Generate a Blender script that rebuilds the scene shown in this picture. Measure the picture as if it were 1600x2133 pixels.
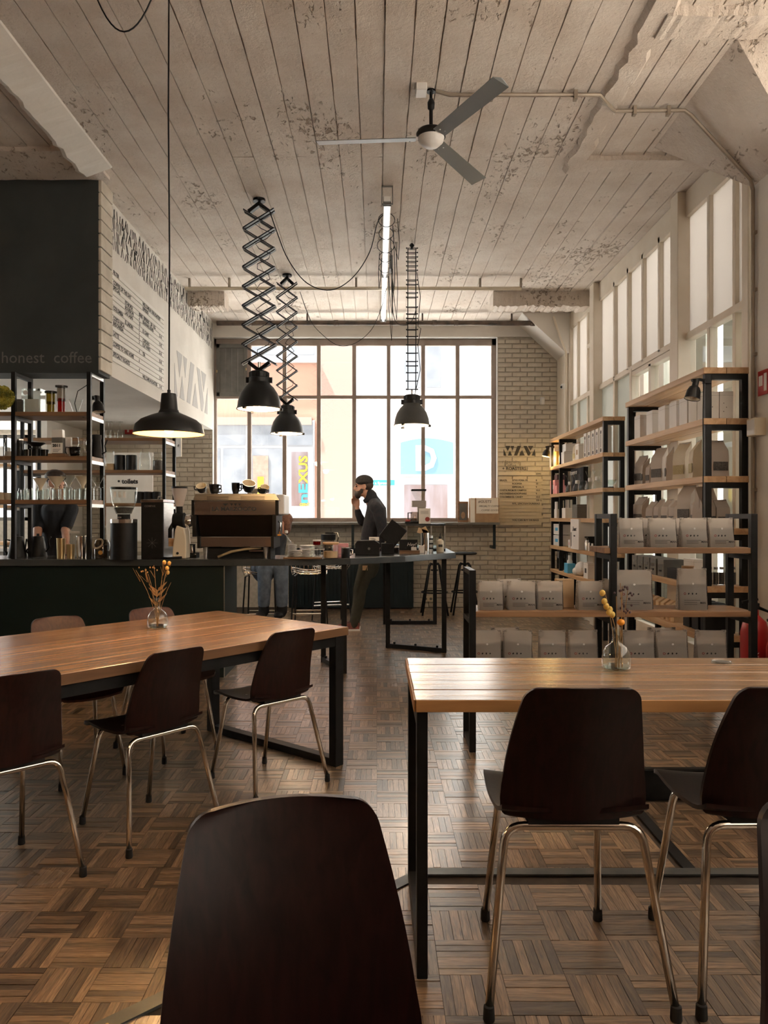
import bpy, bmesh, math, random
from mathutils import Vector, Matrix, Euler
R = math.radians
random.seed(7)
for o in list(bpy.data.objects): bpy.data.objects.remove(o)
scene = bpy.context.scene
C = scene.collection

# ---------------------------------------------------------------- camera, sky, sun, exposure
HC = 1.317            # eye height above the main floor
FPX, CX, CY = 1600.0, 785.0, 1075.0
cam_d = bpy.data.cameras.new('camera'); cam = bpy.data.objects.new('camera', cam_d); C.objects.link(cam)
cam.location = (0, 0, HC); cam.rotation_euler = (R(90), 0, 0)
cam_d.sensor_fit = 'VERTICAL'; cam_d.sensor_height = 36.0; cam_d.sensor_width = 27.0
cam_d.lens = 36.0 * FPX / 2133.0
cam_d.shift_x = (800.0 - CX) / 2133.0
cam_d.shift_y = (CY - 1066.5) / 2133.0
cam_d.clip_start = 0.05; cam_d.clip_end = 200
scene.camera = cam

world = bpy.data.worlds.new('sky'); scene.world = world; world.use_nodes = True
bg = world.node_tree.nodes['Background']
bg.inputs['Color'].default_value = (1.0, 0.965, 0.94, 1); bg.inputs['Strength'].default_value = 1.55

sun_d = bpy.data.lights.new('sun', 'SUN'); sun = bpy.data.objects.new('sun', sun_d); C.objects.link(sun)
sun_d.energy = 15.0; sun_d.angle = R(1.0); sun_d.color = (1.0, 0.955, 0.92)
sun.rotation_euler = Vector((0.42, 0.10, -0.90)).to_track_quat('-Z', 'Y').to_euler()

scene.view_settings.view_transform = 'Standard'; scene.view_settings.look = 'None'
scene.view_settings.gamma = 1.0; scene.view_settings.use_curve_mapping = False
scene.view_settings.exposure = 1.85
scene.cycles.max_bounces = 10; scene.cycles.diffuse_bounces = 5; scene.cycles.glossy_bounces = 4
scene.cycles.transparent_max_bounces = 24; scene.cycles.transmission_bounces = 8
scene.cycles.caustics_reflective = False; scene.cycles.caustics_refractive = False
scene.cycles.sample_clamp_indirect = 6.0

# ---------------------------------------------------------------- helpers
def px(x, Y): return (x - CX) * Y / FPX                 # photo column -> X at depth Y
def pz(y, Y): return HC - (y - CY) * Y / FPX            # photo row -> Z at depth Y
def py(x, X): return X * FPX / (x - CX)                 # depth at which plane X shows in column x

class MB:
    def __init__(s): s.v = []; s.f = []; s.m = []; s.uv = None
    def add(s, vs, fs, mi=0):
        b = len(s.v); s.v += [tuple(v) for v in vs]
        s.f += [tuple(i + b for i in f) for f in fs]; s.m += [mi] * len(fs); return s
    def box(s, x0, x1, y0, y1, z0, z1, mi=0):
        vs = [(x, y, z) for z in (z0, z1) for y in (y0, y1) for x in (x0, x1)]
        return s.add(vs, [(0,2,3,1),(4,5,7,6),(0,1,5,4),(2,6,7,3),(0,4,6,2),(1,3,7,5)], mi)
    def obox(s, c, size, rot=(0,0,0), mi=0):
        M = Matrix.Translation(c) @ Euler(rot).to_matrix().to_4x4()
        h = [a / 2 for a in size]
        vs = [M @ Vector((x*h[0], y*h[1], z*h[2])) for z in (-1,1) for y in (-1,1) for x in (-1,1)]
        return s.add(vs, [(0,2,3,1),(4,5,7,6),(0,1,5,4),(2,6,7,3),(0,4,6,2),(1,3,7,5)], mi)
    def bar(s, a, b, w, h=None, up=(0,0,1), mi=0):
        a = Vector(a); b = Vector(b); d = (b - a); h = w if h is None else h
        dn = d.normalized(); u = Vector(up)
        if abs(dn.dot(u)) > 0.98: u = Vector((0,1,0))
        sx = dn.cross(u).normalized(); sz = sx.cross(dn)
        vs = []
        for p in (a, b):
            for i, j in ((-1,-1),(1,-1),(1,1),(-1,1)): vs.append(p + sx*(i*w/2) + sz*(j*h/2))
        return s.add(vs, [(3,2,1,0),(4,5,6,7),(0,1,5,4),(1,2,6,5),(2,3,7,6),(3,0,4,7)], mi)
    def tube(s, pts, r, n=8, cap=True, mi=0):
        pts = [Vector(p) for p in pts]; k = len(pts)
        rr = r if isinstance(r, (list, tuple)) else [r] * k
        t0 = (pts[1] - pts[0]).normalized()
        u = Vector((0,0,1)) if abs(t0.z) < 0.9 else Vector((1,0,0))
        nrm = (u - t0 * u.dot(t0)).normalized()
        vs = []; prev = t0
        for i, p in enumerate(pts):
            t = ((pts[min(i+1,k-1)] - pts[max(i-1,0)])).normalized()
            ax = prev.cross(t)
            if ax.length > 1e-6: nrm = Matrix.Rotation(prev.angle(t), 3, ax.normalized()) @ nrm
            prev = t; bn = t.cross(nrm)
            for j in range(n):
                a = 2*math.pi*j/n; vs.append(p + (nrm*math.cos(a) + bn*math.sin(a))*rr[i])
        fs = [(i*n+j, i*n+(j+1)%n, (i+1)*n+(j+1)%n, (i+1)*n+j) for i in range(k-1) for j in range(n)]
        if cap: fs += [tuple(range(n-1,-1,-1)), tuple((k-1)*n+j for j in range(n))]
        return s.add(vs, fs, mi)
    def lathe(s, prof, n=20, c=(0,0,0), cap0=False, cap1=False, mi=0, axis=None):
        vs = []
        M = Matrix.Translation(c)
        if axis is not None: M = M @ Vector((0,0,1)).rotation_difference(Vector(axis)).to_matrix().to_4x4()
        for r, z in prof:
            for j in range(n):
                a = 2*math.pi*j/n; vs.append(M @ Vector((r*math.cos(a), r*math.sin(a), z)))
        k = len(prof)
        fs = [(i*n+j, i*n+(j+1)%n, (i+1)*n+(j+1)%n, (i+1)*n+j) for i in range(k-1) for j in range(n)]
        if cap0: fs.append(tuple(range(n-1,-1,-1)))
        if cap1: fs.append(tuple((k-1)*n+j for j in range(n)))
        return s.add(vs, fs, mi)
    def cyl(s, c, r, h, n=16, r2=None, mi=0, axis=None):
        return s.lathe([(r,0),(r if r2 is None else r2,h)], n, c, True, True, mi, axis)
    def prism(s, poly, lo, hi, axis='z', mi=0):
        f = {'z': lambda a,b,t:(a,b,t), 'y': lambda a,b,t:(a,t,b), 'x': lambda a,b,t:(t,a,b)}[axis]
        n = len(poly)
        vs = [f(a,b,lo) for a,b in poly] + [f(a,b,hi) for a,b in poly]
        return s.add(vs, [tuple(range(n-1,-1,-1)), tuple(range(n,2*n))] + [(i,(i+1)%n,n+(i+1)%n,n+i) for i in range(n)], mi)
    def rings(s, rings, cap=True, mi=0):
        n = len(rings[0]); k = len(rings)
        vs = [p for r in rings for p in r]
        fs = [(i*n+j, i*n+(j+1)%n, (i+1)*n+(j+1)%n, (i+1)*n+j) for i in range(k-1) for j in range(n)]
        if cap: fs += [tuple(range(n-1,-1,-1)), tuple((k-1)*n+j for j in range(n))]
        return s.add(vs, fs, mi)
    def blob(s, c, r, n=10, m=7, mi=0):
        r = (r,r,r) if not isinstance(r,(tuple,list)) else r
        rg = []
        for i in range(m):
            t = math.pi*(i+.5)/m - math.pi/2
            rg.append([(c[0]+r[0]*math.cos(t)*math.cos(2*math.pi*j/n), c[1]+r[1]*math.cos(t)*math.sin(2*math.pi*j/n), c[2]+r[2]*math.sin(t)) for j in range(n)])
        return s.rings(rg, True, mi)
    def mesh(s, name, smooth=None):
        me = bpy.data.meshes.new(name); me.from_pydata(s.v, [], s.f)
        if any(s.m): me.polygons.foreach_set('material_index', s.m)
        bm = bmesh.new(); bm.from_mesh(me); bmesh.ops.recalc_face_normals(bm, faces=bm.faces); bm.to_mesh(me); bm.free()
        if smooth: me.shade_smooth() if smooth is True else (me.shade_smooth(), me.set_sharp_from_angle(angle=R(smooth)))
        return me
    def build(s, name, mat, parent=None, smooth=None, bevel=0):
        me = s.mesh(name, smooth)
        for m in (mat if isinstance(mat, (list,tuple)) else [mat]): me.materials.append(m)
        return link(name, me, parent, bevel)

def link(name, me, parent=None, bevel=0):
    o = bpy.data.objects.new(name, me); C.objects.link(o)
    if parent is not None: o.parent = parent
    if bevel:
        b = o.modifiers.new('bevel', 'BEVEL'); b.width = bevel; b.segments = 2; b.limit_method = 'ANGLE'; b.angle_limit = R(40)
        b.harden_normals = False
    return o
def tag(o, label, cat, group=None):
    o['label'] = label; o['category'] = cat
    if group: o['group'] = group
    return o
def thing(name, label, cat, loc=(0,0,0), rz=0, group=None):
    o = bpy.data.objects.new(name, None); C.objects.link(o); o.empty_display_size = .05
    o.location = loc; o.rotation_euler = (0,0,rz)
    return tag(o, label, cat, group)
def struct(o, label=None, cat=None):
    o['kind'] = 'structure'
    if label: o['label'] = label
    if cat: o['category'] = cat
    return o
def sroot(name):
    o = bpy.data.objects.new(name, None); C.objects.link(o); o['kind'] = 'structure'; return o
def stuff(o): o['kind'] = 'stuff'; return o
def dup(root, loc, rz=None, label=None, group=None, scale=None):
    r = root.copy(); C.objects.link(r); r.location = loc
    if rz is not None: r.rotation_euler = (0,0,rz)
    if scale: r.scale = scale
    if label: r['label'] = label
    if group: r['group'] = group
    for ch in list(root.children):
        c = ch.copy(); C.objects.link(c); c.parent = r
        for g in list(ch.children):
            d = g.copy(); C.objects.link(d); d.parent = c
    return r
def text(s, size, mat, parent, loc, rot=(R(90),0,0), bold=0.0, ext=0.0015, align='LEFT', name='lettering', sx=1.0, space=1.0, shear=0):
    cu = bpy.data.curves.new(name, 'FONT'); cu.body = s; cu.size = size; cu.align_x = align; cu.extrude = ext
    cu.offset = bold * size; cu.resolution_u = 2; cu.space_character = space; cu.shear = shear
    t = bpy.data.objects.new(name, cu)
    me = bpy.data.meshes.new_from_object(t)
    bpy.data.objects.remove(t); bpy.data.curves.remove(cu)
    me.name = name; me.materials.clear(); me.materials.append(mat)
    o = link(name, me, parent); o.location = loc; o.rotation_euler = rot; o.scale = (sx,1,1)
    return o
RX = (R(90),0,0)            # reads from the camera side (plane facing -Y)
RE = (R(90),0,R(90))        # reads from the +X side
RW = (R(90),0,R(-90))       # reads from the -X side

# ---------------------------------------------------------------- materials
def nt(name):
    m = bpy.data.materials.new(name); m.use_nodes = True
    t = m.node_tree; return m, t, t.nodes['Principled BSDF']
def mat(name, col, rough=.5, metal=0, col2=None, scale=6, bump=0, bscale=40, stretch=(1,1,1), detail=4, contrast=(.35,.65), coord='Object', spec=None, coat=0, alpha=None):
    m, t, b = nt(name); N = t.nodes; L = t.links
    b.inputs['Base Color'].default_value = (*col,1); b.inputs['Roughness'].default_value = rough; b.inputs['Metallic'].default_value = metal
    if spec is not None: b.inputs['Specular IOR Level'].default_value = spec
    if coat: b.inputs['Coat Weight'].default_value = coat; b.inputs['Coat Roughness'].default_value = .2
    if col2 or bump:
        tc = N.new('ShaderNodeTexCoord'); mp = N.new('ShaderNodeMapping'); mp.inputs['Scale'].default_value = stretch
        L.new(tc.outputs[coord], mp.inputs['Vector'])
        if col2:
            n = N.new('ShaderNodeTexNoise'); n.inputs['Scale'].default_value = scale; n.inputs['Detail'].default_value = detail
            r = N.new('ShaderNodeValToRGB'); r.color_ramp.elements[0].position = contrast[0]; r.color_ramp.elements[1].position = contrast[1]
            r.color_ramp.elements[0].color = (*col,1); r.color_ramp.elements[1].color = (*col2,1)
            L.new(mp.outputs[0], n.inputs['Vector']); L.new(n.outputs['Fac'], r.inputs[0]); L.new(r.outputs[0], b.inputs['Base Color'])
        if bump:
            n2 = N.new('ShaderNodeTexNoise'); n2.inputs['Scale'].default_value = bscale; n2.inputs['Detail'].default_value = 6
            bp = N.new('ShaderNodeBump'); bp.inputs['Strength'].default_value = bump; bp.inputs['Distance'].default_value = .01
            L.new(mp.outputs[0], n2.inputs['Vector']); L.new(n2.outputs['Fac'], bp.inputs['Height']); L.new(bp.outputs[0], b.inputs['Normal'])
    return m
def wood(name, c1, c2, rough=.4, scale=3, stretch=(1,14,14), bump=.15, spec=.5, dark=None, coat=0):
    """grain along local X, shifted from piece to piece"""
    m, t, b = nt(name); N = t.nodes; L = t.links
    tc = N.new('ShaderNodeTexCoord'); mp = N.new('ShaderNodeMapping'); mp.inputs['Scale'].default_value = stretch
    oi = N.new('ShaderNodeObjectInfo'); mu = N.new('ShaderNodeMath'); mu.operation = 'MULTIPLY'; mu.inputs[1].default_value = 37.0
    cb = N.new('ShaderNodeCombineXYZ'); L.new(oi.outputs['Random'], mu.inputs[0])
    for i in range(3): L.new(mu.outputs[0], cb.inputs[i])
    L.new(tc.outputs['Object'], mp.inputs['Vector'])
    ad = N.new('ShaderNodeVectorMath'); ad.operation = 'ADD'; L.new(mp.outputs[0], ad.inputs[0]); L.new(cb.outputs[0], ad.inputs[1])
    n = N.new('ShaderNodeTexNoise'); n.inputs['Scale'].default_value = scale; n.inputs['Detail'].default_value = 8; n.inputs['Distortion'].default_value = .6
    L.new(ad.outputs[0], n.inputs['Vector'])
    r = N.new('ShaderNodeValToRGB'); e = r.color_ramp.elements
    e[0].position = .3; e[0].color = (*c1,1); e[1].position = .68; e[1].color = (*c2,1)
    if dark: k = e.new(.24); k.color = (*dark,1)
    L.new(n.outputs['Fac'], r.inputs[0])
    hv = N.new('ShaderNodeHueSaturation'); mr = N.new('ShaderNodeMapRange'); mr.inputs['To Min'].default_value = .8; mr.inputs['To Max'].default_value = 1.18
    L.new(oi.outputs['Random'], mr.inputs['Value']); L.new(mr.outputs[0], hv.inputs['Value']); L.new(r.outputs[0], hv.inputs['Color'])
    L.new(hv.outputs[0], b.inputs['Base Color'])
    b.inputs['Roughness'].default_value = rough; b.inputs['Specular IOR Level'].default_value = spec
    b.inputs['Coat Weight'].default_value = coat; b.inputs['Coat Roughness'].default_value = .24
    bp = N.new('ShaderNodeBump'); bp.inputs['Strength'].default_value = bump; bp.inputs['Distance'].default_value = .004
    L.new(n.outputs['Fac'], bp.inputs['Height']); L.new(bp.outputs[0], b.inputs['Normal'])
    return m
def glass_thin(name, tint=(1,1,1), refl=1.0, rough=.0):
    m = bpy.data.materials.new(name); m.use_nodes = True; t = m.node_tree; N = t.nodes; L = t.links; N.clear()
    out = N.new('ShaderNodeOutputMaterial'); tr = N.new('ShaderNodeBsdfTransparent'); gl = N.new('ShaderNodeBsdfGlossy')
    mx = N.new('ShaderNodeMixShader'); lw = N.new('ShaderNodeLayerWeight'); lw.inputs[0].default_value = .5; pw = N.new('ShaderNodeMath'); pw.operation = 'POWER'; pw.inputs[1].default_value = 5.0; L.new(lw.outputs['Facing'], pw.inputs[0]); fr = N.new('ShaderNodeMath'); fr.operation = 'MULTIPLY_ADD'; fr.inputs[1].default_value = .9; fr.inputs[2].default_value = .035; L.new(pw.outputs[0], fr.inputs[0])
    tr.inputs[0].default_value = (*tint,1); gl.inputs['Roughness'].default_value = rough
    mu = N.new('ShaderNodeMath'); mu.operation = 'MULTIPLY'; mu.inputs[1].default_value = refl
    L.new(fr.outputs[0], mu.inputs[0]); L.new(mu.outputs[0], mx.inputs[0]); L.new(tr.outputs[0], mx.inputs[1]); L.new(gl.outputs[0], mx.inputs[2])
    L.new(mx.outputs[0], out.inputs[0]); return m
def frost(name, col, trl, trp, rough=.3):
    """cloudy sheet: part diffuse, part translucent, part clear"""
    m = bpy.data.materials.new(name); m.use_nodes = True; t = m.node_tree; N = t.nodes; L = t.links; N.clear()
    out = N.new('ShaderNodeOutputMaterial'); df = N.new('ShaderNodeBsdfPrincipled'); tl = N.new('ShaderNodeBsdfTranslucent'); tp = N.new('ShaderNodeBsdfTransparent')
    df.inputs['Base Color'].default_value = (*col,1); df.inputs['Roughness'].default_value = rough; tl.inputs[0].default_value = (*col,1)
    m1 = N.new('ShaderNodeMixShader'); m1.inputs[0].default_value = trl; m2 = N.new('ShaderNodeMixShader'); m2.inputs[0].default_value = trp
    L.new(df.outputs[0], m1.inputs[1]); L.new(tl.outputs[0], m1.inputs[2]); L.new(m1.outputs[0], m2.inputs[1]); L.new(tp.outputs[0], m2.inputs[2])
    n = N.new('ShaderNodeTexNoise'); n.inputs['Scale'].default_value = 90; tc = N.new('ShaderNodeTexCoord'); bp = N.new('ShaderNodeBump'); bp.inputs['Strength'].default_value = .25
    L.new(tc.outputs['Object'], n.inputs['Vector']); L.new(n.outputs['Fac'], bp.inputs['Height']); L.new(bp.outputs[0], df.inputs['Normal'])
    L.new(m2.outputs[0], out.inputs[0]); return m
def emit(name, col, s):
    m = bpy.data.materials.new(name); m.use_nodes = True; t = m.node_tree; N = t.nodes; L = t.links; N.clear()
    out = N.new('ShaderNodeOutputMaterial'); e = N.new('ShaderNodeEmission'); e.inputs[0].default_value = (*col,1); e.inputs[1].default_value = s
    L.new(e.outputs[0], out.inputs[0]); return m

def concrete(name, c1, c2, c3, bump=.5):
    m, t, b = nt(name); N = t.nodes; L = t.links
    tc = N.new('ShaderNodeTexCoord'); ge = N.new('ShaderNodeNewGeometry')
    n = N.new('ShaderNodeTexNoise'); n.inputs['Scale'].default_value = 2.2; n.inputs['Detail'].default_value = 8; n.inputs['Roughness'].default_value = .62
    r = N.new('ShaderNodeValToRGB'); e = r.color_ramp.elements; e[0].position = .3; e[0].color = (*c1,1); e[1].position = .62; e[1].color = (*c2,1)
    L.new(ge.outputs['Position'], n.inputs['Vector']); L.new(n.outputs['Fac'], r.inputs[0])
    # worn flakes: small spots gathered in patches
    n2 = N.new('ShaderNodeTexNoise'); n2.inputs['Scale'].default_value = 26; n2.inputs['Detail'].default_value = 3; n2.inputs['Distortion'].default_value = 1.0
    n3 = N.new('ShaderNodeTexNoise'); n3.inputs['Scale'].default_value = 1.7; n3.inputs['Detail'].default_value = 3
    mp = N.new('ShaderNodeMapping'); mp.inputs['Scale'].default_value = (1,.55,1); mp.inputs['Location'].default_value = (3,7,1)
    L.new(ge.outputs['Position'], mp.inputs['Vector']); L.new(mp.outputs[0], n2.inputs['Vector']); L.new(mp.outputs[0], n3.inputs['Vector'])
    mu = N.new('ShaderNodeMath'); mu.operation = 'MULTIPLY'; L.new(n2.outputs['Fac'], mu.inputs[0]); L.new(n3.outputs['Fac'], mu.inputs[1])
    r2 = N.new('ShaderNodeValToRGB'); r2.color_ramp.elements[0].position = .36; r2.color_ramp.elements[1].position = .43
    L.new(mu.outputs[0], r2.inputs[0])
    mx = N.new('ShaderNodeMixRGB'); mx.inputs[2].default_value = (*c3,1); L.new(r2.outputs[0], mx.inputs[0]); L.new(r.outputs[0], mx.inputs[1])
    L.new(mx.outputs[0], b.inputs['Base Color']); b.inputs['Roughness'].default_value = .85
    n4 = N.new('ShaderNodeTexNoise'); n4.inputs['Scale'].default_value = 38; n4.inputs['Detail'].default_value = 8; n4.inputs['Roughness'].default_value = .7
    L.new(ge.outputs['Position'], n4.inputs['Vector'])
    su = N.new('ShaderNodeMath'); su.operation = 'SUBTRACT'; L.new(n4.outputs['Fac'], su.inputs[0]); L.new(r2.outputs[0], su.inputs[1])
    bp = N.new('ShaderNodeBump'); bp.inputs['Strength'].default_value = bump; bp.inputs['Distance'].default_value = .02
    L.new(su.outputs[0], bp.inputs['Height']); L.new(bp.outputs[0], b.inputs['Normal'])
    return m
def parquet_mat():
    m, t, b = nt('parquet_wood'); N = t.nodes; L = t.links
    uv = N.new('ShaderNodeUVMap'); at = N.new('ShaderNodeAttribute'); at.attribute_name = 'rnd'; oi = N.new('ShaderNodeObjectInfo')
    ad = N.new('ShaderNodeMath'); ad.operation = 'ADD'; L.new(at.outputs['Fac'], ad.inputs[0]); L.new(oi.outputs['Random'], ad.inputs[1])
    fr = N.new('ShaderNodeMath'); fr.operation = 'FRACT'; L.new(ad.outputs[0], fr.inputs[0])
    mu = N.new('ShaderNodeMath'); mu.operation = 'MULTIPLY'; mu.inputs[1].default_value = 61.0; L.new(fr.outputs[0], mu.inputs[0])
    cb = N.new('ShaderNodeCombineXYZ'); L.new(mu.outputs[0], cb.inputs[2]); L.new(mu.outputs[0], cb.inputs[0])
    va = N.new('ShaderNodeVectorMath'); va.operation = 'MULTIPLY_ADD'; va.inputs[1].default_value = (8, 90, 1); L.new(uv.outputs[0], va.inputs[0]); L.new(cb.outputs[0], va.inputs[2])
    n = N.new('ShaderNodeTexNoise'); n.inputs['Scale'].default_value = 1.6; n.inputs['Detail'].default_value = 6; n.inputs['Distortion'].default_value = .8
    L.new(va.outputs[0], n.inputs['Vector'])
    r = N.new('ShaderNodeValToRGB'); e = r.color_ramp.elements
    e[0].position = .28; e[0].color = (.075,.048,.031,1); e[1].position = .6; e[1].color = (.25,.17,.108,1); k = e.new(.78); k.color = (.35,.26,.18,1)
    L.new(n.outputs['Fac'], r.inputs[0])
    hv = N.new('ShaderNodeHueSaturation'); mr = N.new('ShaderNodeMapRange'); mr.inputs['To Min'].default_value = .40; mr.inputs['To Max'].default_value = 1.55; hv.inputs['Saturation'].default_value = 1.12
    L.new(fr.outputs[0], mr.inputs['Value']); L.new(mr.outputs[0], hv.inputs['Value']); L.new(r.outputs[0], hv.inputs['Color'])
    L.new(hv.outputs[0], b.inputs['Base Color'])
    ge = N.new('ShaderNodeNewGeometry'); nr = N.new('ShaderNodeTexNoise'); nr.inputs['Scale'].default_value = 1.3; nr.inputs['Detail'].default_value = 5
    L.new(ge.outputs['Position'], nr.inputs['Vector'])
    rr = N.new('ShaderNodeMapRange'); rr.inputs['To Min'].default_value = .24; rr.inputs['To Max'].default_value = .46; L.new(nr.outputs['Fac'], rr.inputs['Value'])
    L.new(rr.outputs[0], b.inputs['Roughness']); b.inputs['Specular IOR Level'].default_value = .6; b.inputs['Coat Weight'].default_value = 1.0; b.inputs['Coat IOR'].default_value = 1.62
    cr = N.new('ShaderNodeMapRange'); cr.inputs['To Min'].default_value = .18; cr.inputs['To Max'].default_value = .32; L.new(nr.outputs['Fac'], cr.inputs['Value']); L.new(cr.outputs[0], b.inputs['Coat Roughness'])
    bp = N.new('ShaderNodeBump'); bp.inputs['Strength'].default_value = .35; bp.inputs['Distance'].default_value = .003
    L.new(n.outputs['Fac'], bp.inputs['Height']); L.new(bp.outputs[0], b.inputs['Normal'])
    return m

M = {}
M['concrete'] = concrete('painted_concrete', (.69,.59,.505), (.84,.765,.69), (.40,.315,.24), .9)
M['plaster'] = mat('white_plaster', (.66,.63,.58), .8, col2=(.74,.71,.66), scale=2.5, bump=.15, bscale=25)
M['brick'] = mat('painted_brick', (.52,.47,.39), .75, col2=(.66,.61,.52), scale=5, bump=.5, bscale=30)
M['mortar'] = mat('painted_mortar', (.40,.36,.30), .9, col2=(.50,.45,.38), scale=18, bump=.4)
M['cream'] = mat('cream_paint', (.66,.58,.47), .45, col2=(.72,.65,.55), scale=4, bump=.06)
M['frame'] = mat('taupe_paint', (.30,.235,.20), .5, col2=(.36,.29,.25), scale=5)
M['panelgrey'] = mat('grey_paint', (.13,.13,.12), .6, col2=(.17,.165,.15), scale=8)
M['darkwall'] = mat('charcoal_paint', (.036,.043,.043), .8, col2=(.048,.056,.055), scale=3, bump=.2, bscale=15)
M['letterdark'] = mat('grey_letter', (.16,.16,.155), .6)
M['black'] = mat('black_metal', (.006,.0065,.0075), .45, col2=(.011,.0115,.0125), scale=20, spec=.25)
M['blackmatt'] = mat('black_matt', (.008,.008,.009), .7, col2=(.013,.013,.014), scale=12, spec=.3)
M['rubber'] = mat('black_rubber', (.01,.01,.01), .8)
M['chrome'] = mat('chrome', (.72,.66,.58), .14, 1.0, col2=(.62,.56,.48), scale=30)
M['steel'] = mat('brushed_steel', (.55,.54,.52), .28, 1.0, col2=(.45,.44,.42), scale=8, stretch=(1,1,12))
M['polished'] = mat('polished_steel', (.78,.76,.73), .06, 1.0)
M['brass'] = mat('brass_tone', (.5,.38,.2), .3, 1.0)
M['galv'] = mat('grey_conduit', (.30,.25,.20), .5, .3, col2=(.36,.31,.25), scale=10)
M['pipe'] = mat('rusty_pipe', (.05,.04,.035), .6, col2=(.16,.11,.08), scale=7, bump=.3)
M['ply'] = wood('dark_plywood', (.008,.0028,.0024), (.020,.007,.0055), .36, 2.0, (30,30,2.0), .05, .25)
M['plyback'] = wood('brown_plywood', (.040,.014,.008), (.066,.025,.013), .5, 2.0, (30,30,2.0), .05, .4)
M['tablewood'] = wood('oak_top', (.20,.105,.05), (.42,.25,.13), .24, 1.6, (1.2,16,16), .5, .6, dark=(.05,.026,.014), coat=.4)
M['tableedge'] = wood('oak_edge', (.33,.15,.05), (.46,.24,.09), .5, 2.0, (1.5,14,14), .2)
M['edgedark'] = wood('dark_oak_edge', (.10,.048,.02), (.16,.08,.035), .5, 2.0, (1.5,14,14), .2)  # oak edge with the left table's shadow darkened into its colour
M['pine'] = wood('pine_board', (.42,.24,.115), (.62,.41,.23), .5, 2.0, (1,12,12), .15)
M['rackwood'] = wood('rack_board', (.17,.085,.04), (.32,.18,.09), .45, 2.0, (1,12,12), .3)
M['counter'] = mat('dark_counter', (.035,.04,.042), .22, col2=(.05,.055,.055), scale=5)
M['green'] = mat('dark_green_panel', (.0035,.011,.0105), .55, col2=(.005,.014,.013), scale=4, spec=.3)
M['teal'] = mat('dark_teal_metal', (.005,.012,.016), .5, col2=(.008,.017,.021), scale=6, spec=.3)
M['parquet'] = parquet_mat()
M['floorbase'] = mat('floor_gap', (.03,.02,.013), .8, col2=(.05,.035,.02), scale=20)
M['trim'] = mat('trim_strip', (.10,.11,.11), .4, .7, col2=(.15,.155,.15), scale=12)
M['glass'] = glass_thin('window_glass', (.97,.99,.98), 1.0)
M['clear'] = glass_thin('clear_glass', (.93,.95,.94), 1.6, .02)
M['smoke'] = glass_thin('smoked_glass', (.55,.5,.44), 1.6, .02)
M['amber'] = glass_thin('olive_plastic', (.45,.36,.08), 1.2, .1)
M['redglass'] = glass_thin('red_plastic', (.55,.06,.03), 1.2, .1)
M['aqua'] = glass_thin('green_tinged_glass', (.91,.96,.94), 2.2, .01)
M['mirrorblack'] = mat('dark_mirror', (.05,.045,.04), .08, .9)
M['brasshose'] = mat('tan_hose', (.32,.23,.12), .5)
M['frosthop'] = frost('milky_plastic', (.72,.62,.55), .5, .3)
M['frost'] = frost('frosted_pane', (.60,.575,.545), .78, .02)
M['frostlight'] = frost('fill_window_frost', (.88,.84,.78), .92, .04)
M['reeded'] = frost('lower_pane', (.42,.43,.39), .5, .22)
M['bag'] = frost('frosted_bag', (.82,.77,.71), .68, .34, .35)
M['bagkraft'] = frost('paper_bag', (.56,.49,.43), .35, .04, .5)
M['bagcream'] = frost('cream_bag', (.62,.54,.42), .35, .08, .5)
M['beans'] = mat('coffee_beans', (.05,.045,.042), .6, col2=(.13,.12,.11), scale=120, bump=.5, bscale=160)
M['greenbeans'] = mat('green_beans', (.34,.27,.12), .6, col2=(.5,.42,.22), scale=130, bump=.5, bscale=160)
M['print'] = mat('dark_print', (.035,.033,.032), .7)
M['redprint'] = mat('red_print', (.30,.05,.04), .7)
M['seal'] = mat('bag_seal', (.26,.235,.21), .5, col2=(.5,.47,.43), scale=160, contrast=(.5,.54))
M['white'] = mat('white_card', (.74,.72,.70), .6, col2=(.80,.78,.76), scale=6)
M['offwhite'] = mat('white_enamel', (.78,.77,.75), .35)
M['ceramic'] = mat('cream_ceramic', (.70,.62,.48), .3)
M['mug'] = mat('black_ceramic', (.012,.012,.013), .25)
M['cardboard'] = mat('cardboard', (.36,.23,.14), .8, col2=(.42,.28,.17), scale=14)
M['kraft'] = mat('kraft_paper', (.55,.38,.22), .8, col2=(.62,.44,.27), scale=16)
M['paper'] = mat('paper', (.78,.75,.70), .8, col2=(.82,.80,.76), scale=9)
M['pink'] = mat('pink_card', (.75,.30,.33), .6, col2=(.82,.42,.44), scale=9)
M['blue'] = mat('blue_card', (.10,.42,.68), .6)
M['red'] = mat('red_enamel', (.42,.02,.02), .35)
M['yellow'] = mat('yellow_card', (.85,.52,.08), .6)
M['orange'] = mat('orange_plastic', (.9,.36,.03), .5)
M['slat'] = mat('white_slat', (.74,.72,.68), .55)
M['slatwall'] = mat('cream_slat', (.56,.50,.40), .6, col2=(.62,.56,.46), scale=8)
M['skin'] = mat('skin', (.50,.27,.19), .5, col2=(.55,.31,.22), scale=20)
M['hair'] = mat('dark_hair', (.025,.016,.012), .6, col2=(.05,.03,.022), scale=60, stretch=(1,1,.2))
M['hairred'] = mat('auburn_hair', (.12,.05,.03), .6, col2=(.2,.09,.05), scale=60)
M['plaid'] = mat('navy_plaid', (.010,.012,.020), .85, col2=(.022,.020,.026), scale=26, bump=.3, bscale=60)
M['khaki'] = mat('olive_cloth', (.038,.038,.027), .9, col2=(.055,.053,.039), scale=14, bump=.3)
M['denim'] = mat('blue_denim', (.09,.12,.17), .9, col2=(.15,.19,.25), scale=18, bump=.3)
M['cap'] = mat('black_knit', (.018,.016,.015), .9, col2=(.035,.032,.03), scale=50, bump=.4)
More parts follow.
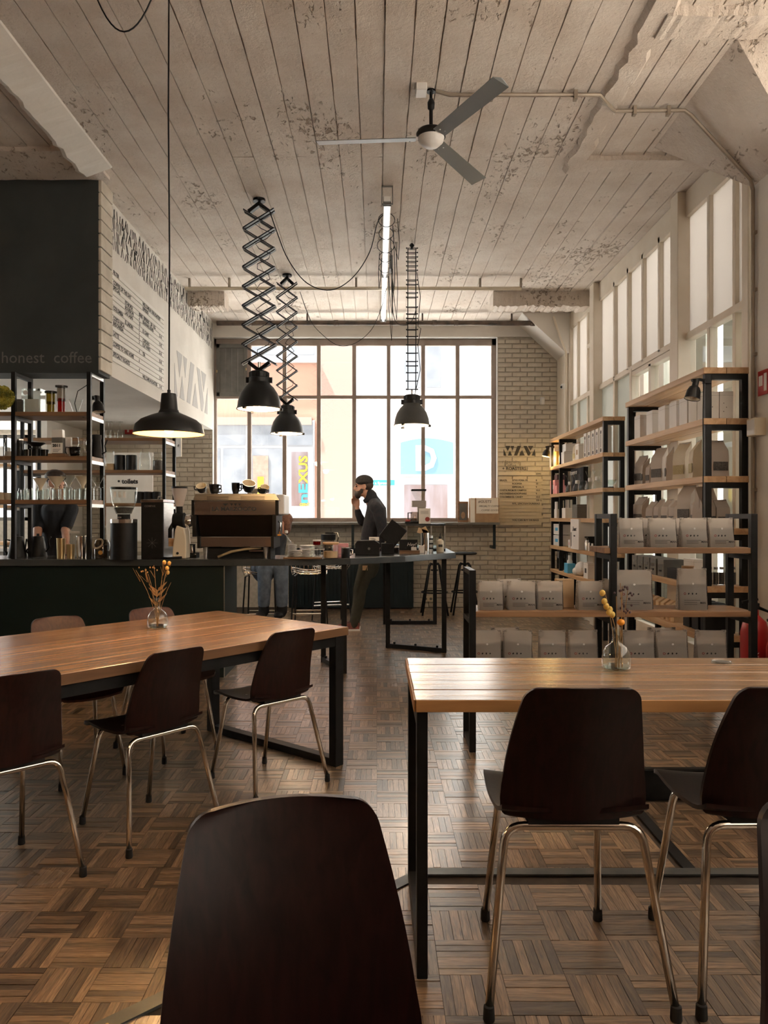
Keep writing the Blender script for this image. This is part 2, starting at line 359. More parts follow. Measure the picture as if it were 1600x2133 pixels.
M['tee'] = mat('black_cotton', (.012,.015,.022), .9, bump=.2)
M['shoe'] = mat('rust_sneaker', (.35,.09,.06), .6, col2=(.10,.05,.05), scale=22)
M['dry'] = mat('dried_stem', (.30,.17,.07), .8, col2=(.40,.25,.11), scale=30)
M['bloom'] = mat('dried_bloom', (.72,.47,.13), .8, col2=(.62,.33,.10), scale=40)
M['bloomyellow'] = mat('yellow_bloom', (.80,.60,.18), .8, col2=(.7,.45,.1), scale=40)
M['purple'] = mat('purple_bloom', (.10,.06,.07), .8)
M['moss'] = mat('yellow_moss', (.50,.42,.06), .9, col2=(.22,.24,.05), scale=22)
M['lampblack'] = mat('lamp_black', (.009,.010,.011), .38, col2=(.013,.0135,.014), scale=6, spec=.35)
M['lampgrey'] = mat('lamp_grey', (.055,.058,.055), .4, col2=(.07,.072,.07), scale=6)
M['lampwarm'] = mat('warm_lining', (.62,.40,.17), .5)
M['lampin'] = mat('lamp_inner', (.85,.80,.70), .5)
M['bulb'] = emit('warm_bulb', (1.0,.62,.25), 6)
M['rearwall'] = mat('brown_wall', (.15,.085,.055), .7, col2=(.2,.12,.08), scale=1.2)
M['bulbsoft'] = emit('soft_bulb', (1.0,.72,.45), 3)
M['tubeon'] = emit('lit_tube', (1.0,.97,.93), 1.2)
M['blade'] = mat('fan_blade', (.20,.21,.215), .35, .25, col2=(.22,.235,.24), scale=2)
# ================================================================ the room
YB = 11.09      # back wall
XG = 2.70       # glazed wall on the right
XS = -2.36      # menu face on the left
ZC = 4.11       # ceiling
ZP = 0.145      # raised platform under the nearest table
ZPIT = -0.15    # sunken landing on the right

# ---- floor
PITX, PITY0, PITY1 = 1.185, 2.54, 3.98
def diag_x(Y): return Y - 2.40          # left edge of the platform
b = MB()
b.box(-6, PITX, -2.5, YB+.3, -.3, -.006); b.box(PITX, XG+.6, PITY1, YB+.3, -.3, -.006); b.box(PITX, XG+.6, -2.5, PITY0, -.3, -.006)
b.box(PITX, XG+.6, PITY0, PITY1, -.4, ZPIT-.006)
floor = struct(b.build('floor', M['floorbase']))
floor['label'] = 'worn mosaic parquet floor in basket weave blocks'
p = MB().prism([(-2.3,-2.5),(XG+.2,-2.5),(XG+.2,2.54),(.14,2.54),(-2.3,.10)], 0, ZP-.006)
platform = struct(p.build('platform', M['floorbase'])); platform['label'] = 'raised parquet platform under the nearest table'
B = .16; NS = 6; SW = B/NS
def strip_mesh():
    m = MB().box(-B/2+.0006, B/2-.0006, -SW/2+.0006, SW/2-.0006, -.006, 0)
    me = m.mesh('parquet_strip'); me.materials.append(M['parquet'])
    u = me.uv_layers.new(name='UVMap')
    for l in me.loops:
        co = me.vertices[l.vertex_index].co; u.data[l.index].uv = (co.x, co.y)
    return me
strip_me = strip_mesh()
field = MB(); fuv = []; frn = []
strip_parts = []
def in_platform(x, y): return y < 2.52 and x > diag_x(y) + .02 and x < XG
def block(cx, cy, z, horiz, parts, parent, clip=None):
    for k in range(NS):
        o = (k + .5) * SW - B/2
        c = (cx, cy + o) if horiz else (cx + o, cy)
        if clip and not clip(*c): continue
        z2 = z + random.uniform(-.0012, .0008)
        if parts:
            s = bpy.data.objects.new('parquet_strip', strip_me); C.objects.link(s); s.parent = parent
            s.location = (c[0], c[1], z2); s.rotation_euler = (0, 0, 0 if horiz else R(90)); strip_parts.append(s)
        else:
            g = .0006
            hx, hy = (B/2-g, SW/2-g) if horiz else (SW/2-g, B/2-g)
            x0,x1,y0,y1 = c[0]-hx, c[0]+hx, c[1]-hy, c[1]+hy
            vs = [(x0,y0,z2),(x1,y0,z2),(x1,y1,z2),(x0,y1,z2),(x0,y0,z2-.006),(x1,y0,z2-.006),(x1,y1,z2-.006),(x0,y1,z2-.006)]
            field.add(vs, [(0,1,2,3),(4,5,1,0),(5,6,2,1),(6,7,3,2),(7,4,0,3)])
            rn = random.random()
            for f in [(0,1,2,3),(4,5,1,0),(5,6,2,1),(6,7,3,2),(7,4,0,3)]:
                for i in f:
                    q = vs[i]; u, v = q[0]-c[0], q[1]-c[1]
                    fuv.append((u, v) if horiz else (v, u)); frn.append(rn)
for i in range(-27, 17):
    for j in range(7, 70):
        cx, cy = (i+.5)*B, (j+.5)*B
        if cy > YB - .02 or cx > XG: continue
        if cx < -1.35 and cy > 6.35: continue
        if in_platform(cx - .2, cy + .2) and in_platform(cx - .2, cy): continue
        if cy < 1.5: continue
        if cx > PITX and PITY0 - .1 < cy < PITY1: continue
        near = (-1.12 < cx < -.55 and 2.0 < cy < 2.9)
        block(cx, cy, 0, (i+j) % 2 == 0, near and len(strip_parts) < 90, floor, lambda x, y: not (y < 2.53 and x > diag_x(y) + .03))
for i in range(7, 17):
    for j in range(15, 25):
        cx, cy = (i+.5)*B + .065, (j+.5)*B + .1
        if cx > PITX+.05 and cy < PITY1: block(cx, cy, ZPIT, (i+j) % 2 == 0, False, floor)
nfloor = len(field.v)
for i in range(-14, 17):
    for j in range(2, 16):
        cx, cy = (i+.5)*B, (j+.5)*B + .043
        if not in_platform(cx, cy): continue
        near = -.02 < cx < 1.1 and cy > 1.62
        block(cx, cy, ZP, (i+j) % 2 == 1, near and len(strip_parts) < 296, platform, lambda x, y: x > diag_x(y) + .05 and y < 2.50)
def build_field(name, mb, parent, uv, rn):
    me = bpy.data.meshes.new(name); me.from_pydata(mb.v, [], mb.f); me.materials.append(M['parquet'])
    u = me.uv_layers.new(name='UVMap'); u.data.foreach_set('uv', [a for t in uv for a in t])
    a = me.attributes.new('rnd', 'FLOAT', 'CORNER'); a.data.foreach_set('value', rn)
    o = link(name, me, parent); return stuff(o)
build_field('parquet_field', field, floor, fuv, frn)
# metal edging
t1 = MB(); t1.box(.14, XG+.2, 2.505, 2.55, ZP-.003, ZP+.004); t1.box(.14, XG+.2, 2.545, 2.55, .0, ZP)
trim1 = struct(t1.build('trim_1', M['trim'])); trim1['label'] = 'dark metal edging strip along the platform'
t2 = MB(); t2.bar((-1.5,.905,ZP),(.155,2.53,ZP),.045,.008)
trim2 = struct(t2.build('trim_2', M['trim'])); trim2['label'] = 'screwed metal strip on the slanting platform edge'
for k in range(5): MB().cyl((-.62+.15*k, -.62+.15*k+2.40-.015, ZP+.003), .004, .002, 8).build('screw', M['brass'], trim2)
t3 = MB(); t3.box(PITX-.04, PITX+.005, PITY0, PITY1+.04, -.002, .004); t3.box(PITX, XG+.2, PITY1, PITY1+.04, -.002, .004); t3.box(PITX, XG+.2, PITY1-.012, PITY1, ZPIT, .002)
trim3 = struct(t3.build('trim_3', M['black'])); trim3['label'] = 'black edging and riser of the sunken landing'

# ---- ceiling: slab with board-marked strips
slab = struct(MB().box(-6.2, XG+.35, -2.7, YB+.3, ZC+.02, ZC+.5).build('ceiling', M['concrete'])); slab['label'] = 'whitewashed board marked concrete ceiling'
bw = .168; x = -6.0; cols = []
while x < XG:
    cols.append((x, min(x+bw, XG))); x += bw
for (x0, x1) in cols:
    segs = [(-2.5, 2.2), (2.2, 5.985), (5.985, YB)]
    for (y0, y1) in segs:
        if x1 < -2.5 and y0 > 5: continue
        dz = random.uniform(0, .007); tl = random.uniform(-.0025, .0025)
        m = MB(); ny = 24; rows = []
        for k in range(ny+1):
            yy = y0 + (y1-y0)*k/ny
            wob = [random.uniform(0,.005) for _ in range(2)]
            rows.append([(x0+.0012+wob[0], yy, ZC+dz-tl), (x1-.0012-wob[1], yy, ZC+dz+tl), (x1-.0012-wob[1], yy, ZC+.03), (x0+.0012+wob[0], yy, ZC+.03)])
        m.rings(rows); m.build('ceiling_board', M['concrete'], slab)
def ridge(x0, x1, y0, y1, d, name='ceiling_ridge', along='y'):
    m = MB(); rows = []; n = 40
    for k in range(n+1):
        t = k/n; w = [random.uniform(-.018,.018) for _ in range(2)]; e = random.uniform(.8,1.0)
        if along == 'y':
            yy = y0+(y1-y0)*t; rows.append([(x0+w[0],yy,ZC+.02),(x0+.04+w[0],yy,ZC-d*e),(x1-.04+w[1],yy,ZC-d*e),(x1+w[1],yy,ZC+.02)])
        else:
            xx = x0+(x1-x0)*t; rows.append([(xx,y0+w[0]*.3,ZC+.02),(xx,y0+.02+w[0]*.3,ZC-d*e),(xx,y1-.02+w[1]*.3,ZC-d*e),(xx,y1+w[1]*.3,ZC+.02)])
    m.rings(rows); return m.build(name, M['concrete'], slab)
wd_ = MB(); rows = []
for k in range(61):
    yy = 2.6+3.56*k/60; w = random.uniform(-.012,.012); e = random.uniform(-.006,.006)
    rows.append([(-2.40,yy,ZC+.02),(-2.36+w,yy,ZC-.075+e),(-2.33+w,yy,ZC-.08+e),(-2.13,yy,ZC-.004),(-2.11,yy,ZC+.02)])
wd_.rings(rows); wd_.build('ceiling_ridge', M['plaster'], slab)
ridge(1.47, 1.66, 2.6, 6.2, .035)
ridge(1.6, XG, 5.95, 6.2, .03, along='x'); ridge(1.6, XG, 4.2, 4.45, .05, along='x'); ridge(-6, -2.2, 5.8, 6.34, .03, along='x')
ridge(1.45, XG, 9.56, 9.86, .19, 'beam_stub', 'x'); ridge(XS, -1.9, 9.56, 9.86, .19, 'beam_stub', 'x')
# haunch of the near column
def frustum(a, za, c, zc):
    A = [(a[0],a[2],za),(a[1],a[2],za),(a[1],a[3],za),(a[0],a[3],za)]; D = [(c[0],c[2],zc),(c[1],c[2],zc),(c[1],c[3],zc),(c[0],c[3],zc)]
    return MB().rings([D, A])
col1 = sroot('column_1'); col1['label'] = 'concrete column with splayed head beside the tall shelf'
frustum((2.10,3.3,4.49,5.84), ZC+.01, (2.655,3.3,4.85,5.43), 3.64).build('column_head', M['concrete'], col1)
MB().box(2.655, 3.3, 4.85, 5.43, 0, 3.66).build('column_shaft', M['plaster'], col1, bevel=.012)
col2 = sroot('column_2'); col2['label'] = 'corner column with splayed head by the brick wall'
MB().prism([(XG,ZC),(2.0,ZC),(2.60,3.56),(XG,3.56)], 10.55, YB-.003, 'y').build('column_head', M['plaster'], col2)
MB().box(2.60, XG, 10.62, YB-.003, 0, 3.57).build('column_shaft', M['cream'], col2, bevel=.01)

# ---- back wall: painted brick around the big window
WX0, WX1 = px(443,YB), px(1036,YB); WZ0, WZ1 = 1.235, 3.90
bw_ = MB(); TH = .30
BX0 = -6.0; LWX0, LWX1, LWZ0, LWZ1 = -5.85, -4.42, 1.25, 2.5
bw_.box(BX0, LWX0, YB+.012, YB+TH, 0, ZC+.02); bw_.box(LWX0, LWX1, YB+.012, YB+TH, 0, LWZ0); bw_.box(LWX0, LWX1, YB+.012, YB+TH, LWZ1, ZC+.02)
bw_.box(LWX1, WX0, YB+.012, YB+TH, 0, ZC+.02); bw_.box(WX0, WX1, YB+.012, YB+TH, 0, WZ0); bw_.box(WX0, WX1, YB+.012, YB+TH, WZ1, ZC+.02)
bw_.box(WX1, XG+.05, YB+.012, YB+TH, 0, ZC+.02)
wall_back = struct(bw_.build('wall_back', M['mortar'])); wall_back['label'] = 'white painted brick wall around the street window'
BL, BH, JT = .205, .058, .010
bricks = {}
rest = MB(); nb = 0
def brick_mesh(L):
    k = round(L, 3)
    if k not in bricks:
        m = MB(); h = BH/2; l = L/2
        m.rings([[(-l,.014,-h),(l,.014,-h),(l,.014,h),(-l,.014,h)], [(-l,-.002,-h),(l,-.002,-h),(l,-.002,h),(-l,-.002,h)], [(-l+.005,-.006,-h+.005),(l-.005,-.006,-h+.005),(l-.005,-.006,h-.005),(-l+.005,-.006,h-.005)]])
        me = m.mesh('brick'); me.materials.append(M['brick']); bricks[k] = me
    return bricks[k]
def lay(x0, x1, z0, z1, part):
    global nb
    zz = z0; row = 0
    while zz + BH < z1 + .01:
        xx = x0 - (row % 2) * (BL/2)
        while xx < x1 - .02:
            a, c = max(xx, x0), min(xx + BL, x1)
            if c - a > .03:
                me = brick_mesh(c - a); loc = ((a+c)/2, YB + random.uniform(-.001,.005), zz + BH/2)
                if part and nb < 290:
                    o = bpy.data.objects.new('brick', me); C.objects.link(o); o.parent = wall_back; o.location = loc; nb += 1
                else:
                    rest.add([Vector(v.co)+Vector(loc) for v in me.vertices], [tuple(p.vertices) for p in me.polygons])
            xx += BL + JT
        zz += BH + JT; row += 1
lay(WX1 + .005, 2.60, .34, 3.86, True)
lay(WX1 + .005, 2.60, .003, .34, False)
lay(-1.3, WX1 + .005, .003, WZ0 - .005, False); lay(-2.9, -1.3, .8, WZ0 - .005, False); lay(-4.35, WX0 - .005, .8, 2.55, False)
stuff(rest.build('brick_field', M['brick'], wall_back))
MB().box(WX0-.02, XG, YB-.01, YB+.02, WZ1+.005, ZC+.02).build('lintel', M['plaster'], wall_back)

# ---- street window
win = sroot('window_1'); win['label'] = 'tall steel street window with sixteen panes'
MX = [px(c, YB) for c in (444,517,591,663,737.5,810,882.5,955,1031)]
FY0, FY1 = YB+.10, YB+.16
fr = MB(); fr.box(WX0, WX1, FY0, FY1, 3.80, WZ1); fr.box(WX0, WX1, FY0, FY1, WZ0, 1.29); fr.box(WX0, MX[0]+.03, FY0, FY1, WZ0, WZ1); fr.box(MX[8]-.035, WX1, FY0, FY1, WZ0, WZ1)
fr.build('window_frame', M['frame'], win, bevel=.006)
for c in MX[1:8]: MB().box(c-.028, c+.028, FY0-.01, FY1, 1.27, 3.82).build('mullion', M['frame'], win, bevel=.006)
MB().box(MX[0], MX[8], FY0-.006, FY1, 3.025, 3.075).build('transom', M['frame'], win, bevel=.006)
for k in range(8):
    for (z0, z1) in ((1.29,3.03),(3.07,3.80)):
        if k == 0 and z0 > 2: continue
        MB().box(MX[k], MX[k+1], FY0+.03, FY0+.036, z0, z1).build('pane', M['glass'], win)
# boarded vent in the first upper bay
pn = MB(); x0, x1 = MX[0]+.03, MX[1]-.03
pn.box(x0, x1, FY0-.03, FY0+.01, 3.06, 3.12); pn.box(x0, x1, FY0-.03, FY0+.01, 3.76, 3.82); pn.box(x0, x0+.05, FY0-.03, FY0+.01, 3.06, 3.82); pn.box(x1-.05, x1, FY0-.03, FY0+.01, 3.06, 3.82)
vp = pn.build('vent_panel', M['panelgrey'], win, bevel=.004)
for k in range(4):
    w = (x1-x0-.1)/4; a = x0+.05+k*w
    MB().box(a+.002, a+w-.002, FY0-.012, FY0+.012, 3.11, 3.77).build('board', M['panelgrey'], vp)
for zz in (3.45, 3.42): MB().obox((x1-.01 if zz > 3.44 else x0+.01, FY0-.035, zz), (.015,.02,.035)).build('hinge', M['brass'], vp)
MB().box(WX0, WX1, YB-.005, FY0, 1.205, 1.235).build('window_sill', M['offwhite'], win)
rv = MB(); rv.box(WX1-.002, WX1+.01, YB+.0, YB+.10, WZ0, WZ1); rv.box(WX0-.01, WX0+.002, YB+.0, YB+.10, WZ0, WZ1); rv.box(WX0, WX1, YB, YB+.10, WZ1-.002, WZ1+.02)
rv.build('reveal', M['offwhite'], win)
win2 = sroot('window_2'); win2['label'] = 'small window behind the bar shelves'
f2 = MB(); f2.box(LWX0, LWX1, FY0, FY1, LWZ0, LWZ0+.05); f2.box(LWX0, LWX1, FY0, FY1, LWZ1-.05, LWZ1); f2.box(LWX0, LWX0+.05, FY0, FY1, LWZ0, LWZ1); f2.box(LWX1-.05, LWX1, FY0, FY1, LWZ0, LWZ1); f2.box(-5.13, -5.07, FY0, FY1, LWZ0, LWZ1)
f2.build('window_frame', M['panelgrey'], win2)
for a, c in ((LWX0+.04,-5.12),(-5.08,LWX1-.04)): MB().box(a, c, FY0+.03, FY0+.036, LWZ0+.04, LWZ1-.04).build('pane', M['glass'], win2)

# ---- other walls
wl = MB(); wl.box(-6.3, -6.0, -2.7, 6.9, 0, ZC+.02); wl.box(-6.3, -6.0, 10.4, YB+.3, 0, ZC+.02); wl.box(-6.3, -6.0, 6.9, 10.4, 0, .9); wl.box(-6.3, -6.0, 6.9, 10.4, 2.5, ZC+.02)
struct(wl.build('wall_left', M['plaster']))
fill_win_l = sroot('fill_window_left'); fill_win_l['label'] = 'added side window, unseen, lighting the bar from the left'  # window added out of view to brighten the bar area
for k in range(5): MB().box(-6.2, -6.12, 6.9+k*.875-.03, 6.9+k*.875+.03, .9, 2.5).build('mullion', M['frame'], fill_win_l)
for k in range(4): MB().box(-6.165, -6.16, 6.9+k*.875+.03, 6.9+(k+1)*.875-.03, .9, 2.5).build('pane', M['glass'], fill_win_l)
struct(MB().box(-6.3, XG+.3, -2.8, -2.5, 0, ZC+.02).build('wall_front', M['rearwall']))
struct(MB().box(XG+.02, XG+.25, -2.5, 4.85, ZPIT, 1.6).build('wall_right', M['plaster']))
fill_win_r = sroot('fill_window_right'); fill_win_r['label'] = 'added high frosted glazing, unseen, lighting the ceiling from the right'  # glazing added out of view to brighten the near ceiling
for k in range(10): MB().box(XG-.03, XG+.06, -2.5+k*.8-.03, -2.5+k*.8+.03, 1.6, ZC).build('post', M['cream'], fill_win_r)
for k in range(9): MB().box(XG, XG+.008, -2.5+k*.8+.03, -2.5+(k+1)*.8-.03, 1.6, ZC).build('pane', M['frostlight'], fill_win_r)

# ---- glazed wall on the right
gw = sroot('window_3'); gw['label'] = 'cream timber glazed partition with frosted upper panes'
def post(Y, w, z0=0, z1=ZC, d=.10, off=0): MB().box(XG-d/2+off, XG+d/2+off, Y-w/2, Y+w/2, z0, z1).build('post', M['cream'], gw, bevel=.006)
def rail(y0, y1, z, h=.06, d=.08): MB().box(XG-d/2, XG+d/2, y0, y1, z-h/2, z+h/2).build('rail', M['cream'], gw, bevel=.005)
def gpane(y0, y1, z0, z1, m): MB().box(XG-.004, XG+.004, y0, y1, z0, z1).build('pane', M[m], gw)
Y1565 = py(1566, XG); Y1430 = py(1430, XG); Y1250 = py(1251, XG)
post(Y1565, .10); post(Y1430, .17, d=.16, off=-.03); post(Y1250, .17, d=.16, off=-.03); post(10.58, .08)
# bay A (nearest)
mA = [Y1565] + [py(c, XG) for c in (1538, 1484)] + [Y1430]
rail(Y1565, Y1430, 2.86); rail(Y1565, Y1430, 4.0, .22)
for c in mA[1:3]: post(c, .05, 0, 3.95, .07)
rail(Y1565, Y1430, .12, .24)
for a, c in zip(mA[:-1], mA[1:]):
    gpane(a+.02, c-.02, 2.88, 3.92, 'frost'); gpane(a+.02, c-.02, .22, 2.84, 'glass')
# bay B with the door
mB = [Y1430] + [py(c, XG) for c in (1381, 1346, 1315, 1286)] + [Y1250]
rail(Y1430, Y1250, 2.86); rail(Y1430, Y1250, 4.0, .22)
for c in mB[1:5]: post(c, .055, 2.86, 3.95, .08)
for a, c in zip(mB[:-1], mB[1:]): gpane(a+.02, c-.02, 2.88, 3.92, 'frost')
dY0, dY1 = py(1408, XG), py(1322, XG)
post(mB[4], .055, 0, 2.86, .08); post(dY1, .07, 0, 2.86, .09); post(dY0, .07, 0, 2.86, .09)
gpane(mB[4]+.02, Y1250-.05, .22, 2.84, 'reeded'); gpane(dY1+.02, mB[4]-.02, .22, 2.84, 'reeded'); rail(dY1, Y1250, .12, .24)
rail(dY0, dY1, 2.80, .05); rail(dY0, dY1, 2.46, .06)
MB().box(XG-.04, XG+.04, (dY0+dY1)/2-.03, (dY0+dY1)/2+.03, 2.46, 2.80).build('post', M['cream'], gw)
for a, c in ((dY0+.03,(dY0+dY1)/2-.03),((dY0+dY1)/2+.03,dY1-.03)): gpane(a, c, 2.49, 2.78, 'glass')
# bay C (far)
mC = [Y1250] + [py(c, XG) for c in (1229, 1208)] + [10.58]
rail(Y1250, 10.58, 2.86); rail(Y1250, 10.58, 4.0, .22); rail(mC[0], mC[1], 3.46, .05); rail(Y1250, 10.58, .12, .24)
for c in mC[1:3]: post(c, .05, 0, 3.95, .07)
for a, c in zip(mC[:-1], mC[1:]): gpane(a+.02, c-.02, 2.88, 3.92, 'frost'); gpane(a+.02, c-.02, .22, 2.84, 'reeded')
# door leaf
door = sroot('door_1'); door['label'] = 'glazed door with dark track behind the tall shelf'
dm = MB(); dm.box(XG-.03, XG+.03, dY0+.03, dY0+.13, 0, 2.40); dm.box(XG-.03, XG+.03, dY1-.13, dY1-.03, 0, 2.40); dm.box(XG-.03, XG+.03, dY0+.03, dY1-.03, 2.30, 2.40); dm.box(XG-.03, XG+.03, dY0+.03, dY1-.03, 0, .25)
dm.build('door_frame', M['cream'], door)
MB().box(XG-.06, XG+.02, dY0, dY1, 2.40, 2.45).build('door_track', M['panelgrey'], door)
MB().box(XG-.045, XG-.03, dY1-.09, dY1-.06, .2, 2.36).build('door_bar', M['black'], door)
MB().box(XG-.004, XG+.004, dY0+.12, dY1-.12, .24, 2.31).build('pane', M['glass'], door)
# hall beyond the partition
hall = sroot('hall'); hall['label'] = 'bright hall seen through the glazed partition'
h = MB(); h.box(XG+.06, 7.2, -2.5, YB+.3, -.3, -.01)
for (a, c) in ((3.2,4.2),(6.3,6.6),(8.6,8.9),(10.9,YB+.3)): h.box(6.9, 7.2, a, c, 0, ZC)
h.box(6.9, 7.2, 3.2, YB, 0, .35); h.box(6.9, 7.2, 3.2, YB, 2.65, ZC)
h.box(XG+.06, 3.3, YB, YB+.3, 0, ZC); h.box(3.3, 6.5, YB, YB+.3, 2.75, ZC); h.box(6.5, 7.2, YB, YB+.3, 0, ZC)
h.build('hall_shell', M['plaster'], hall)
M['hallgrey'] = mat('grey_green_paint', (.30,.31,.27), .7, col2=(.36,.36,.32), scale=3)
for k, yy in enumerate((5.6,6.15,6.75,7.3,7.95,8.5,9.1,9.8,10.5)):  # posts, beam and panel added to break up the hall's glare
    MB().box(3.35, 3.47, yy-.13-.03*(k%2), yy+.13+.03*(k%3), 0, ZC).build('dimming_post', M['hallgrey'], hall)
MB().box(3.36, 3.46, 5.3, 10.9, 2.15, 2.42).build('dimming_beam', M['hallgrey'], hall)
MB().box(3.36, 3.46, 5.3, 10.9, .0, .75).build('dimming_panel', M['hallgrey'], hall)

# ---- menu bulkhead over the bar
bulk = sroot('wall_menu'); bulk['label'] = 'white bulkhead with slatted price list over the bar'
ZS = 2.56
bk = MB(); bk.box(XS-.10, XS, 6.62, YB, ZS, ZC+.02)
bk.box(-6, XS-.10, 6.62, YB, ZS-.0, ZS+.06)
bk.build('bulkhead_face', M['plaster'], bulk)
nz0, nz1 = 2.50, ZC+.02
NX1 = px(205, 6.35)
MB().box(-6, NX1, 6.35, 6.62, nz0, nz1).build('bulkhead_front', M['darkwall'], bulk)
# painted brick return on the end of the front
zz = nz0 + .02
for k in range(14):
    hh = (nz1-.04-nz0)/14
    MB().box(NX1-.002, NX1+.022+random.uniform(-.003,.003), 6.352, 6.622+random.uniform(0,.01), nz0+.02+k*hh+.006, nz0+.02+(k+1)*hh-.004).build('end_block', M['brick'], bulk, bevel=.004)
text('honest  coffee', .135, M['letterdark'], bulk, (px(2,6.35), 6.349, pz(756,6.35)), RX, ext=.001, sx=.97)
# lattice frieze
fz = MB(); zlo, zhi = 3.70, 4.06; yy = 6.72; k = 0
while yy < YB-.1:
    for lay_i in range(4):
        za = zlo + lay_i*.092 + random.uniform(0,.02); ln = random.uniform(.075,.11); sl = random.choice((-1,1))*random.uniform(.012,.05)*(1 if (k//5)%2 else -1)
        y2 = yy + random.uniform(-.015,.015); w = random.uniform(.006,.011)
        fz.add([(XS+.002,y2-w,za),(XS+.002,y2+w,za),(XS+.002,y2+w+sl,za+ln),(XS+.002,y2-w+sl,za+ln)], [(0,1,2,3)])
    yy += .052; k += 1
for q in range(14):
    y2 = random.choice((7.1,7.5,8.6,10.3,10.5,10.7)) + random.uniform(-.05,.05); za = 3.68+random.uniform(0,.3)
    fz.add([(XS+.003,y2-.022,za),(XS+.003,y2+.022,za+.01),(XS+.003,y2+.02,za+.05),(XS+.003,y2-.025,za+.045)], [(0,1,2,3)])
stuff(fz.build('lattice_print', M['print'], bulk))
# price rails: slats across the face with dark lettering
SY0, SY1 = 6.78, 8.48
rows = [('FILTER',.0,''),('',.55,'WELCOME IN OUR ROASTERY'),('COFFEE OF THE DAY',0,'ESPRESSO'),('SPECIAL',0,''),('ETHIOPIA',.32,'DARK  ESPRESSO   250  1KG'),('BOURBON',.32,'SEASONAL BLEND'),('LAS LAJAS',.32,''),('COLOMBIA',0,'EL CANEY'),('EL JARDIN',.32,''),('COSTA RICA',0,'CORTADO'),('INDONESIA',0,'FLAT WHITE'),('',0,''),('LATTE',0,'TEA'),('',0,''),('COFFEE TO TAKE HOME',0,''),('',0,''),('SPECIALTY ROASTS',0,''),('',0,'WELCOME IN ROASTERS')]
nrow = len(rows); zt = 3.52; dzr = (3.52-2.70)/nrow
for i, (l, ind, r_) in enumerate(rows):
    z0 = zt - (i+1)*dzr
    s = MB().box(XS, XS+.012, SY0, SY1, z0, z0+dzr-.009).build('slat', M['slat'], bulk)
    if l: text(l, .047, M['print'], s, (XS+.0125, SY0+.06+ind, z0+.003), RE, bold=.035, ext=.0006, sx=1.12)
    if r_: text(r_, .046, M['print'], s, (XS+.0125, SY0+.92 if len(r_) < 24 else SY0+.8, z0+.003), RE, bold=.035, ext=.0006)
    if l and i > 3: text(random.choice(('5','4','6','25')), .046, M['print'], s, (XS+.0125, SY0+.80, z0+.003), RE, bold=.02, ext=.0006)
    if i > 3 and i % 2: text(random.choice(('25 65','12 42','18 60')), .046, M['print'], s, (XS+.0125, SY0+1.5, z0+.003), RE, bold=.02, ext=.0006)
WAY = [[(0,40),(35,128),(0,128)],[(25,0),(87,0),(56,70)],[(84,62),(112,128),(58,128)],[(98,0),(142,0),(120,60)],[(186,0),(232,0),(180,128),(138,128)],[(245,55),(282,128),(208,128)],[(265,0),(308,0),(362,98),(345,128),(326,128)],[(326,0),(396,0),(360,62)],[(417,40),(417,128),(374,128)]]
def way(parent, origin, ax, width, m, t=.003, off=(0,0,0)):
    k = width/417.0
    for poly in WAY:
        mb = MB(); n = len(poly); out = Vector(off)
        vs = [Vector(origin)+Vector(ax)*(u*k)+Vector((0,0,-v*k)) for u, v in poly]
        mb.add([v for v in vs]+[v+out*t for v in vs], [tuple(range(n)), tuple(range(n,2*n))]+[(i,(i+1)%n,n+(i+1)%n,n+i) for i in range(n)])
        mb.build('logo_piece', m, parent)
M['palegrey'] = mat('pale_grey_paint', (.42,.41,.40), .6)
way(bulk, (XS+.001, 8.95, 3.27), (0,1,0), 1.75, M['palegrey'], .002, (1,0,0))
# bar recess: side walls of the back bar
struct(MB().box(-4.4, -4.25, 9.9, YB, 0, ZS).build('wall_bar', M['plaster']))

# ================================================================ street outside
def facade(name, label): o = sroot(name); o['label'] = label; o['category'] = 'building'; del o['kind']; return o
YF = 17.5
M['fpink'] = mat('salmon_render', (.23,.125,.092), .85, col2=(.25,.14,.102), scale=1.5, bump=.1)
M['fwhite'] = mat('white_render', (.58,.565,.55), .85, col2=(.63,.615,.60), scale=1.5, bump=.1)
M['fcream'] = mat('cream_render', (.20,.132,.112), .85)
M['fbrickrefl'] = mat('reflected_brick', (.16,.095,.075), .85, col2=(.2,.125,.1), scale=10)
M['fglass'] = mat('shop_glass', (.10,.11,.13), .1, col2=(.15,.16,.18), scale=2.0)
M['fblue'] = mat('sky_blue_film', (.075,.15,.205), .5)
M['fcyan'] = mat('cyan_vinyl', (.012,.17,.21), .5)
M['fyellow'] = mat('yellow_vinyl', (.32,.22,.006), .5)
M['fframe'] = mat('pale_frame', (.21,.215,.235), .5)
M['fdoor'] = mat('door_glass', (.09,.06,.057), .2, col2=(.14,.125,.14), scale=1.2, stretch=(3,1,.6))  # brownish reflections streaked into the glass colour
M['asphalt'] = mat('pale_paving', (.52,.50,.48), .9, col2=(.58,.56,.54), scale=4)
street = struct(MB().box(-16, 16, YB+.31, 24, -.4, -.12).build('street', M['asphalt'])); street['label'] = 'paved street outside'
fx = lambda c: px(c, YF); fzz = lambda r: pz(r, YF)
pinkb = facade('pink_building', 'salmon rendered building with shopfront across the street')
XP = fx(741)
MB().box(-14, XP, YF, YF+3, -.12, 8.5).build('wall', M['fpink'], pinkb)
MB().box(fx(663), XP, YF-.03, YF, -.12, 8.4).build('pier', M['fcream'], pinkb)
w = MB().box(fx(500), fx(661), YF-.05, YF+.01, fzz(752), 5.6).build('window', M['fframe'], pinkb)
MB().box(fx(600), fx(655), YF-.06, YF-.04, fzz(740), 5.5).build('pane', M['fglass'], w); MB().box(fx(510), fx(590), YF-.06, YF-.04, fzz(740), 5.5).build('pane', M['fglass'], w)
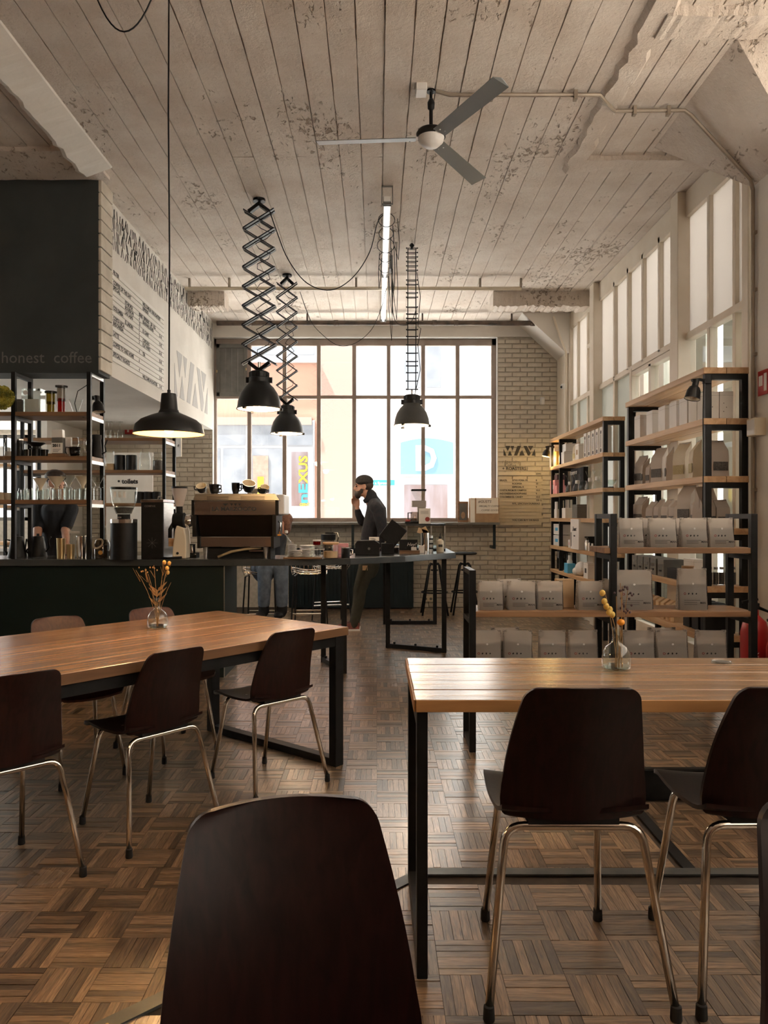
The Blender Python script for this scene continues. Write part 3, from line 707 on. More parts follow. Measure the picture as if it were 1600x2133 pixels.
MB().box(fx(500), fx(664), YF-.12, YF, fzz(756), fzz(750)).build('sill', M['fframe'], pinkb)
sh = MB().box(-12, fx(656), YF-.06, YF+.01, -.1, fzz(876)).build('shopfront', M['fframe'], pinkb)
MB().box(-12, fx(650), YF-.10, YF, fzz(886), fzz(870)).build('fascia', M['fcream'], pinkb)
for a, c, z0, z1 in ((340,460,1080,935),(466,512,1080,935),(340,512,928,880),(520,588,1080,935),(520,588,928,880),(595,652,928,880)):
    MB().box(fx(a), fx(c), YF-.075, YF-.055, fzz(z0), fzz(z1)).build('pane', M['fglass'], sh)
hb = MB().box(fx(528), fx(560), YF-.09, YF-.07, fzz(1060), fzz(950)).build('brick_reflection', M['fbrickrefl'], sh)  # flat panel coloured as brick reflected in the shop glass
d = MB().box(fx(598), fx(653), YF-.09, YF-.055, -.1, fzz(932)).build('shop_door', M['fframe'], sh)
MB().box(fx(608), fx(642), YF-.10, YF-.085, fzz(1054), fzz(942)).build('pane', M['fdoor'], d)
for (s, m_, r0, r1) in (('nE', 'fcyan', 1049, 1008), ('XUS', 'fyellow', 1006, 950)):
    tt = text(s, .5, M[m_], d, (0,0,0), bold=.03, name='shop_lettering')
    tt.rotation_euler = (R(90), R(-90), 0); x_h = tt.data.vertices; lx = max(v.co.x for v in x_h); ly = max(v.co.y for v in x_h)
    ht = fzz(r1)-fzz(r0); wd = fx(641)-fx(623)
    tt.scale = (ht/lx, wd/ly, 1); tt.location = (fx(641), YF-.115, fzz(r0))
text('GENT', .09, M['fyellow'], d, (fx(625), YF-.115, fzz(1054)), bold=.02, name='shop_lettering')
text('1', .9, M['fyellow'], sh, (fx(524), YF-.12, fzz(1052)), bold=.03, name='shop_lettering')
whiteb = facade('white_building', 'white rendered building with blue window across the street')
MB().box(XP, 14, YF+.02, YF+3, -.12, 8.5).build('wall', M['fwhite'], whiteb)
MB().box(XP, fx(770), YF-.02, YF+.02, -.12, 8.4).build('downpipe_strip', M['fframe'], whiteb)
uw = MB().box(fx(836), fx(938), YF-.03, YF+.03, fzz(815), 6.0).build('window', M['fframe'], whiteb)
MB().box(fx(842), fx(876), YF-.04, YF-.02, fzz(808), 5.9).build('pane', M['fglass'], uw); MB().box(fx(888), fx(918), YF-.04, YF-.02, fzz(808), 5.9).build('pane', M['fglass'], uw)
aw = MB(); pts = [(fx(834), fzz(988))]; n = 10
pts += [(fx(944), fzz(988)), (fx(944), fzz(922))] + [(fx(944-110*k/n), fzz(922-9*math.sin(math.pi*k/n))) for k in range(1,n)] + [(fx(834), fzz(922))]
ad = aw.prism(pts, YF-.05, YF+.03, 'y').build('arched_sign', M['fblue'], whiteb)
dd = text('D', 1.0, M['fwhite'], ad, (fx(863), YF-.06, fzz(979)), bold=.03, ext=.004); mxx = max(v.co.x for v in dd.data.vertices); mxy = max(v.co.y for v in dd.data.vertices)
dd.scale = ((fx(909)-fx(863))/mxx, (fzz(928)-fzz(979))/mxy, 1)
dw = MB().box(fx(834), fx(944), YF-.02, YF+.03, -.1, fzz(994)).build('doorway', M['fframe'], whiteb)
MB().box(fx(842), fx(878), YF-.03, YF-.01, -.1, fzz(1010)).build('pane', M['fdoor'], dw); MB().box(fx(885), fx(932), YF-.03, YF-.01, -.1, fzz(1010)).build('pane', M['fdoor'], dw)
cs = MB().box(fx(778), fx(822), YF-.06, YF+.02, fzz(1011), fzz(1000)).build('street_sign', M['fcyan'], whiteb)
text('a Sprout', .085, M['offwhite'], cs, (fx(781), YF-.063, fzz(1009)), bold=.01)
# ================================================================ tables
def table(name, label, loc, rz, L, W, H, nplank, top=.045, leg=.05, frame_in=.03, mats=('tablewood','tableedge'), wide=.09, apron=True):
    """origin at the middle of the right end on the floor; the top runs to local -X"""
    t = thing(name, label, 'table', loc, rz)
    w = W/nplank; z0 = H-top
    for k in range(nplank):
        a = -W/2 + k*w
        m = MB().box(-L+random.uniform(0,.002), -random.uniform(0,.002), a+.0012, a+w-.0012, z0, H-random.uniform(0,.0012))
        m.build('plank', M['tablewood'], t, bevel=.0022)
    MB().box(-L+.002, -.002, -W/2-.004, -W/2+.0005, z0+.001, H-.002).build('front_edge', M[mats[1]], t, bevel=.001)
    if mats[1] == 'edgedark': MB().box(-.0005, .004, -W/2, W/2, z0+.001, H-.002).build('end_edge', M[mats[1]], t, bevel=.001)
    for xe in (-frame_in-wide/2, -L+frame_in+wide/2):
        f = sub = None
        for s in (-1, 1):
            MB().box(xe-wide/2, xe+wide/2, s*(W/2-.005-leg/2)-leg/2, s*(W/2-.005-leg/2)+leg/2, 0, z0).build('leg', M['black'], t, bevel=.003)
        MB().box(xe-wide/2, xe+wide/2, -W/2+.005+leg, W/2-.005-leg, 0, leg*.8).build('floor_bar', M['black'], t, bevel=.003)
        MB().box(xe-wide/2, xe+wide/2, -W/2+.005+leg, W/2-.005-leg, z0-leg, z0).build('top_bar', M['black'], t, bevel=.003)
    for s in ((-1, 1) if apron else ()):
        MB().box(-L+frame_in+wide, -frame_in-wide, s*(W/2-.03)-.02, s*(W/2-.03)+.02, z0-.05, z0).build('apron', M['black'], t)
    return t
# the table on the left, turned towards the room's corner
A_ = Vector((px(725,4.09), 4.09)); Bk = Vector((px(465,4.825), 4.825))
dl = Vector((-.641,-.768)).normalized(); W1 = 1.09
mid = A_ + (Vector((dl.y,-dl.x)) if Vector((dl.y,-dl.x)).dot(Bk-A_) > 0 else Vector((-dl.y,dl.x)))*W1/2
ang = math.atan2(-dl.y, -dl.x)
left_table = table('long_table', 'long oak plank table on black steel frames, turned at an angle on the left', (mid.x, mid.y, 0), ang, 2.7, W1, .729, 6, wide=.06, mats=('tablewood','edgedark'))
# the table on the platform at the right: runs to the right out of view
TX0 = .097
right_table = table('plank_table', 'worn oak plank table standing square on the raised platform', (TX0, (1.937+2.511)/2, ZP), R(180), 2.3, .574, .709, 5, top=.032, frame_in=.004, leg=.045, wide=.028, apron=False)
for o in list(right_table.children):
    if o.name.startswith('front_edge'): o.location.y = 0
k2 = MB().box(-2.298, -.002, .574/2-.0005, .574/2+.004, .709-.031, .709-.001).build('front_edge', M['tableedge'], right_table, bevel=.001)
MB().box(-.0005, .004, -.574/2, .574/2, .709-.031, .709-.001).build('end_edge', M['tableedge'], right_table, bevel=.001)
MB().lathe([(.0,.0006),(.014,.0006),(.015,0)], 20, (-(px(1067,2.45)-TX0), -.20, .709)).build('knot', M['cardboard'], right_table)
tag(MB().lathe([(.0,.002),(.026,.002),(.028,.004),(.030,.004),(.030,0),(0,0)], 28, (px(1503,2.43), 2.43, ZP+.71)).build('glass_coaster', M['aqua']), 'thin round glass coaster at the back of the platform table', 'coaster')

# ================================================================ chairs
def chair_proto():
    t = thing('plywood_chair', 'dark plywood shell chair', 'chair', (0,0,0), 0, 'plywood shell chairs at the tables')
    # backrest
    nu = 14; vs = []; fs = []
    zb, zt_ = .440, .775; rc = .031; hgt = zt_-zb
    vv = [0,.012,.03,.06,.14,.24,.34,.44,.54,.64,.74,.82] + [1-rc/hgt*(1-math.sin(R(a))) for a in (0,15,30,45,60,72,82,90)]
    nv = len(vv)-1
    for side in (0, 1):
        for v in vv:
            z = zb + hgt*v
            y = -.150 - .095*v**1.15 + .018*math.sin(math.pi*v)
            hw = .174 + .004*math.sin(math.pi*min(1,v/.3)) - .043*max(0,(v-.18)/.82)**1.5
            q = max(0, (z-(zt_-rc))/rc); hw -= rc*(1-math.sqrt(max(0,1-q*q)))*.98
            q = max(0, (.02-(z-zb))/.02); hw -= .02*(1-math.sqrt(max(0,1-q*q)))
            z += 0
            for i in range(nu+1):
                u = -1+2*i/nu
                yy = y + .030*u*u*(1-.3*v) - (.011 if side else 0)
                vs.append((hw*u, yy, z + .003*(1-u*u)*v))
    n1 = (nu+1)*(nv+1)
    for j in range(nv):
        for i in range(nu):
            a = j*(nu+1)+i; fs.append((a,a+1,a+nu+2,a+nu+1)); fs.append((n1+a,n1+a+nu+1,n1+a+nu+2,n1+a+1))
    edge = [j*(nu+1) for j in range(nv+1)] + [nv*(nu+1)+i for i in range(1,nu+1)] + [j*(nu+1)+nu for j in range(nv-1,-1,-1)] + [i for i in range(nu-1,0,-1)]
    for a, c in zip(edge, edge[1:]+edge[:1]): fs.append((a, c, n1+c, n1+a))
    MB().add(vs, fs).build('backrest', M['ply'], t, smooth=50)
    # seat: bends up into the back at the rear, drops a little at the front
    vs = []; fs = []; nv = 18
    nu = 12
    for side in (0, 1):
        for j in range(nv+1):
            v = j/nv
            y = -.158 + .378*v
            z = .447 + .020*max(0,1-v*5)**2 - .010*math.sin(math.pi*min(1,v*1.1)) - .030*max(0,(v-.8)/.2)**2
            hw = .166 + .024*math.sin(math.pi*min(1,.25+v*.6)) - .006
            if v > .86: q = (v-.86)/.14; hw *= .86+.14*math.sqrt(max(0,1-q**2.4))
            for i in range(nu+1):
                u = -1+2*i/nu
                vs.append((hw*u, y, z + .012*u*u - (.011 if side else 0)))
    n1 = (nu+1)*(nv+1)
    for j in range(nv):
        for i in range(nu):
            a = j*(nu+1)+i; fs.append((a,a+1,a+nu+2,a+nu+1)); fs.append((n1+a,n1+a+nu+1,n1+a+nu+2,n1+a+1))
    edge = [j*(nu+1) for j in range(nv+1)] + [nv*(nu+1)+i for i in range(1,nu+1)] + [j*(nu+1)+nu for j in range(nv-1,-1,-1)] + [i for i in range(nu-1,0,-1)]
    for a, c in zip(edge, edge[1:]+edge[:1]): fs.append((a, c, n1+c, n1+a))
    MB().add(vs, fs).build('seat', M['ply'], t, smooth=50)
    # chrome hoops: rear and front, each carrying two legs
    def hoop(yf, yt, xf, xt, zt2, name):
        pts = [(-xf,yf,.02)]; r = .045
        d = Vector((xf-xt,yf-yt,-zt2)).normalized()
        pl = Vector((-xt, yt, zt2))
        for k in range(7):
            a = k/6; lo = Vector((-xt,yt,zt2)) + Vector((-(xf-xt),(yf-yt),-zt2))*(r/zt2)*1.0; hi = Vector((-xt+r,yt,zt2))
            p = (1-a)**2*lo + 2*a*(1-a)*pl + a*a*hi; pts.append(tuple(p))
        pts += [(-x,y,z) for x,y,z in pts[::-1]]
        ho_ = MB().tube(pts, .0105, 10).build(name, M['chrome'], t, smooth=True)
        for s in (-1,1):
            c = MB(); c.lathe([(.0125,0),(.014,.004),(.0125,.034),(.010,.036)], 12, (s*xf, yf, 0), True, True); c.build('foot_cap', M['rubber'], ho_, smooth=40)
    hoop(-.222, -.135, .2175, .165, .418, 'rear_hoop'); hoop(.222, .13, .163, .135, .418, 'front_hoop')
    MB().box(-.11,.11,-.145,-.09,.425,.440).build('mount_block', M['blackmatt'], t); MB().box(-.11,.11,.10,.15,.418,.432).build('mount_block', M['blackmatt'], t)
    for s in (-1,1): MB().tube([(s*.10,-.135,.42),(s*.10,.13,.42)], .009, 8).build('side_rail', M['chrome'], t, smooth=True)
    for s in (-1,1): MB().cyl((s*.09,.03,.4375), .006, .003, 8).build('screw', M['steel'], t)
    return t
ch = chair_proto()
chairs = [
 ((.478,2.006,ZP), 0, 'dark plywood chair pushed square to the platform table, its whole back in view'),
 ((.970,2.015,ZP), R(1), 'dark plywood chair at the platform table cut by the right edge'),
 ((-.073,.838,ZP), R(194), 'large dark plywood chair back in the middle of the foreground'),
 ((.667,.845,ZP), R(181), 'dark plywood chair back just entering the bottom right corner'),
 ((-.556,3.818,0), R(45), 'dark plywood chair at the long table nearest its right end'),
 ((-.985,3.27,0), R(50), 'dark plywood chair at the long table, middle of the near side'),
 ((-1.385,2.812,0), R(45), 'dark plywood chair at the long table cut by the left edge'),
]
for i, (loc, rz, lab) in enumerate(chairs):
    if i == 0: c0 = ch; c0.location = loc; c0.rotation_euler = (0,0,rz); c0['label'] = lab
    else: dup(ch, loc, rz, lab, None, (.95,1,1) if i == 2 else None)
for loc, lab in (((-1.555,3.955,0), 'brown plywood chair on the far side of the long table, further left'), ((-1.172,4.357,0), 'brown plywood chair on the far side of the long table behind the vase')):
    c = dup(ch, loc, R(225), lab)
    for p in c.children:
        if p.name.startswith(('backrest','seat')):
            p.data = p.data.copy(); p.data.materials[0] = M['plyback']

# ================================================================ vases with dried flowers
def vase(name, label, loc, s, mb=1.0):
    t = thing(name, label, 'vase', loc)
    k = s
    prof = [(.0,.003),(.046,.003),(.052,.010),(.053,.045),(.050,.066),(.038,.086),(.021,.098),(.0165,.108),(.0155,.140),(.0165,.152),(.0185,.156),(.0165,.160)]
    MB().lathe([(r*k,z*k) for r,z in prof], 28).build('bottle', M['aqua'], t, smooth=True)
    MB().lathe([(.0,.005*k),(.044*k,.005*k),(.049*k,.012*k),(.049*k,.016*k),(0,.016*k)], 24).build('base_glass', M['aqua'], t, smooth=40)
    return t
def stem(mb, p0, p1, bend, r=.0011):
    p0 = Vector(p0); p1 = Vector(p1); b2 = Vector(bend)
    mb.tube([p0*(1-a)**2 + ((p0+p1)/2+b2)*2*a*(1-a) + p1*a*a for a in (0,.2,.4,.6,.8,1)], r, 5)
v1 = vase('flower_vase', 'small glass bottle vase with brown dried flowers on the long table', (px(325,4.0), 4.03, .729), 1.0)
m = MB()
tips = [(-.115,0,.305),(-.07,.01,.30),(-.02,0,.33),(.035,0,.345),(.055,.01,.335),(.045,-.01,.29),(.07,0,.24),(-.05,0,.285),(.02,.01,.25)]
for tp in tips: stem(m, (0,0,.01), tp, (tp[0]*-.25, 0, .02))
for q in range(16):
    tp = Vector(random.choice(tips[:5])); stem(m, tp*.8, tp*.98+Vector((random.uniform(-.03,.03),random.uniform(-.02,.02),random.uniform(-.02,.02))), (0,0,0), .0007)
m.build('stems', M['dry'], v1)
for tp in ((.035,0,.345),(.058,.01,.34),(.052,-.008,.315),(.053,0,.292)): MB().blob(tp, (.010,.010,.012), 8, 6).build('bloom', M['bloom'], v1, smooth=True)
for q in range(9):
    tp = Vector((-.10+.012*q, random.uniform(-.01,.01), .30+random.uniform(-.01,.02))); MB().blob(tp, (.004,.003,.005), 6, 4).build('bud', M['dry'], v1)
m = MB()
for q in range(7):
    a = random.uniform(.11,.2); sd = random.choice((-1,1)); m.add([(0,0,a),(.004,0,a+.015),(sd*.05,.004,a+.05),(sd*.02,0,a+.01)], [(0,1,2,3)])
m.build('leaves', M['dry'], v1)
v2 = vase('flower_vase', 'rounded glass bottle vase with yellow and purple dried flowers on the platform table', (px(1285,2.31), 2.315, ZP+.71), .80, 1)
m = MB(); s = .80
tips = [(-.028,0,.205),(-.035,0,.235),(.012,0,.26),(.02,.005,.25),(.008,0,.145),(.0,0,.22),(.035,0,.24)]
for tp in tips: stem(m, (random.uniform(-.015,.02),0,.008), tp, (.006,0,.02), .0012)
m.build('stems', M['dry'], v2)
for tp in ((-.03,0,.19),(-.018,.004,.18),(-.036,0,.205),(-.042,0,.23),(-.022,0,.172),(-.012,0,.165)): MB().blob(tp, (.009,.008,.010), 8, 6).build('bloom', M['bloomyellow'], v2, smooth=True)
MB().blob((.014,0,.142), (.012,.011,.010), 8, 6).build('bloom', M['orange'], v2, smooth=True)
for q in range(20):
    tp = (random.uniform(-.005,.05), random.uniform(-.012,.012), random.uniform(.17,.265)); MB().blob(tp, .004, 6, 4).build('bud', M['purple'], v2)

# ================================================================ low display rack with coffee bags
rk = thing('display_rack', 'stepped black steel rack with wooden boards holding rows of coffee bags', 'shelf', (0,0,0))
RY0, RY1 = 4.28, 4.60; rx0, rxm, rx1 = px(985,RY0), px(1279,RY0), px(1572,RY0)
def rpost(x, y, z1): MB().box(x-.018, x+.018, y-.018, y+.018, 0, z1).build('post', M['black'], rk, bevel=.002)
Ztop, Zlow = 1.33, 1.015
for y in (RY0+.018, RY1-.018):
    rpost(rx0, y, Zlow); rpost(rxm, y, Ztop); rpost(rx1, y, Ztop)
for x, z in ((rx0,Zlow),(rxm,Ztop),(rx1,Ztop),(rx0,.74),(rxm,.74),(rx1,.74),(rx0,.41),(rxm,.41),(rx1,.41),(rxm,1.10),(rx1,1.10),(rx0,.04),(rx1,.04),(rxm,.04)):
    MB().box(x-.016, x+.016, RY0+.036, RY1-.036, z-.028, z).build('crossbar', M['black'], rk)
for z, a, c in ((.785,rx0,rx1),(.455,rx0,rx1),(1.14,rxm,rx1)):
    for q in range(2):
        ya = RY0+.005+q*(RY1-RY0-.01)/2; 
        MB().box(a+.012 if a == rx0 else a-.05, c+.0, ya+.001, ya+(RY1-RY0-.01)/2-.001, z-.032, z).build('shelf_board', M['rackwood'], rk, bevel=.002)
def bag_proto(w, h, d, name='coffee_bag', body='bag'):
    t = thing(name, 'frosted coffee bag', 'coffee bag', (0,0,0))
    rg = []; n = 9
    for j in range(n+1):
        v = j/n; z = h*v
        dd = d/2*(1-v**1.5)*(.85+.15*math.sin(math.pi*min(1,v*2)))+.003
        ww = w/2*(1-.02*math.sin(math.pi*v))
        rg.append([(-ww,0,z),(-ww*.93,-dd*.8,z),(-ww*.5,-dd,z),(0,-dd*1.04,z),(ww*.5,-dd,z),(ww*.93,-dd*.8,z),(ww,0,z),(ww*.93,dd*.8,z),(0,dd,z),(-ww*.93,dd*.8,z)])
    MB().rings(rg).build('pouch', M[body], t, smooth=45)
    rb = []
    for j in range(6):
        v = j/5*.60; z = h*v+.004; dd = d/2*(1-v**1.5)*.86; ww = w/2*.93; wob = (.0,.006,-.004,.005)[j%4] if j == 5 else 0
        rb.append([(-ww,0,z+wob),(-ww*.9,-dd*.8,z-wob),(0,-dd,z+wob*1.5),(ww*.9,-dd*.8,z),(ww,0,z-wob),(ww*.9,dd*.8,z),(0,dd,z+wob),(-ww*.9,dd*.8,z)])
    MB().rings(rb).build('coffee_fill', M['beans'], t, smooth=45)
    def fy(v): return -(d/2*(1-v**1.5)*(.85+.15*math.sin(math.pi*min(1,v*2)))+.003)*1.05 - .001
    for s in (-1,1):
        MB().box(min(s*w*.5,s*w*.36), max(s*w*.5,s*w*.36), -.004, .004, h*.90, h+.003).build('seal_tab', M['seal'], t)
        MB().add([(s*w*.505,-d*.30,.004),(s*w*.505,d*.35,.004),(s*w*.50,.004,h*.93),(s*w*.50,-.004,h*.93)], [(0,1,2,3)]).build('gusset', M['seal'], t)
    MB().box(-w*.49, w*.49, -.0045, .0045, h*.83, h*.85).build('zip_line', M['seal'], t)
    MB().cyl((0, fy(.62)-.0005, h*.64), .006, .0015, 10, axis=(0,-1,0)).build('valve', M['offwhite'], t)
    for k, mm in enumerate(('redprint','print','print','print')):
        xx = -w*.30 + k*w*.13; z = h*.40; yy = fy(.40)
        if k == 0: MB().lathe([(.007,0),(.007,.001),(.0042,.001),(.0042,0),(.007,0)], 12, (xx,yy,z), axis=(0,-1,0)).build('icon', M[mm], t)
        else: MB().obox((xx,yy,z), (.007,.001,.010 if k < 3 else .008), (0,R(45) if k != 2 else 0,0)).build('icon', M[mm], t)
    for k in range(3): MB().box(-w*.34, w*(.10 if k else .2), fy(.24-.05*k)-.001, fy(.24-.05*k), h*(.24-.05*k), h*(.24-.05*k)+.0018).build('print_line', M['print'], t)
    text('MAN', .016, M['print'], t, (w*.20, fy(.18)-.0012, h*.16), bold=.02, ext=.0004)
    return t
bagS = bag_proto(.155, .165, .075); bagT = bag_proto(.19, .225, .085); bagM = bag_proto(.165, .215, .08)
used = set()
def place(proto, loc, rz, label, group, scale=None):
    if proto.name not in used:
        used.add(proto.name); proto.location = loc; proto.rotation_euler = (0,0,rz); proto['label'] = label; proto['group'] = group
        if scale: proto.scale = scale
        return proto
    return dup(proto, loc, rz, label, group, scale)
YB1 = RY0 + .10
g = 'coffee bags on the display rack'
for c, w, lab in ((1313,.9,'leftmost of four'),(1379,1.0,'second from left'),(1444,.95,'third from left'),(1500,.93,'rightmost of four')):
    place(bagS, (px(c,YB1), YB1, 1.14), R(random.uniform(-4,4)), 'small frosted coffee bag on the top rack board, '+lab, g, (w*1.02,1,1.0))
for c, w, lab in ((1022,.92,'first beside the low end post'),(1086,1.05,'second from the low end post'),(1145,.95,'third, in front of the brown carton'),(1228,.98,'fourth, left of the steel post')):
    place(bagS, (px(c,YB1), YB1, .785), R(random.uniform(-4,4)), 'small frosted coffee bag on the middle board, '+lab, g, (w,1,.98))
place(bagT, (px(1318,YB1), YB1, .785), R(3), 'broad tall coffee bag on the middle board behind the vase flowers', g, (1.15,1,1.0))
place(bagT, (px(1441,YB1), YB1, .785), R(-5), 'tall narrow coffee bag standing alone at the right of the middle board', g, (.85,1,1.03))
for c, w, lab in ((1014,1.0,'far left'),(1078,1.0,'second from left'),(1150,.93,'third from left'),(1214,1.0,'fourth from left'),(1330,1.08,'just right of the vase'),(1398,1.12,'second from the right end'),(1480,1.05,'at the right end')):
    place(bagM, (px(c,YB1), YB1, .455), R(random.uniform(-4,4)), 'frosted coffee bag on the bottom board of the rack, '+lab, g, (w,1,.98))
for c, z in ((1052,.455),(1378,.455),(1060,.785),(1282,.785),(1350,1.14),(1414,1.14)):
    dup(bagM if z < .5 else bagS, (px(c,YB1+.1), YB1+.10, z), R(2), {(1052,.455):'half hidden coffee bag behind the second bag of the bottom board',(1378,.455):'half hidden coffee bag at the right of the bottom board, behind the others',(1060,.785):'half hidden coffee bag behind the second bag of the middle board',(1282,.785):'half hidden coffee bag behind the broad tall bag',(1350,1.14):'half hidden coffee bag behind the second bag of the top board',(1414,1.14):'half hidden coffee bag behind the third bag of the top board'}[(c,z)], g)
ct = thing('carton', 'plain brown carton behind the bags on the middle board', 'box', (px(1178,YB1+.08), YB1+.11, .785))
MB().box(-.05,.05,-.03,.03,0,.165).build('carton_body', M['kraft'], ct, bevel=.002); MB().box(-.05,.05,-.031,-.0295,.155,.157).build('fold_line', M['cardboard'], ct)

# ================================================================ wall shelving along the glazing
def shelf_unit(name, label, x0, x1, ys, zs, ztop, board=.045, post=.045):
    t = thing(name, label, 'shelf', (0,0,0))
    for y in ys:
        for x in (x0+post/2, x1-post/2):
            MB().box(x-post/2, x+post/2, y-post/2, y+post/2, 0, ztop-board).build('post', M['black'], t, bevel=.002)
        for z in zs+[ztop]:
            MB().box(x0+post, x1-post, y-post/2, y+post/2, z-board-.04, z-board).build('crossbar', M['black'], t)
    for z in zs+[ztop]:
        nb_ = 2; w = (x1-x0+.02)/nb_
        for q in range(nb_):
            b = MB().box(-.5, .5, -w/2+.001, w/2-.001, -board, 0).build('shelf_board', M['pine'], t, bevel=.0025)
            ln = ys[-1]-ys[0]+post+.012; b.scale = (ln,1,1); b.rotation_euler = (0,0,R(90)); b.location = (x0-.015+w*(q+.5), (ys[0]+ys[-1])/2, z)
    return t
tx0, tx1 = px(1468,5.45), 2.63
Z_T = [.47,.82,1.23,1.60,2.01]
tall = shelf_unit('tall_shelf', 'tall black steel shelf with pine boards of paper bags by the glazing', tx0, tx1, [5.46,7.12], Z_T, 2.37)
sx0, sx1 = px(1257,8.13), 2.62
Z_S = [.60,.92,1.29,1.617,1.99]
short = shelf_unit('brew_gear_shelf', 'longer black steel shelf with brewing gear, reaching the brick wall', sx0, sx1, [8.14,10.1,10.55], Z_S, 2.37)
# white cartons on the tall shelf
def carton(name, label, cat, loc, size, m='white', rz=0, group=None, mark=None, lid=True):
    t = thing(name, label, cat, loc, rz, group)
    MB().box(-size[0]/2, size[0]/2, -size[1]/2, size[1]/2, 0, size[2]).build('box_body', M[m], t, bevel=.002)
    if lid: MB().box(-size[0]/2-.0008, size[0]/2+.0008, -size[1]/2-.0008, size[1]/2+.0008, size[2]*.86, size[2]*.868).build('lid_line', M['seal'], t)
    if mark:
        f = mark if isinstance(mark, str) else 'print'
        MB().box(-size[0]/2-.001, -size[0]/2, -size[1]*.2, size[1]*.2, size[2]*.35, size[2]*.65).build('printed_label', M[f], t)
    return t
gz = 'white cartons on the tall shelf'
spots = [1340,1366,1392,1416,1438,1458]
for i, c in enumerate(spots):
    yy = py(c, tx0+.09)
    carton('white_carton', ['white carton farthest along the row on the tall shelf','second white carton of the row on the tall shelf','third white carton of the row on the tall shelf','fourth white carton of the row on the tall shelf','fifth white carton of the row, under the clamp lamp','off white carton of the row nearest the lamp'][i], 'box', (tx0+.10, yy, 2.011), (.13,.15,.215), 'white' if i < 5 else 'paper', 0, gz)
for i, (xx, yy) in enumerate(((tx0+.08,5.58),(tx0+.19,5.60))):
    t = carton('coffee_tin_box', 'cream box with small printed marks at the tall shelf end, '+('left' if i == 0 else 'right'), 'box', (xx, yy, 2.011), (.10,.13,.20 if i == 0 else .205), 'paper', R(3), gz)
    for q in range(3): MB().obox((-.02+.02*(q%2), -.0655, .06+.03*q), (.006,.001,.006)).build('printed_mark', M['print'], t)
# paper bags on the tall shelf
def pbag_proto(w, h, d, fill='bagkraft', name='paper_bag'):
    t = thing(name, 'paper bag', 'paper bag', (0,0,0)); rg = []
    for j, (v, a, b2, tw) in enumerate(((0,1,1,0),(.25,1.03,1.05,.01),(.5,1,.95,.0),(.72,.98,.6,-.01),(.9,.97,.2,.012),(1,.96,.03,.02))):
        ww, dd, z = w/2*a, d/2*b2, h*v
        rg.append([(-ww,-dd+tw,z),(-ww*.3,-dd*1.05+tw,z+random.uniform(-.004,.004)),(ww*.3,-dd+tw*1.3,z),(ww,-dd+tw,z),(ww*1.0,dd*.2+tw,z+.003),(ww,dd+tw,z),(0,dd+tw,z),(-ww,dd+tw,z),(-ww,0+tw,z)])
    MB().rings(rg).build('bag_body', M[fill], t, smooth=35)
    MB().box(-w*.42, w*.42, -d*.53, -d*.50, h*.16, h*.4).build('window_patch', M['beans'] if fill == 'bagkraft' else M['greenbeans'], t)
    MB().box(-w*.48, w*.48, .014, .022, h*.93, h*.985).build('top_seal', M['seal'], t)
    return t
pb1 = pbag_proto(.12,.24,.09); pb2 = pbag_proto(.15,.32,.10,'bagkraft'); pb3 = pbag_proto(.15,.31,.10,'bagcream')
gp = 'paper bags on the tall shelf'
F = R(-90)      # facing the room (-X)
rows_ = [(1338,1.601,pb2,.85,F+.3,'tallest at the far end of the upper bag row'),(1347,1.601,pb1,1,F-.2,'small one beside the far post on the upper bag row'),(1357,1.601,pb1,.85,F,'dark small one in the upper bag row'),(1376,1.601,pb2,.95,F+.35,'wide one showing its beans in the upper bag row'),(1398,1.601,pb2,.9,F-.3,'shaded one leaning in the upper bag row'),(1424,1.601,pb3,.98,F+.3,'tall golden one in the upper bag row'),(1452,1.601,pb3,.95,F-.2,'golden one next to the near post of the upper bag row')]
for c, z, pr, s, rz, lab in rows_:
    place(pr, (tx0+.12, py(c, tx0+.12), z), rz, 'paper coffee bag, '+lab, gp, (s,s,s))
for (xx, yy, z, pr, s, rz, lab) in ((tx0+.13,5.55,1.601,pb1,1.1,R(8),'brown one at the near end of the upper bag row'),):
    place(pr, (xx,yy,z), rz, 'paper coffee bag, '+lab, gp, (s,s,s))
rows_ = [(1336,pb1,1.1,F+.3,'crumpled one at the far end of the lower bag row'),(1347,pb1,1.05,F-.3,'folded one in the far half of the lower bag row'),(1360,pb1,.9,F+.2,'one of the short row on the lower bag board, farthest'),(1376,pb1,.95,F,'short one on the lower bag board, middle'),(1393,pb1,.95,F+.1,'short one on the lower bag board, pinkish'),(1408,pb1,.9,F,'short dark one on the lower bag board'),(1436,pb2,1.1,F+.25,'tall crumpled one on the lower bag board'),(1456,pb1,1.0,F-.1,'short one by the near post of the lower bag board')]
for c, pr, s, rz, lab in rows_:
    dup(pr, (tx0+.12, py(c, tx0+.12), 1.231), rz, 'paper coffee bag, '+lab, gp, (s,s,s))
for xx, yy, pr, s, lab in ((tx0+.07,5.56,pb1,.9,'left of the near end group on the lower bag board'),(tx0+.16,5.55,pb1,.85,'right of the near end group on the lower bag board'),(tx0+.12,5.72,pb2,.95,'tall at the back of the near end group')):
    dup(pr, (xx,yy,1.231), R(5), 'paper coffee bag, '+lab, gp, (s,s,s))
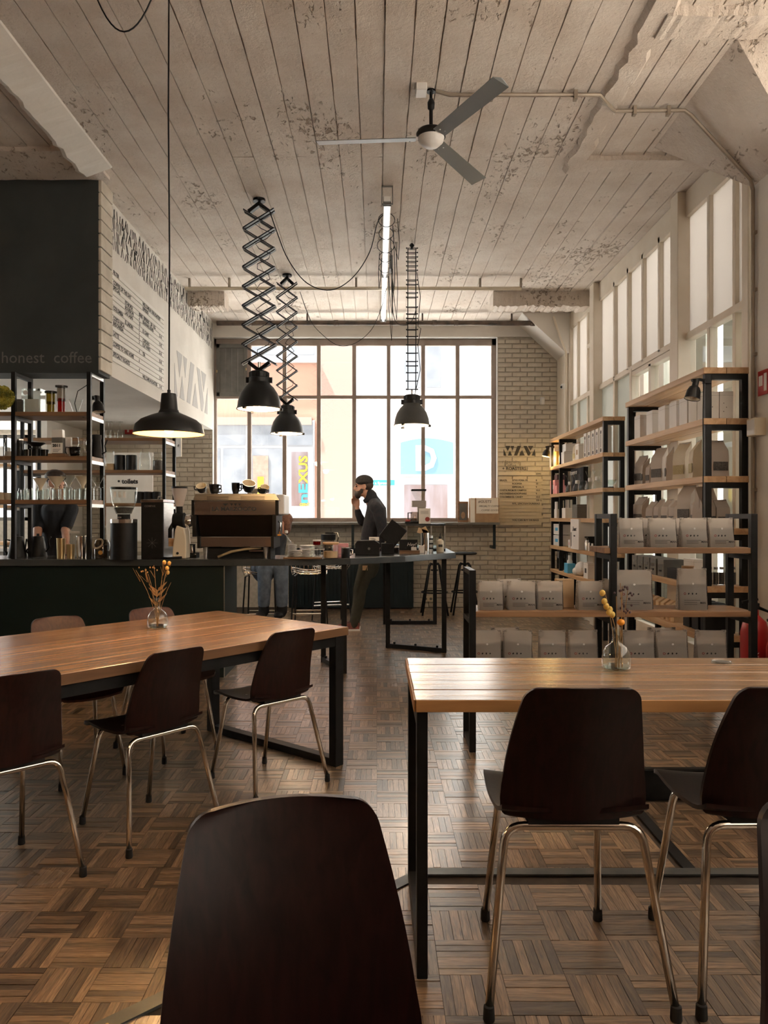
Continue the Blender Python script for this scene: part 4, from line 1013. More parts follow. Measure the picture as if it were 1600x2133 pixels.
# drawers, honey jar, bottles and kraft boxes on the lower boards
gd = 'small card boxes on the tall shelf'
for i, c in enumerate((1325,1337,1350,1364,1380)):
    yy = py(c, tx0+.03)
    t = thing('card_box', 'small dark lidded card box, '+['farthest','second','third','fourth','nearest'][i]+' of the row under the paper bags', 'box', (tx0+.10, yy, .821), 0, gd)
    MB().box(-.085,.085,-.068,.068,0,.14).build('box_body', M['panelgrey'], t, bevel=.002); MB().box(-.0875,-.085,-.04,.04,.075,.10).build('label_holder', M['steel'], t); MB().box(-.09,-.085,-.02,.02,.04,.055).build('pull_tab', M['black'], t)
tag(MB().box(tx0+.02, tx0+.22, py(1402,tx0+.03)-.12, py(1402,tx0+.03)+.1, .8205, .9).build('dark_crate', M['blackmatt'], bevel=.003), 'low dark crate at the end of the card boxes', 'crate')
def jar(name, label, loc, r, h, glass='clear', fill=None, fh=.6, lidm=None, group=None, n=18):
    t = thing(name, label, 'jar', loc, 0, group)
    MB().lathe([(0,.002),(r*.95,.002),(r,.006),(r,h*.72),(r*.82,h*.82),(r*.8,h)], n).build('jar_glass', M[glass], t, smooth=50)
    if fill: MB().lathe([(0,.004),(r*.94,.004),(r*.94,h*fh),(0,h*fh)], n).build('contents', M[fill], t, smooth=50)
    if lidm: MB().lathe([(r*.84,h*.9),(r*.84,h*1.04),(0,h*1.04)], n).build('lid', M[lidm], t, smooth=50)
    return t
M['honey'] = mat('honey', (.55,.24,.04), .3)
jar('honey_jar', 'round jar of amber honey with pale lid below the paper bags', (px(1430,5.75), 5.72, .821), .055, .12, 'clear', 'honey', .8, 'pine')
for i in range(6):
    jar('small_bottle', 'small dark bottle with clear top, number %s along the end of the drawer board' % ('one','two','three','four','five','six')[i], (tx0+.03+.042*i, 5.53, .821), .019, .125, 'clear', 'beans', .72, 'steel', 'small bottles on the tall shelf', 10)
for i in range(6):
    yy = py(1353+10.5*i, tx0+.05)
    t = thing('kraft_box', 'gable topped kraft box, '+['first from the far end','second','third','fourth','fifth','nearest'][i]+' of the lowest row in view', 'box', (tx0+.08, yy, .471), 0, 'kraft boxes on the lowest board')
    MB().prism([(-.05,0),(.05,0),(.05,.13),(0,.165),(-.05,.13)], -.033, .033, 'y').build('box_body', M['kraft'], t); MB().box(-.0515,-.05,-.02,.02,.05,.085).build('printed_label', M['cardboard'], t)
carton('stacked_carton', 'white and red printed carton behind the card boxes', 'box', (tx0+.17, 6.05, .821), (.08,.2,.16), 'white', 0, None, 'redprint')
for i in range(3): carton('dark_package', 'dark package low on the tall shelf, '+['far','middle','near'][i], 'box', (tx0+.15, 5.58+.16*i, .471), (.2,.12,.2), 'blackmatt', 0, 'dark packages low on the tall shelf')

# brewing gear shelf contents (depth along the wall read from photo columns at the shelf front)
def sy(c, dx=.06): return py(c, sx0+dx)
carton('yellow_box', 'bright yellow box lit by the small clamp lamp', 'box', (sx0+.08, 10.42, 1.991), (.12,.15,.20), 'yellow')
carton('white_kit_box', 'tall white box with printed dripper on the top board by the yellow box', 'box', (sx0+.09, sy(1155), 1.991), (.13,.30,.30), 'white', 0, None, 'seal')
carton('white_kit_box', 'low white box beside the shelf upright', 'box', (sx0+.09, sy(1176), 1.991), (.14,.26,.16), 'white')
carton('white_kit_box', 'white box stacked on the low white box', 'box', (sx0+.10, sy(1178), 2.152), (.13,.24,.10), 'white')
place(pb3, (sx0+.10, sy(1196), 1.991), F, 'white paper bag on the brewing shelf top board', 'paper bags on the brewing shelf', (.9,.9,.8)) if False else dup(pb3, (sx0+.10, sy(1196), 1.991), F, 'white folded paper bag left of the grinder boxes', 'paper bags on the brewing shelf', (.9,.9,.85))
carton('grinder_box', 'plain cream box in front of the slim boxes', 'box', (sx0+.09, sy(1207), 1.991), (.12,.16,.20), 'paper', 0, None, 'cardboard')
for i in range(5):
    c = 1224+8.4*i
    t = carton('slim_box', 'slim upright box printed with a hand grinder, '+['first','second','third','fourth','fifth'][i]+' of five from the far side', 'box', (sx0+.08, sy(c), 1.991), (.10,.115,.29), 'paper', 0, 'slim printed boxes on the top board', None, False)
    MB().box(-.0515,-.05,-.008,.008,.07,.21).build('printed_handle', M['print'], t); MB().cyl((-.0505,0,.235), .022, .001, 12, axis=(-1,0,0)).build('printed_cap', M['print'], t); MB().cyl((-.0505,0,.04), .024, .001, 12, axis=(-1,0,0)).build('printed_base', M['print'], t)
carton('pink_box', 'small pink box at the far end of the second board', 'box', (sx0+.08, 10.40, 1.618), (.12,.16,.11), 'pink')
carton('pink_box', 'taller pink box beside the shelf upright', 'box', (sx0+.08, sy(1158), 1.618), (.13,.28,.19), 'pink', 0, None, 'white')
t = carton('mauve_tin', 'mauve tin lying on the pink boxes', 'tin', (sx0+.09, sy(1160), 1.809), (.11,.26,.07), 'purple'); 
t = carton('black_box', 'black box with white lettering behind the glass brewers', 'box', (sx0+.14, 9.62, 1.618), (.06,.60,.30), 'blackmatt', 0, None, None, False)
text('ACADEMY OF', .055, M['offwhite'], t, (-.0415, .30, .225), RW, bold=.02)
def brewer(label, loc, s=1.0):
    t = thing('glass_brewer', label, 'coffee brewer', loc, 0, 'hourglass brewers on the second board')
    MB().lathe([(0,.002),(.062*s,.002),(.066*s,.02),(.055*s,.06*s),(.022*s,.115*s),(.03*s,.15*s),(.058*s,.22*s)], 20).build('brewer_glass', M['clear'], t, smooth=True)
    MB().lathe([(.023*s,.095*s),(.027*s,.10*s),(.027*s,.135*s),(.024*s,.14*s)], 16).build('collar', M['offwhite'], t)
    return t
for c, lab in ((1188,'farthest glass brewer standing before the black box'),(1203,'second glass brewer standing before the black box'),(1230,'glass brewer at the middle of the second board'),(1245,'glass brewer nearest the shelf end')):
    brewer(lab, (sx0+.07, sy(c,.07), 1.618))
jar('glass_server', 'short glass server between the hourglass brewers', (sx0+.07, sy(1214,.07), 1.618), .055, .12)
gb = thing('green_bowl', 'pale green glass bowl dripper at the near end of the second board', 'bowl', (px(1272,8.2), 8.19, 1.618))
MB().lathe([(.025,0),(.03,.004),(.02,.02),(.055,.05),(.062,.085),(.058,.085),(.05,.052),(0,.03)], 20).build('bowl', M['aqua'], gb, smooth=True)
MB().cyl((0,0,0), .03, .012, 14).build('stand', M['blackmatt'], gb)
# third board
tg = thing('tamper_stand', 'dark tall grinder on the third board by the far upright', 'grinder', (sx0+.1, sy(1153), 1.291)); MB().lathe([(.05,0),(.05,.02),(.035,.03),(.035,.2),(.05,.22),(.05,.28),(.03,.30),(0,.30)], 16).build('grinder_body', M['teal'], tg, smooth=40); MB().cyl((0,0,.30), .012, .03, 10).build('knob', M['black'], tg)
carton('paper_pack', 'small cream pack far on the third board', 'box', (sx0+.06, 10.36, 1.291), (.1,.14,.12), 'paper')
carton('white_stand_card', 'upright white card on the third board', 'card', (sx0+.03, sy(1159,.03), 1.291), (.02,.10,.22), 'white')
carton('filter_box', 'grey white filter box on the third board right of the upright', 'box', (sx0+.09, sy(1178), 1.291), (.12,.22,.13), 'paper')
carton('dark_filter_box', 'grey box further right on the third board', 'box', (sx0+.12, sy(1197), 1.291), (.12,.24,.17), 'panelgrey')
t = carton('poster_card', 'pale card standing at the back of the third board', 'card', (sx0+.19, sy(1180,.19), 1.291), (.01,.28,.30), 'paper')
# fourth board: big white carton, tins, small bottles
carton('flat_box', 'white and blue printed box, upper of the two at the far end', 'box', (sx0+.09, 10.33, 1.071), (.14,.36,.14), 'white', 0, None, 'blue')
carton('flat_box', 'white and blue printed box, lower of the two at the far end', 'box', (sx0+.09, 10.33, .921), (.14,.38,.14), 'white', 0, None, 'blue')
bz = thing('big_white_carton', 'large white carton with dark handle hole and scribbled name', 'box', (sx0+.06, sy(1206,.0)+.05, .921))
MB().box(-.10,.12,-.19,.19,0,.36).build('box_body', M['white'], bz, bevel=.003); MB().lathe([(0,0),(.028,0),(0,0)], 12, (-.10,-.0,.17), axis=(-1,0,0)); MB().obox((-.101,0,.16),(.002,.06,.016)).build('hand_hole', M['blackmatt'], bz); text('Zwart', .07, M['print'], bz, (-.102, .09, .22), RW, shear=.3); MB().box(-.101,-.10,.14,.17,.03,.2).build('barcode', M['print'], bz)
for i, c in enumerate((1187,1194,1200)): carton('pink_sachet', 'small white and pink sachet, '+['far','middle','near'][i]+' of three before the big carton', 'packet', (sx0+.02, sy(c,.02), .921), (.02,.07,.10-.01*i), 'white', 0, 'sachets before the big carton', 'pink', False)
for i, c in enumerate((1205,1211,1217,1224)):
    t = thing('shaker_tin', 'small steel shaker, '+['first','second','third','fourth'][i]+' from the far side on the gear board', 'tin', (sx0+.04, sy(c,.04), .921), 0, 'steel shakers on the gear board')
    MB().lathe([(0,0),(.032,0),(.034,.09),(.026,.10),(.026,.12),(0,.12)], 14).build('tin_body', M['steel' if i%2 else 'blackmatt'], t, smooth=40); MB().cyl((0,0,.12), .01, .012, 8).build('lid_knob', M['black'], t)
sc = thing('kitchen_scale', 'dark tray scale resting across the steel shakers', 'scale', (sx0+.10, sy(1232,.10), 1.06)); MB().box(-.07,.07,-.11,.11,0,.02).build('plate', M['black'], sc, bevel=.003); MB().box(-.05,.05,-.08,.08,-.139,.0).build('pedestal', M['blackmatt'], sc)
for i, c in enumerate((1227,1234)): carton('price_card', 'small white price card on the gear board, '+('left' if i == 0 else 'right'), 'card', (sx0+.01, sy(c,.01), .921), (.012,.04,.09), 'white', 0, None, None, False)
# lowest boards
for i in range(3): jar('dark_bottle', 'dark bottle standing low at the far end, '+['left','middle','right'][i], (sx0+.09, 10.45-.12*i, .601), .04, .26, 'smoke', 'blackmatt', .6, 'black', 'dark bottles on the low board')
t = thing('blue_bottle_box', 'bright blue box with a white bottle neck on the low board', 'box', (sx0+.04, sy(1187,.04), .601)); MB().box(-.05,.05,-.09,.09,0,.12).build('box_body', M['blue'], t, bevel=.003); MB().lathe([(.035,.12),(.035,.15),(.02,.17),(.02,.22),(0,.22)], 12).build('bottle_neck', M['offwhite'], t, smooth=True)
t = thing('crumpled_bag', 'crumpled white plastic bag on the low board', 'bag', (sx0+.06, sy(1211,.06), .601)); MB().blob((0,0,.085), (.07,.13,.085), 12, 8).build('bag_body', M['white'], t, smooth=25); MB().blob((-.04,.06,.05), (.05,.08,.05), 9, 6).build('bag_fold', M['offwhite'], t, smooth=25)
carton('white_gear_box', 'white box with dark print at the near end of the low board', 'box', (sx0+.05, sy(1229,.05), .601), (.1,.18,.18), 'white', 0, None, 'print')
# ================================================================ bar counter
ZB = .966
def cY(y): return (HC-ZB)*FPX/(y-CY)          # depth of a point of the counter top seen in photo row y
bar = thing('bar_counter', 'dark green bar counter with bent black worktop on steel frames', 'counter', (0,0,0))
front = [(-6,6.23),(-1.27,6.23),(-.75,6.27),(-.22,6.40),(.25,6.78),(.76,7.38)]
back = [(.76,9.29),(.09,9.29),(.09,7.80),(-.12,7.35),(-.50,6.98),(-1.27,6.85),(-6,6.85)]
MB().prism(front+back, ZB-.055, ZB, 'z').build('worktop', M['counter'], bar, bevel=.004)
cpx = -1.245
MB().box(-6, cpx, 6.27, 6.83, 0, ZB-.055).build('front_panel', M['green'], bar)
MB().box(cpx, cpx+.002, 6.275, 6.82, .05, ZB-.06).build('end_panel', M['green'], bar)
MB().box(cpx-.003, cpx+.004, 6.262, 6.27, 0, ZB-.055).build('corner_strip', M['steel'], bar)
def frame_leg(a, b2):
    for p in (a, b2): MB().box(p[0]-.022, p[0]+.022, p[1]-.022, p[1]+.022, 0, ZB-.055).build('leg', M['black'], bar)
    MB().bar((a[0],a[1],.022), (b2[0],b2[1],.022), .04).build('floor_bar', M['black'], bar)
    A = Vector(a); Bv = Vector(b2)
    for k in (.12,.5,.88):
        q = A.lerp(Bv, k); MB().cyl((q.x,q.y,.042), .012, .02, 8).build('bolt', M['black'], bar)
def gp(x, y): Y = HC*FPX/(y-CY); return (px(x,Y), Y)          # a point on the main floor
frame_leg(gp(808,1349), gp(925,1359)); frame_leg(gp(802,1300), gp(906,1300)); frame_leg(gp(674,1378), gp(717,1402))
MB().bar((*gp(673,1378), ZB-.075), (*gp(802,1300), ZB-.075), .04).build('under_rail', M['black'], bar)

# ================================================================ shelves on the counter and behind the bar
def cage(name, label, xs, ys, z0, z1, zs, deck='rackwood', pw=.032):
    t = thing(name, label, 'shelf', (0,0,0))
    for x in xs:
        for y in ys: MB().box(x-pw/2, x+pw/2, y-pw/2, y+pw/2, z0, z1).build('post', M['black'], t)
        for z in zs+[z1+.03]: MB().box(x-pw/2, x+pw/2, ys[0]+pw/2, ys[1]-pw/2, z-.062, z-.034).build('crossbar', M['steel' if x == xs[-1] else 'black'], t)
    for z in zs:
        b = MB().box(xs[0]-.02, xs[-1]+.012, ys[0]-.012, ys[1]+.012, z-.034, z).build('shelf_board', M[deck], t, bevel=.002)
    return t
Yc = 6.31; cxr = px(186,Yc)
ZL = [pz(1041,Yc), pz(950,Yc), pz(858,Yc)]
cage1 = cage('counter_shelf', 'black steel shelf with wooden boards of glassware standing on the bar', [-3.75, px(29,Yc), cxr], [Yc, Yc+.30], ZB, 2.50, ZL)
Yd = 8.47; dxr = px(342,Yd)
ZD = [pz(1048,Yd), pz(979,Yd), pz(912,Yd)]
cage2 = cage('back_bar_shelf', 'black steel shelf with jars and glasses behind the grinders', [px(160,Yd)-.6, dxr], [Yd, Yd+.42], 0, ZS, ZD)
cage3 = cage('rear_bar_shelf', 'dark steel shelf with wooden boards far behind the bar by the small window', [-5.3,-4.5], [9.3,9.65], 0, 2.3, [1.0,1.45,1.95], 'pine')

# ================================================================ things on the counter shelf
def lathe_thing(name, label, cat, loc, prof, m, n=18, group=None, part='body', extra=None, smooth=40):
    t = thing(name, label, cat, loc, 0, group)
    MB().lathe(prof, n).build(part, M[m], t, smooth=smooth)
    return t
Ym = Yc + .13
def on(zi, c): return (px(c,Ym), Ym, ZL[zi]+.0005)
# top board
t = thing('acrylic_box', 'clear acrylic box with round sticker on the upper counter shelf', 'box', on(2,70)); a = MB()
for (x0,x1,y0,y1,z0,z1) in ((-.08,-.077,-.05,.05,0,.205),(.077,.08,-.05,.05,0,.205),(-.077,.077,.047,.05,0,.205),(-.077,.077,-.05,-.047,0,.205),(-.077,.077,-.047,.047,.202,.205)): MB().box(x0,x1,y0,y1,z0,z1).build('acrylic_side', M['clear'], t)
MB().cyl((-.045,-.051,.17), .02, .001, 14, axis=(0,-1,0)).build('sticker', M['offwhite'], t); MB().box(-.06,.055,-.03,.03,0,.12).build('paper_insert', M['paper'], t)
carton('dark_book', 'dark framed card behind the yellow moss', 'card', (px(43,Ym+.05), Ym+.05, ZL[2]+.0005), (.06,.03,.13), 'panelgrey')
def press(name, label, c, g, g2, h):
    t = thing(name, label, 'coffee press', on(2,c))
    MB().lathe([(0,.0),(.034,.0),(.034,.01),(.030,.012),(.030,h*.55)], 18).build('lower_chamber', M[g], t, smooth=40)
    MB().lathe([(.036,h*.45),(.036,h*.95),(.05,h*.955),(.05,h),(0,h)], 18).build('plunger', M[g2], t, smooth=40)
    MB().cyl((0,0,h*.95), .052, .012, 8).build('flange', M['black'], t)
press('coffee_press', 'olive plastic coffee press on the upper counter shelf', 106, 'amber', 'amber', .185)
press('coffee_press', 'taller red plastic coffee press beside the olive one', 128, 'redglass', 'smoke', .235)
t = thing('ribbed_dripper', 'clear ribbed dripper near the post of the upper counter shelf', 'dripper', on(2,158)); MB().lathe([(.02,0),(.022,.02),(.058,.115),(.06,.12)], 24).build('cone', M['clear'], t, smooth=True); MB().lathe([(.05,.0),(.05,.006),(.0,.006)], 16).build('foot_plate', M['clear'], t)
t = thing('moss_ball', 'bunch of yellow dried moss hanging over the shelf edge at the left', 'plant', (px(6,Yc-.08), Yc-.10, pz(832,Yc))); m = MB()
for q in range(1500):
    d_ = Vector((random.gauss(0,1),random.gauss(0,1),random.gauss(0,1))).normalized()*random.uniform(.06,.085)
    tn = d_.cross(Vector((random.gauss(0,1),random.gauss(0,1),random.gauss(0,1)))).normalized()*random.uniform(.012,.028); s_ = d_.cross(tn).normalized()*.0016
    m.add([d_-s_, d_+s_, d_*1.18+tn*.7+s_, d_*1.12+tn*1.5], [(0,1,2,3)])
stuff(m.build('moss_strands', M['moss'], t)); MB().blob((0,0,0), (.068,.065,.068), 12, 9).build('moss_core', M['moss'], t, smooth=True)
tag(MB().tube([(0,0,.0),(-.02,0,-.05),(-.09,-.01,-.10),(-.12,0,-.20),(-.10,.0,-.28),(-.06,.01,-.31),(-.045,.01,-.312)], .0035, 6).build('lamp_cord', M['black']), 'thin black cord looping down in the upper counter shelf', 'cord').location = (cxr-.02, Yc+.05, 2.45)
# middle board
def can(name, label, c, zi, r, h, m, lid=None, yo=0):
    t = thing(name, label, 'container', (px(c,Ym+yo), Ym+yo, ZL[zi]+.0005)); MB().lathe([(0,0),(r,0),(r,h),(r*.9,h),(r*.9,h*.95),(0,h*.95)], 18).build('can_body', M[m], t, smooth=40)
    if lid: MB().cyl((0,0,h), r*1.05, .012, 16).build('lid', M[lid], t)
    return t
jar('glass_jug', 'glass jug at the left end of the middle counter board', on(1,21), .045, .155, 'clear', 'paper', .3, None)
can('grinder_can', 'black hand grinder can on the middle counter board', 40, 1, .032, .14, 'black', 'steel')
for i, c in enumerate((58,94)): can('black_cup', 'low black cup %s the black dripper' % ('left of' if i == 0 else 'right of'), c, 1, .033, .065, 'mug', None, .02)
t = thing('black_dripper', 'wide black dripper on a cup, middle counter board', 'dripper', on(1,75)); MB().lathe([(0,0),(.035,0),(.035,.07),(.03,.075),(.03,.09),(.075,.115),(.076,.12),(.02,.09)], 20).build('cone', M['black'], t, smooth=40); MB().cyl((0,0,.07), .05, .004, 16).build('rim_plate', M['black'], t)
t = thing('coffee_packet', 'tall black coffee packet printed 2011 with white top', 'coffee bag', (px(123,Ym-.02), Ym-.03, ZL[1]+.0005)); MB().box(-.046,.046,-.03,.03,.025,.16).build('packet_body', M['panelgrey'], t, bevel=.004); MB().box(-.047,.047,-.031,-.03,.03,.115).build('label_panel', M['paper'], t); text('2011', .034, M['print'], t, (-.037,-.0315,.082), bold=.03); MB().prism([(-.046,.16),(.046,.16),(.043,.225),(-.043,.225)], -.03, .02, 'y').build('packet_top', M['offwhite'], t); MB().box(-.07,.07,-.045,.045,0,.025).build('wood_base', M['rackwood'], t)
for q in range(3): MB().box(-.035,.03-.01*q,-.0315,-.031,.06-.01*q,.063-.01*q).build('print_line', M['print'], t)
carton('white_sachet', 'white paper sachet leaning by the black packet', 'packet', (px(141,Ym), Ym+.02, ZL[1]+.0005), (.05,.03,.17), 'white')
t = thing('black_pitcher', 'small black pitcher with curved handle by the packet', 'pitcher', on(1,156)); MB().lathe([(0,0),(.03,0),(.04,.03),(.045,.085),(.042,.085),(.036,.03),(0,.01)], 18).build('pitcher_body', M['mug'], t, smooth=True); MB().tube([(-.04,0,.08),(-.075,0,.085),(-.08,0,.05),(-.06,0,.005),(-.03,0,-.0)], .004, 6).build('handle', M['black'], t, smooth=True)
t = thing('wire_server', 'glass server with brass wire frame next to the shelf post', 'server', on(1,172)); MB().lathe([(0,.002),(.045,.002),(.05,.05),(.03,.12),(.04,.17)], 18).build('server_glass', M['clear'], t, smooth=True)
for q in range(7): MB().lathe([(.05-.003*q,.015*q+.01),(.051-.003*q,.0125+.015*q)], 18).build('wire', M['brass'], t)
t = thing('gooseneck_kettle', 'dark steel gooseneck kettle behind the shelf post', 'kettle', (px(204,Yc+.2), Yc+.17, ZL[1]+.0005)); MB().lathe([(0,0),(.05,0),(.035,.15),(.04,.16),(.04,.19),(0,.19)], 18).build('kettle_body', M['blackmatt'], t, smooth=40); MB().tube([(.045,0,.03),(.08,0,.05),(.07,0,.10),(.09,0,.15)], .006, 8).build('spout', M['blackmatt'], t, smooth=True); MB().tube([(-.035,0,.16),(-.08,0,.17),(-.085,0,.06),(-.05,0,.03)], .006, 8).build('handle', M['blackmatt'], t, smooth=True)
# lower board: rows of tumblers and drippers
def tumbler(label, loc, r=.028, h=.085, g='clear'):
    t = thing('glass_tumbler', label, 'glass', loc, 0, 'glass tumblers on the lower counter board'); MB().lathe([(0,.006),(r*.75,.006),(r*.78,0),(r,h),(r*.93,h),(r*.72,.012),(0,.012)], 14).build('tumbler_glass', M[g], t, smooth=50); return t
for i, c in enumerate((50,62,73,84,95,106,117,128,139,150,161,172)):
    tumbler('upturned glass tumbler, number %s from the left on the lower counter board' % ('one','two','three','four','five','six','seven','eight','nine','ten','eleven','twelve')[i], (px(c,Ym-.06), Ym-.06, ZL[0]+.0005), .026, .082+.008*(i%3))
def dripper(label, c, m, s, z, yo=.05):
    t = thing('cone_dripper', label, 'dripper', (px(c,Ym+yo), Ym+yo, z), 0, 'cone drippers on the lower counter board')
    MB().lathe([(.022*s,.0),(.024*s,.01),(.016*s,.012),(.016*s,.03),(.062*s,.105),(.066*s,.11),(.06*s,.108),(.014*s,.03)], 20).build('cone', M[m], t, smooth=40)
    MB().cyl((0,0,.006), .045*s, .004, 16).build('flange', M[m], t); MB().cyl((0,0,-(z-ZL[0])), .03*s, (z-ZL[0])-.0005+.002, 14).build('server_below', M['clear'], t); return t
dripper('white ceramic dripper at the left of the lower counter board', 84, 'ceramic', .9, ZL[0]+.075)
dripper('large cream dripper in the middle of the lower counter board', 118, 'ceramic', 1.15, ZL[0]+.09)
dripper('clear ribbed dripper with dark collar on the lower counter board', 143, 'clear', 1.0, ZL[0]+.10)
dripper('cream dripper close to the shelf post', 172, 'ceramic', .9, ZL[0]+.09)
dripper('wire dripper on a tall glass past the shelf post', 203, 'clear', 1.0, ZL[0]+.10)
for i, c in enumerate((5,17,31)): lathe_thing('glass_bowl', 'small pale bowl, '+['first','second','third'][i]+' at the left end of the lower counter board', 'bowl', (px(c,Ym), Ym, ZL[0]+.0005), [(0,0),(.02,0),(.03,.03),(.032,.06),(.028,.06),(.025,.03),(0,.008)], 'aqua' if i == 2 else 'ceramic', 16, 'small bowls on the lower counter board')
jar('round_flask', 'round glass flask at the left of the tumblers', (px(47,Ym+.06), Ym+.07, ZL[0]+.0005), .045, .10)

# ================================================================ back bar shelf contents
def onD(zi, c): return (px(c,Yd+.15), Yd+.15, ZD[zi]+.0005)
for i, c in enumerate((226,234,250)):
    t = thing('wine_glass', ['upturned wine glass beside the shelf post','upturned wine glass, middle of three','upturned wine glass nearest the red sign'][i], 'glass', onD(2,c), 0, 'upturned wine glasses'); MB().lathe([(.030,0),(.032,.03),(.027,.085),(.006,.105),(.0045,.185),(.035,.192),(.035,.195),(0,.195)], 18).build('glass_body', M['clear'], t, smooth=50)
jar('storage_jar', 'glass jar of brown grain at the left of the jar board', onD(1,229), .06, .22, 'clear', 'kraft', .35, None)
for i, c in enumerate((250,274)): can2 = lathe_thing('black_canister', ('left' if i == 0 else 'right')+' black cylindrical canister on the jar board', 'canister', onD(1,c), [(0,0),(.060,0),(.060,.17),(.055,.175),(0,.175)], 'black', 22)
jar('clear_jar', 'empty wide clear jar right of the black canisters', onD(1,302), .063, .215, 'clear')
jar('clear_jar', 'clear jar half full of dark beans by the shelf post', onD(1,329), .058, .21, 'clear', 'beans', .55)
for i, c in enumerate((290,308,326)): lathe_thing('black_canister', 'dark metal canister, '+['left','middle','right'][i]+' of three on the low back shelf', 'canister', onD(0,c), [(0,0),(.048,0),(.048,.125),(.044,.13),(0,.13)], 'blackmatt', 18)
# things seen further back
t = thing('fire_notice', 'red fire extinguisher notice on the wall behind the wine glasses', 'sign', (px(272,YB-.02), YB-.03, pz(905,YB))); MB().box(-.08,.06,0,.01,0,.14).build('notice_board', M['red'], t); MB().box(-.045,-.02,-.002,0,.03,.11).build('pictogram', M['offwhite'], t)
t = thing('toilet_notice', 'cream notice board reading toilets behind the bar', 'sign', (px(268,10.2), 10.2, pz(1040,10.2))); MB().box(-.30,.32,0,.02,-.55,.62).build('notice_board', M['paper'], t); text('toilets', .085, M['print'], t, (-.09,-.002,.21), bold=.04); MB().cyl((-.13,-.001,.24), .016, .002, 10, axis=(0,-1,0)).build('dot', M['print'], t); MB().box(-.32,-.30,-.0,.02,-.35,.62).build('edge_strip', M['rackwood'], t)
for s_ in (-.2,.2): MB().box(s_-.02,s_+.02,.0,.02,-pz(1040,10.2),-.5).build('support', M['rackwood'], t)
t = thing('arrow_sign', 'small white hanging sign with an arrow beside the bar shelf end', 'sign', (px(372,9.0), 9.0, pz(946,9.0))); MB().obox((0,0,.22), (.10,.012,.5), (0,0,R(-35))).build('sign_plate', M['offwhite'], t); MB().bar((0,0,.47),(0,0,ZS-pz(946,9.0)), .008).build('hanger', M['steel'], t); MB().obox((.0,-.012,.1), (.02,.002,.03), (0,R(45),R(-35))).build('arrow', M['panelgrey'], t)
t = carton('white_back_box', 'white box on the back wall board behind the coffee packet', 'box', (-4.7, 9.5, 1.951), (.25,.2,.22), 'white')
t = carton('long_white_box', 'long bright box on the rear bar shelf', 'box', (-4.85, 9.45, 1.451), (.5,.15,.16), 'white'); carton('orange_tub', 'orange tub low on the rear bar shelf', 'tub', (-5.12, 9.4, 1.001), (.13,.13,.15), 'orange'); carton('yellow_tin', 'yellow tin on the rear bar shelf', 'tin', (-5.18, 9.42, 1.451), (.1,.1,.17), 'yellow')
lathe_thing('terracotta_bowl', 'wide terracotta bowl on the rear bar shelf', 'bowl', (-5.0, 9.45, 1.951), [(0,0),(.08,0),(.19,.05),(.2,.07),(.17,.06),(0,.02)], 'cardboard', 20)
bb = thing('back_counter', 'pale work counter along the wall behind the bar', 'counter', (0,0,0)); MB().box(-5.9,-4.41,9.9,10.6,.86,.90).build('worktop', M['steel'], bb); MB().box(-5.88,-4.43,9.95,10.6,0,.86).build('cabinet', M['plaster'], bb)

# ================================================================ machines and crockery along the counter
def oc(c, y): Y = cY(y); return (px(c,Y), Y, ZB+.0005)
for i, c in enumerate((36,79)):
    t = thing('drip_kettle', ('left' if i == 0 else 'right')+' black tapered kettle on the bar by the left edge', 'kettle', oc(c,1160-i*1)); MB().lathe([(0,0),(.078,0),(.078,.01),(.05,.165),(.045,.175),(0,.178)], 22).build('kettle_body', M['black'], t, smooth=40); MB().cyl((0,0,.178), .012, .02, 10).build('lid_knob', M['black'], t); MB().tube([(-.055,0,.14),(-.10,0,.15),(-.11,0,.06),(-.08,0,.02)], .007, 8).build('handle', M['black'], t, smooth=True); MB().tube([(.07,0,.04),(.10,0,.08),(.09,0,.14),(.115,0,.17)], .007, 8).build('spout', M['black'], t, smooth=True)
def shaker(label, c, y, r, h, m): 
    t = thing('metal_cup', label, 'cup', oc(c,y), 0, 'metal cups on the bar'); MB().lathe([(0,0),(r*.85,0),(r,h),(r*.93,h),(r*.8,.01),(0,.01)], 20).build('cup_body', M[m], t, smooth=40); MB().lathe([(r,h*.98),(r*1.04,h),(r,h*1.01)], 20).build('rim', M[m], t, smooth=True); return t
shaker('brassy glass shaker left of the tall steel tumbler', 127, 1163, .036, .165, 'brass'); shaker('short brassy cup beside the shaker', 147, 1163, .035, .115, 'brass'); shaker('tall steel tumbler in front of the shelf post', 170, 1163, .042, .185, 'polished'); 
shaker('stack of pale cups just past the shelf post', 198, 1161, .03, .13, 'ceramic')
t = thing('clear_pitcher', 'clear plastic water dispenser behind the steel tumbler', 'dispenser', (px(160,6.7), 6.7, ZB+.0005)); MB().box(-.055,.055,-.05,.05,0,.26).build('tank', M['clear'], t); MB().box(-.045,.045,-.052,-.05,.20,.22).build('label_strip', M['offwhite'], t)
t = thing('dark_jar', 'squat dark jar with round yellow label and clip lid', 'jar', oc(213,1163)); MB().lathe([(0,0),(.062,0),(.064,.12),(.055,.14),(.05,.155)], 22).build('jar_body', M['smoke'], t, smooth=40); MB().lathe([(0,.004),(.058,.004),(.058,.11),(0,.11)], 20).build('contents', M['beans'], t, smooth=40); MB().cyl((.008,-.064,.05), .018, .002, 14, axis=(0,-1,0)).build('round_label', M['bloom'], t); MB().lathe([(.035,0),(.05,.0),(.05,.008),(.035,.008),(.035,0)], 20, (-.02,-.035,.12), axis=(-.3,-.8,.5)).build('lid_ring', M['ceramic'], t)
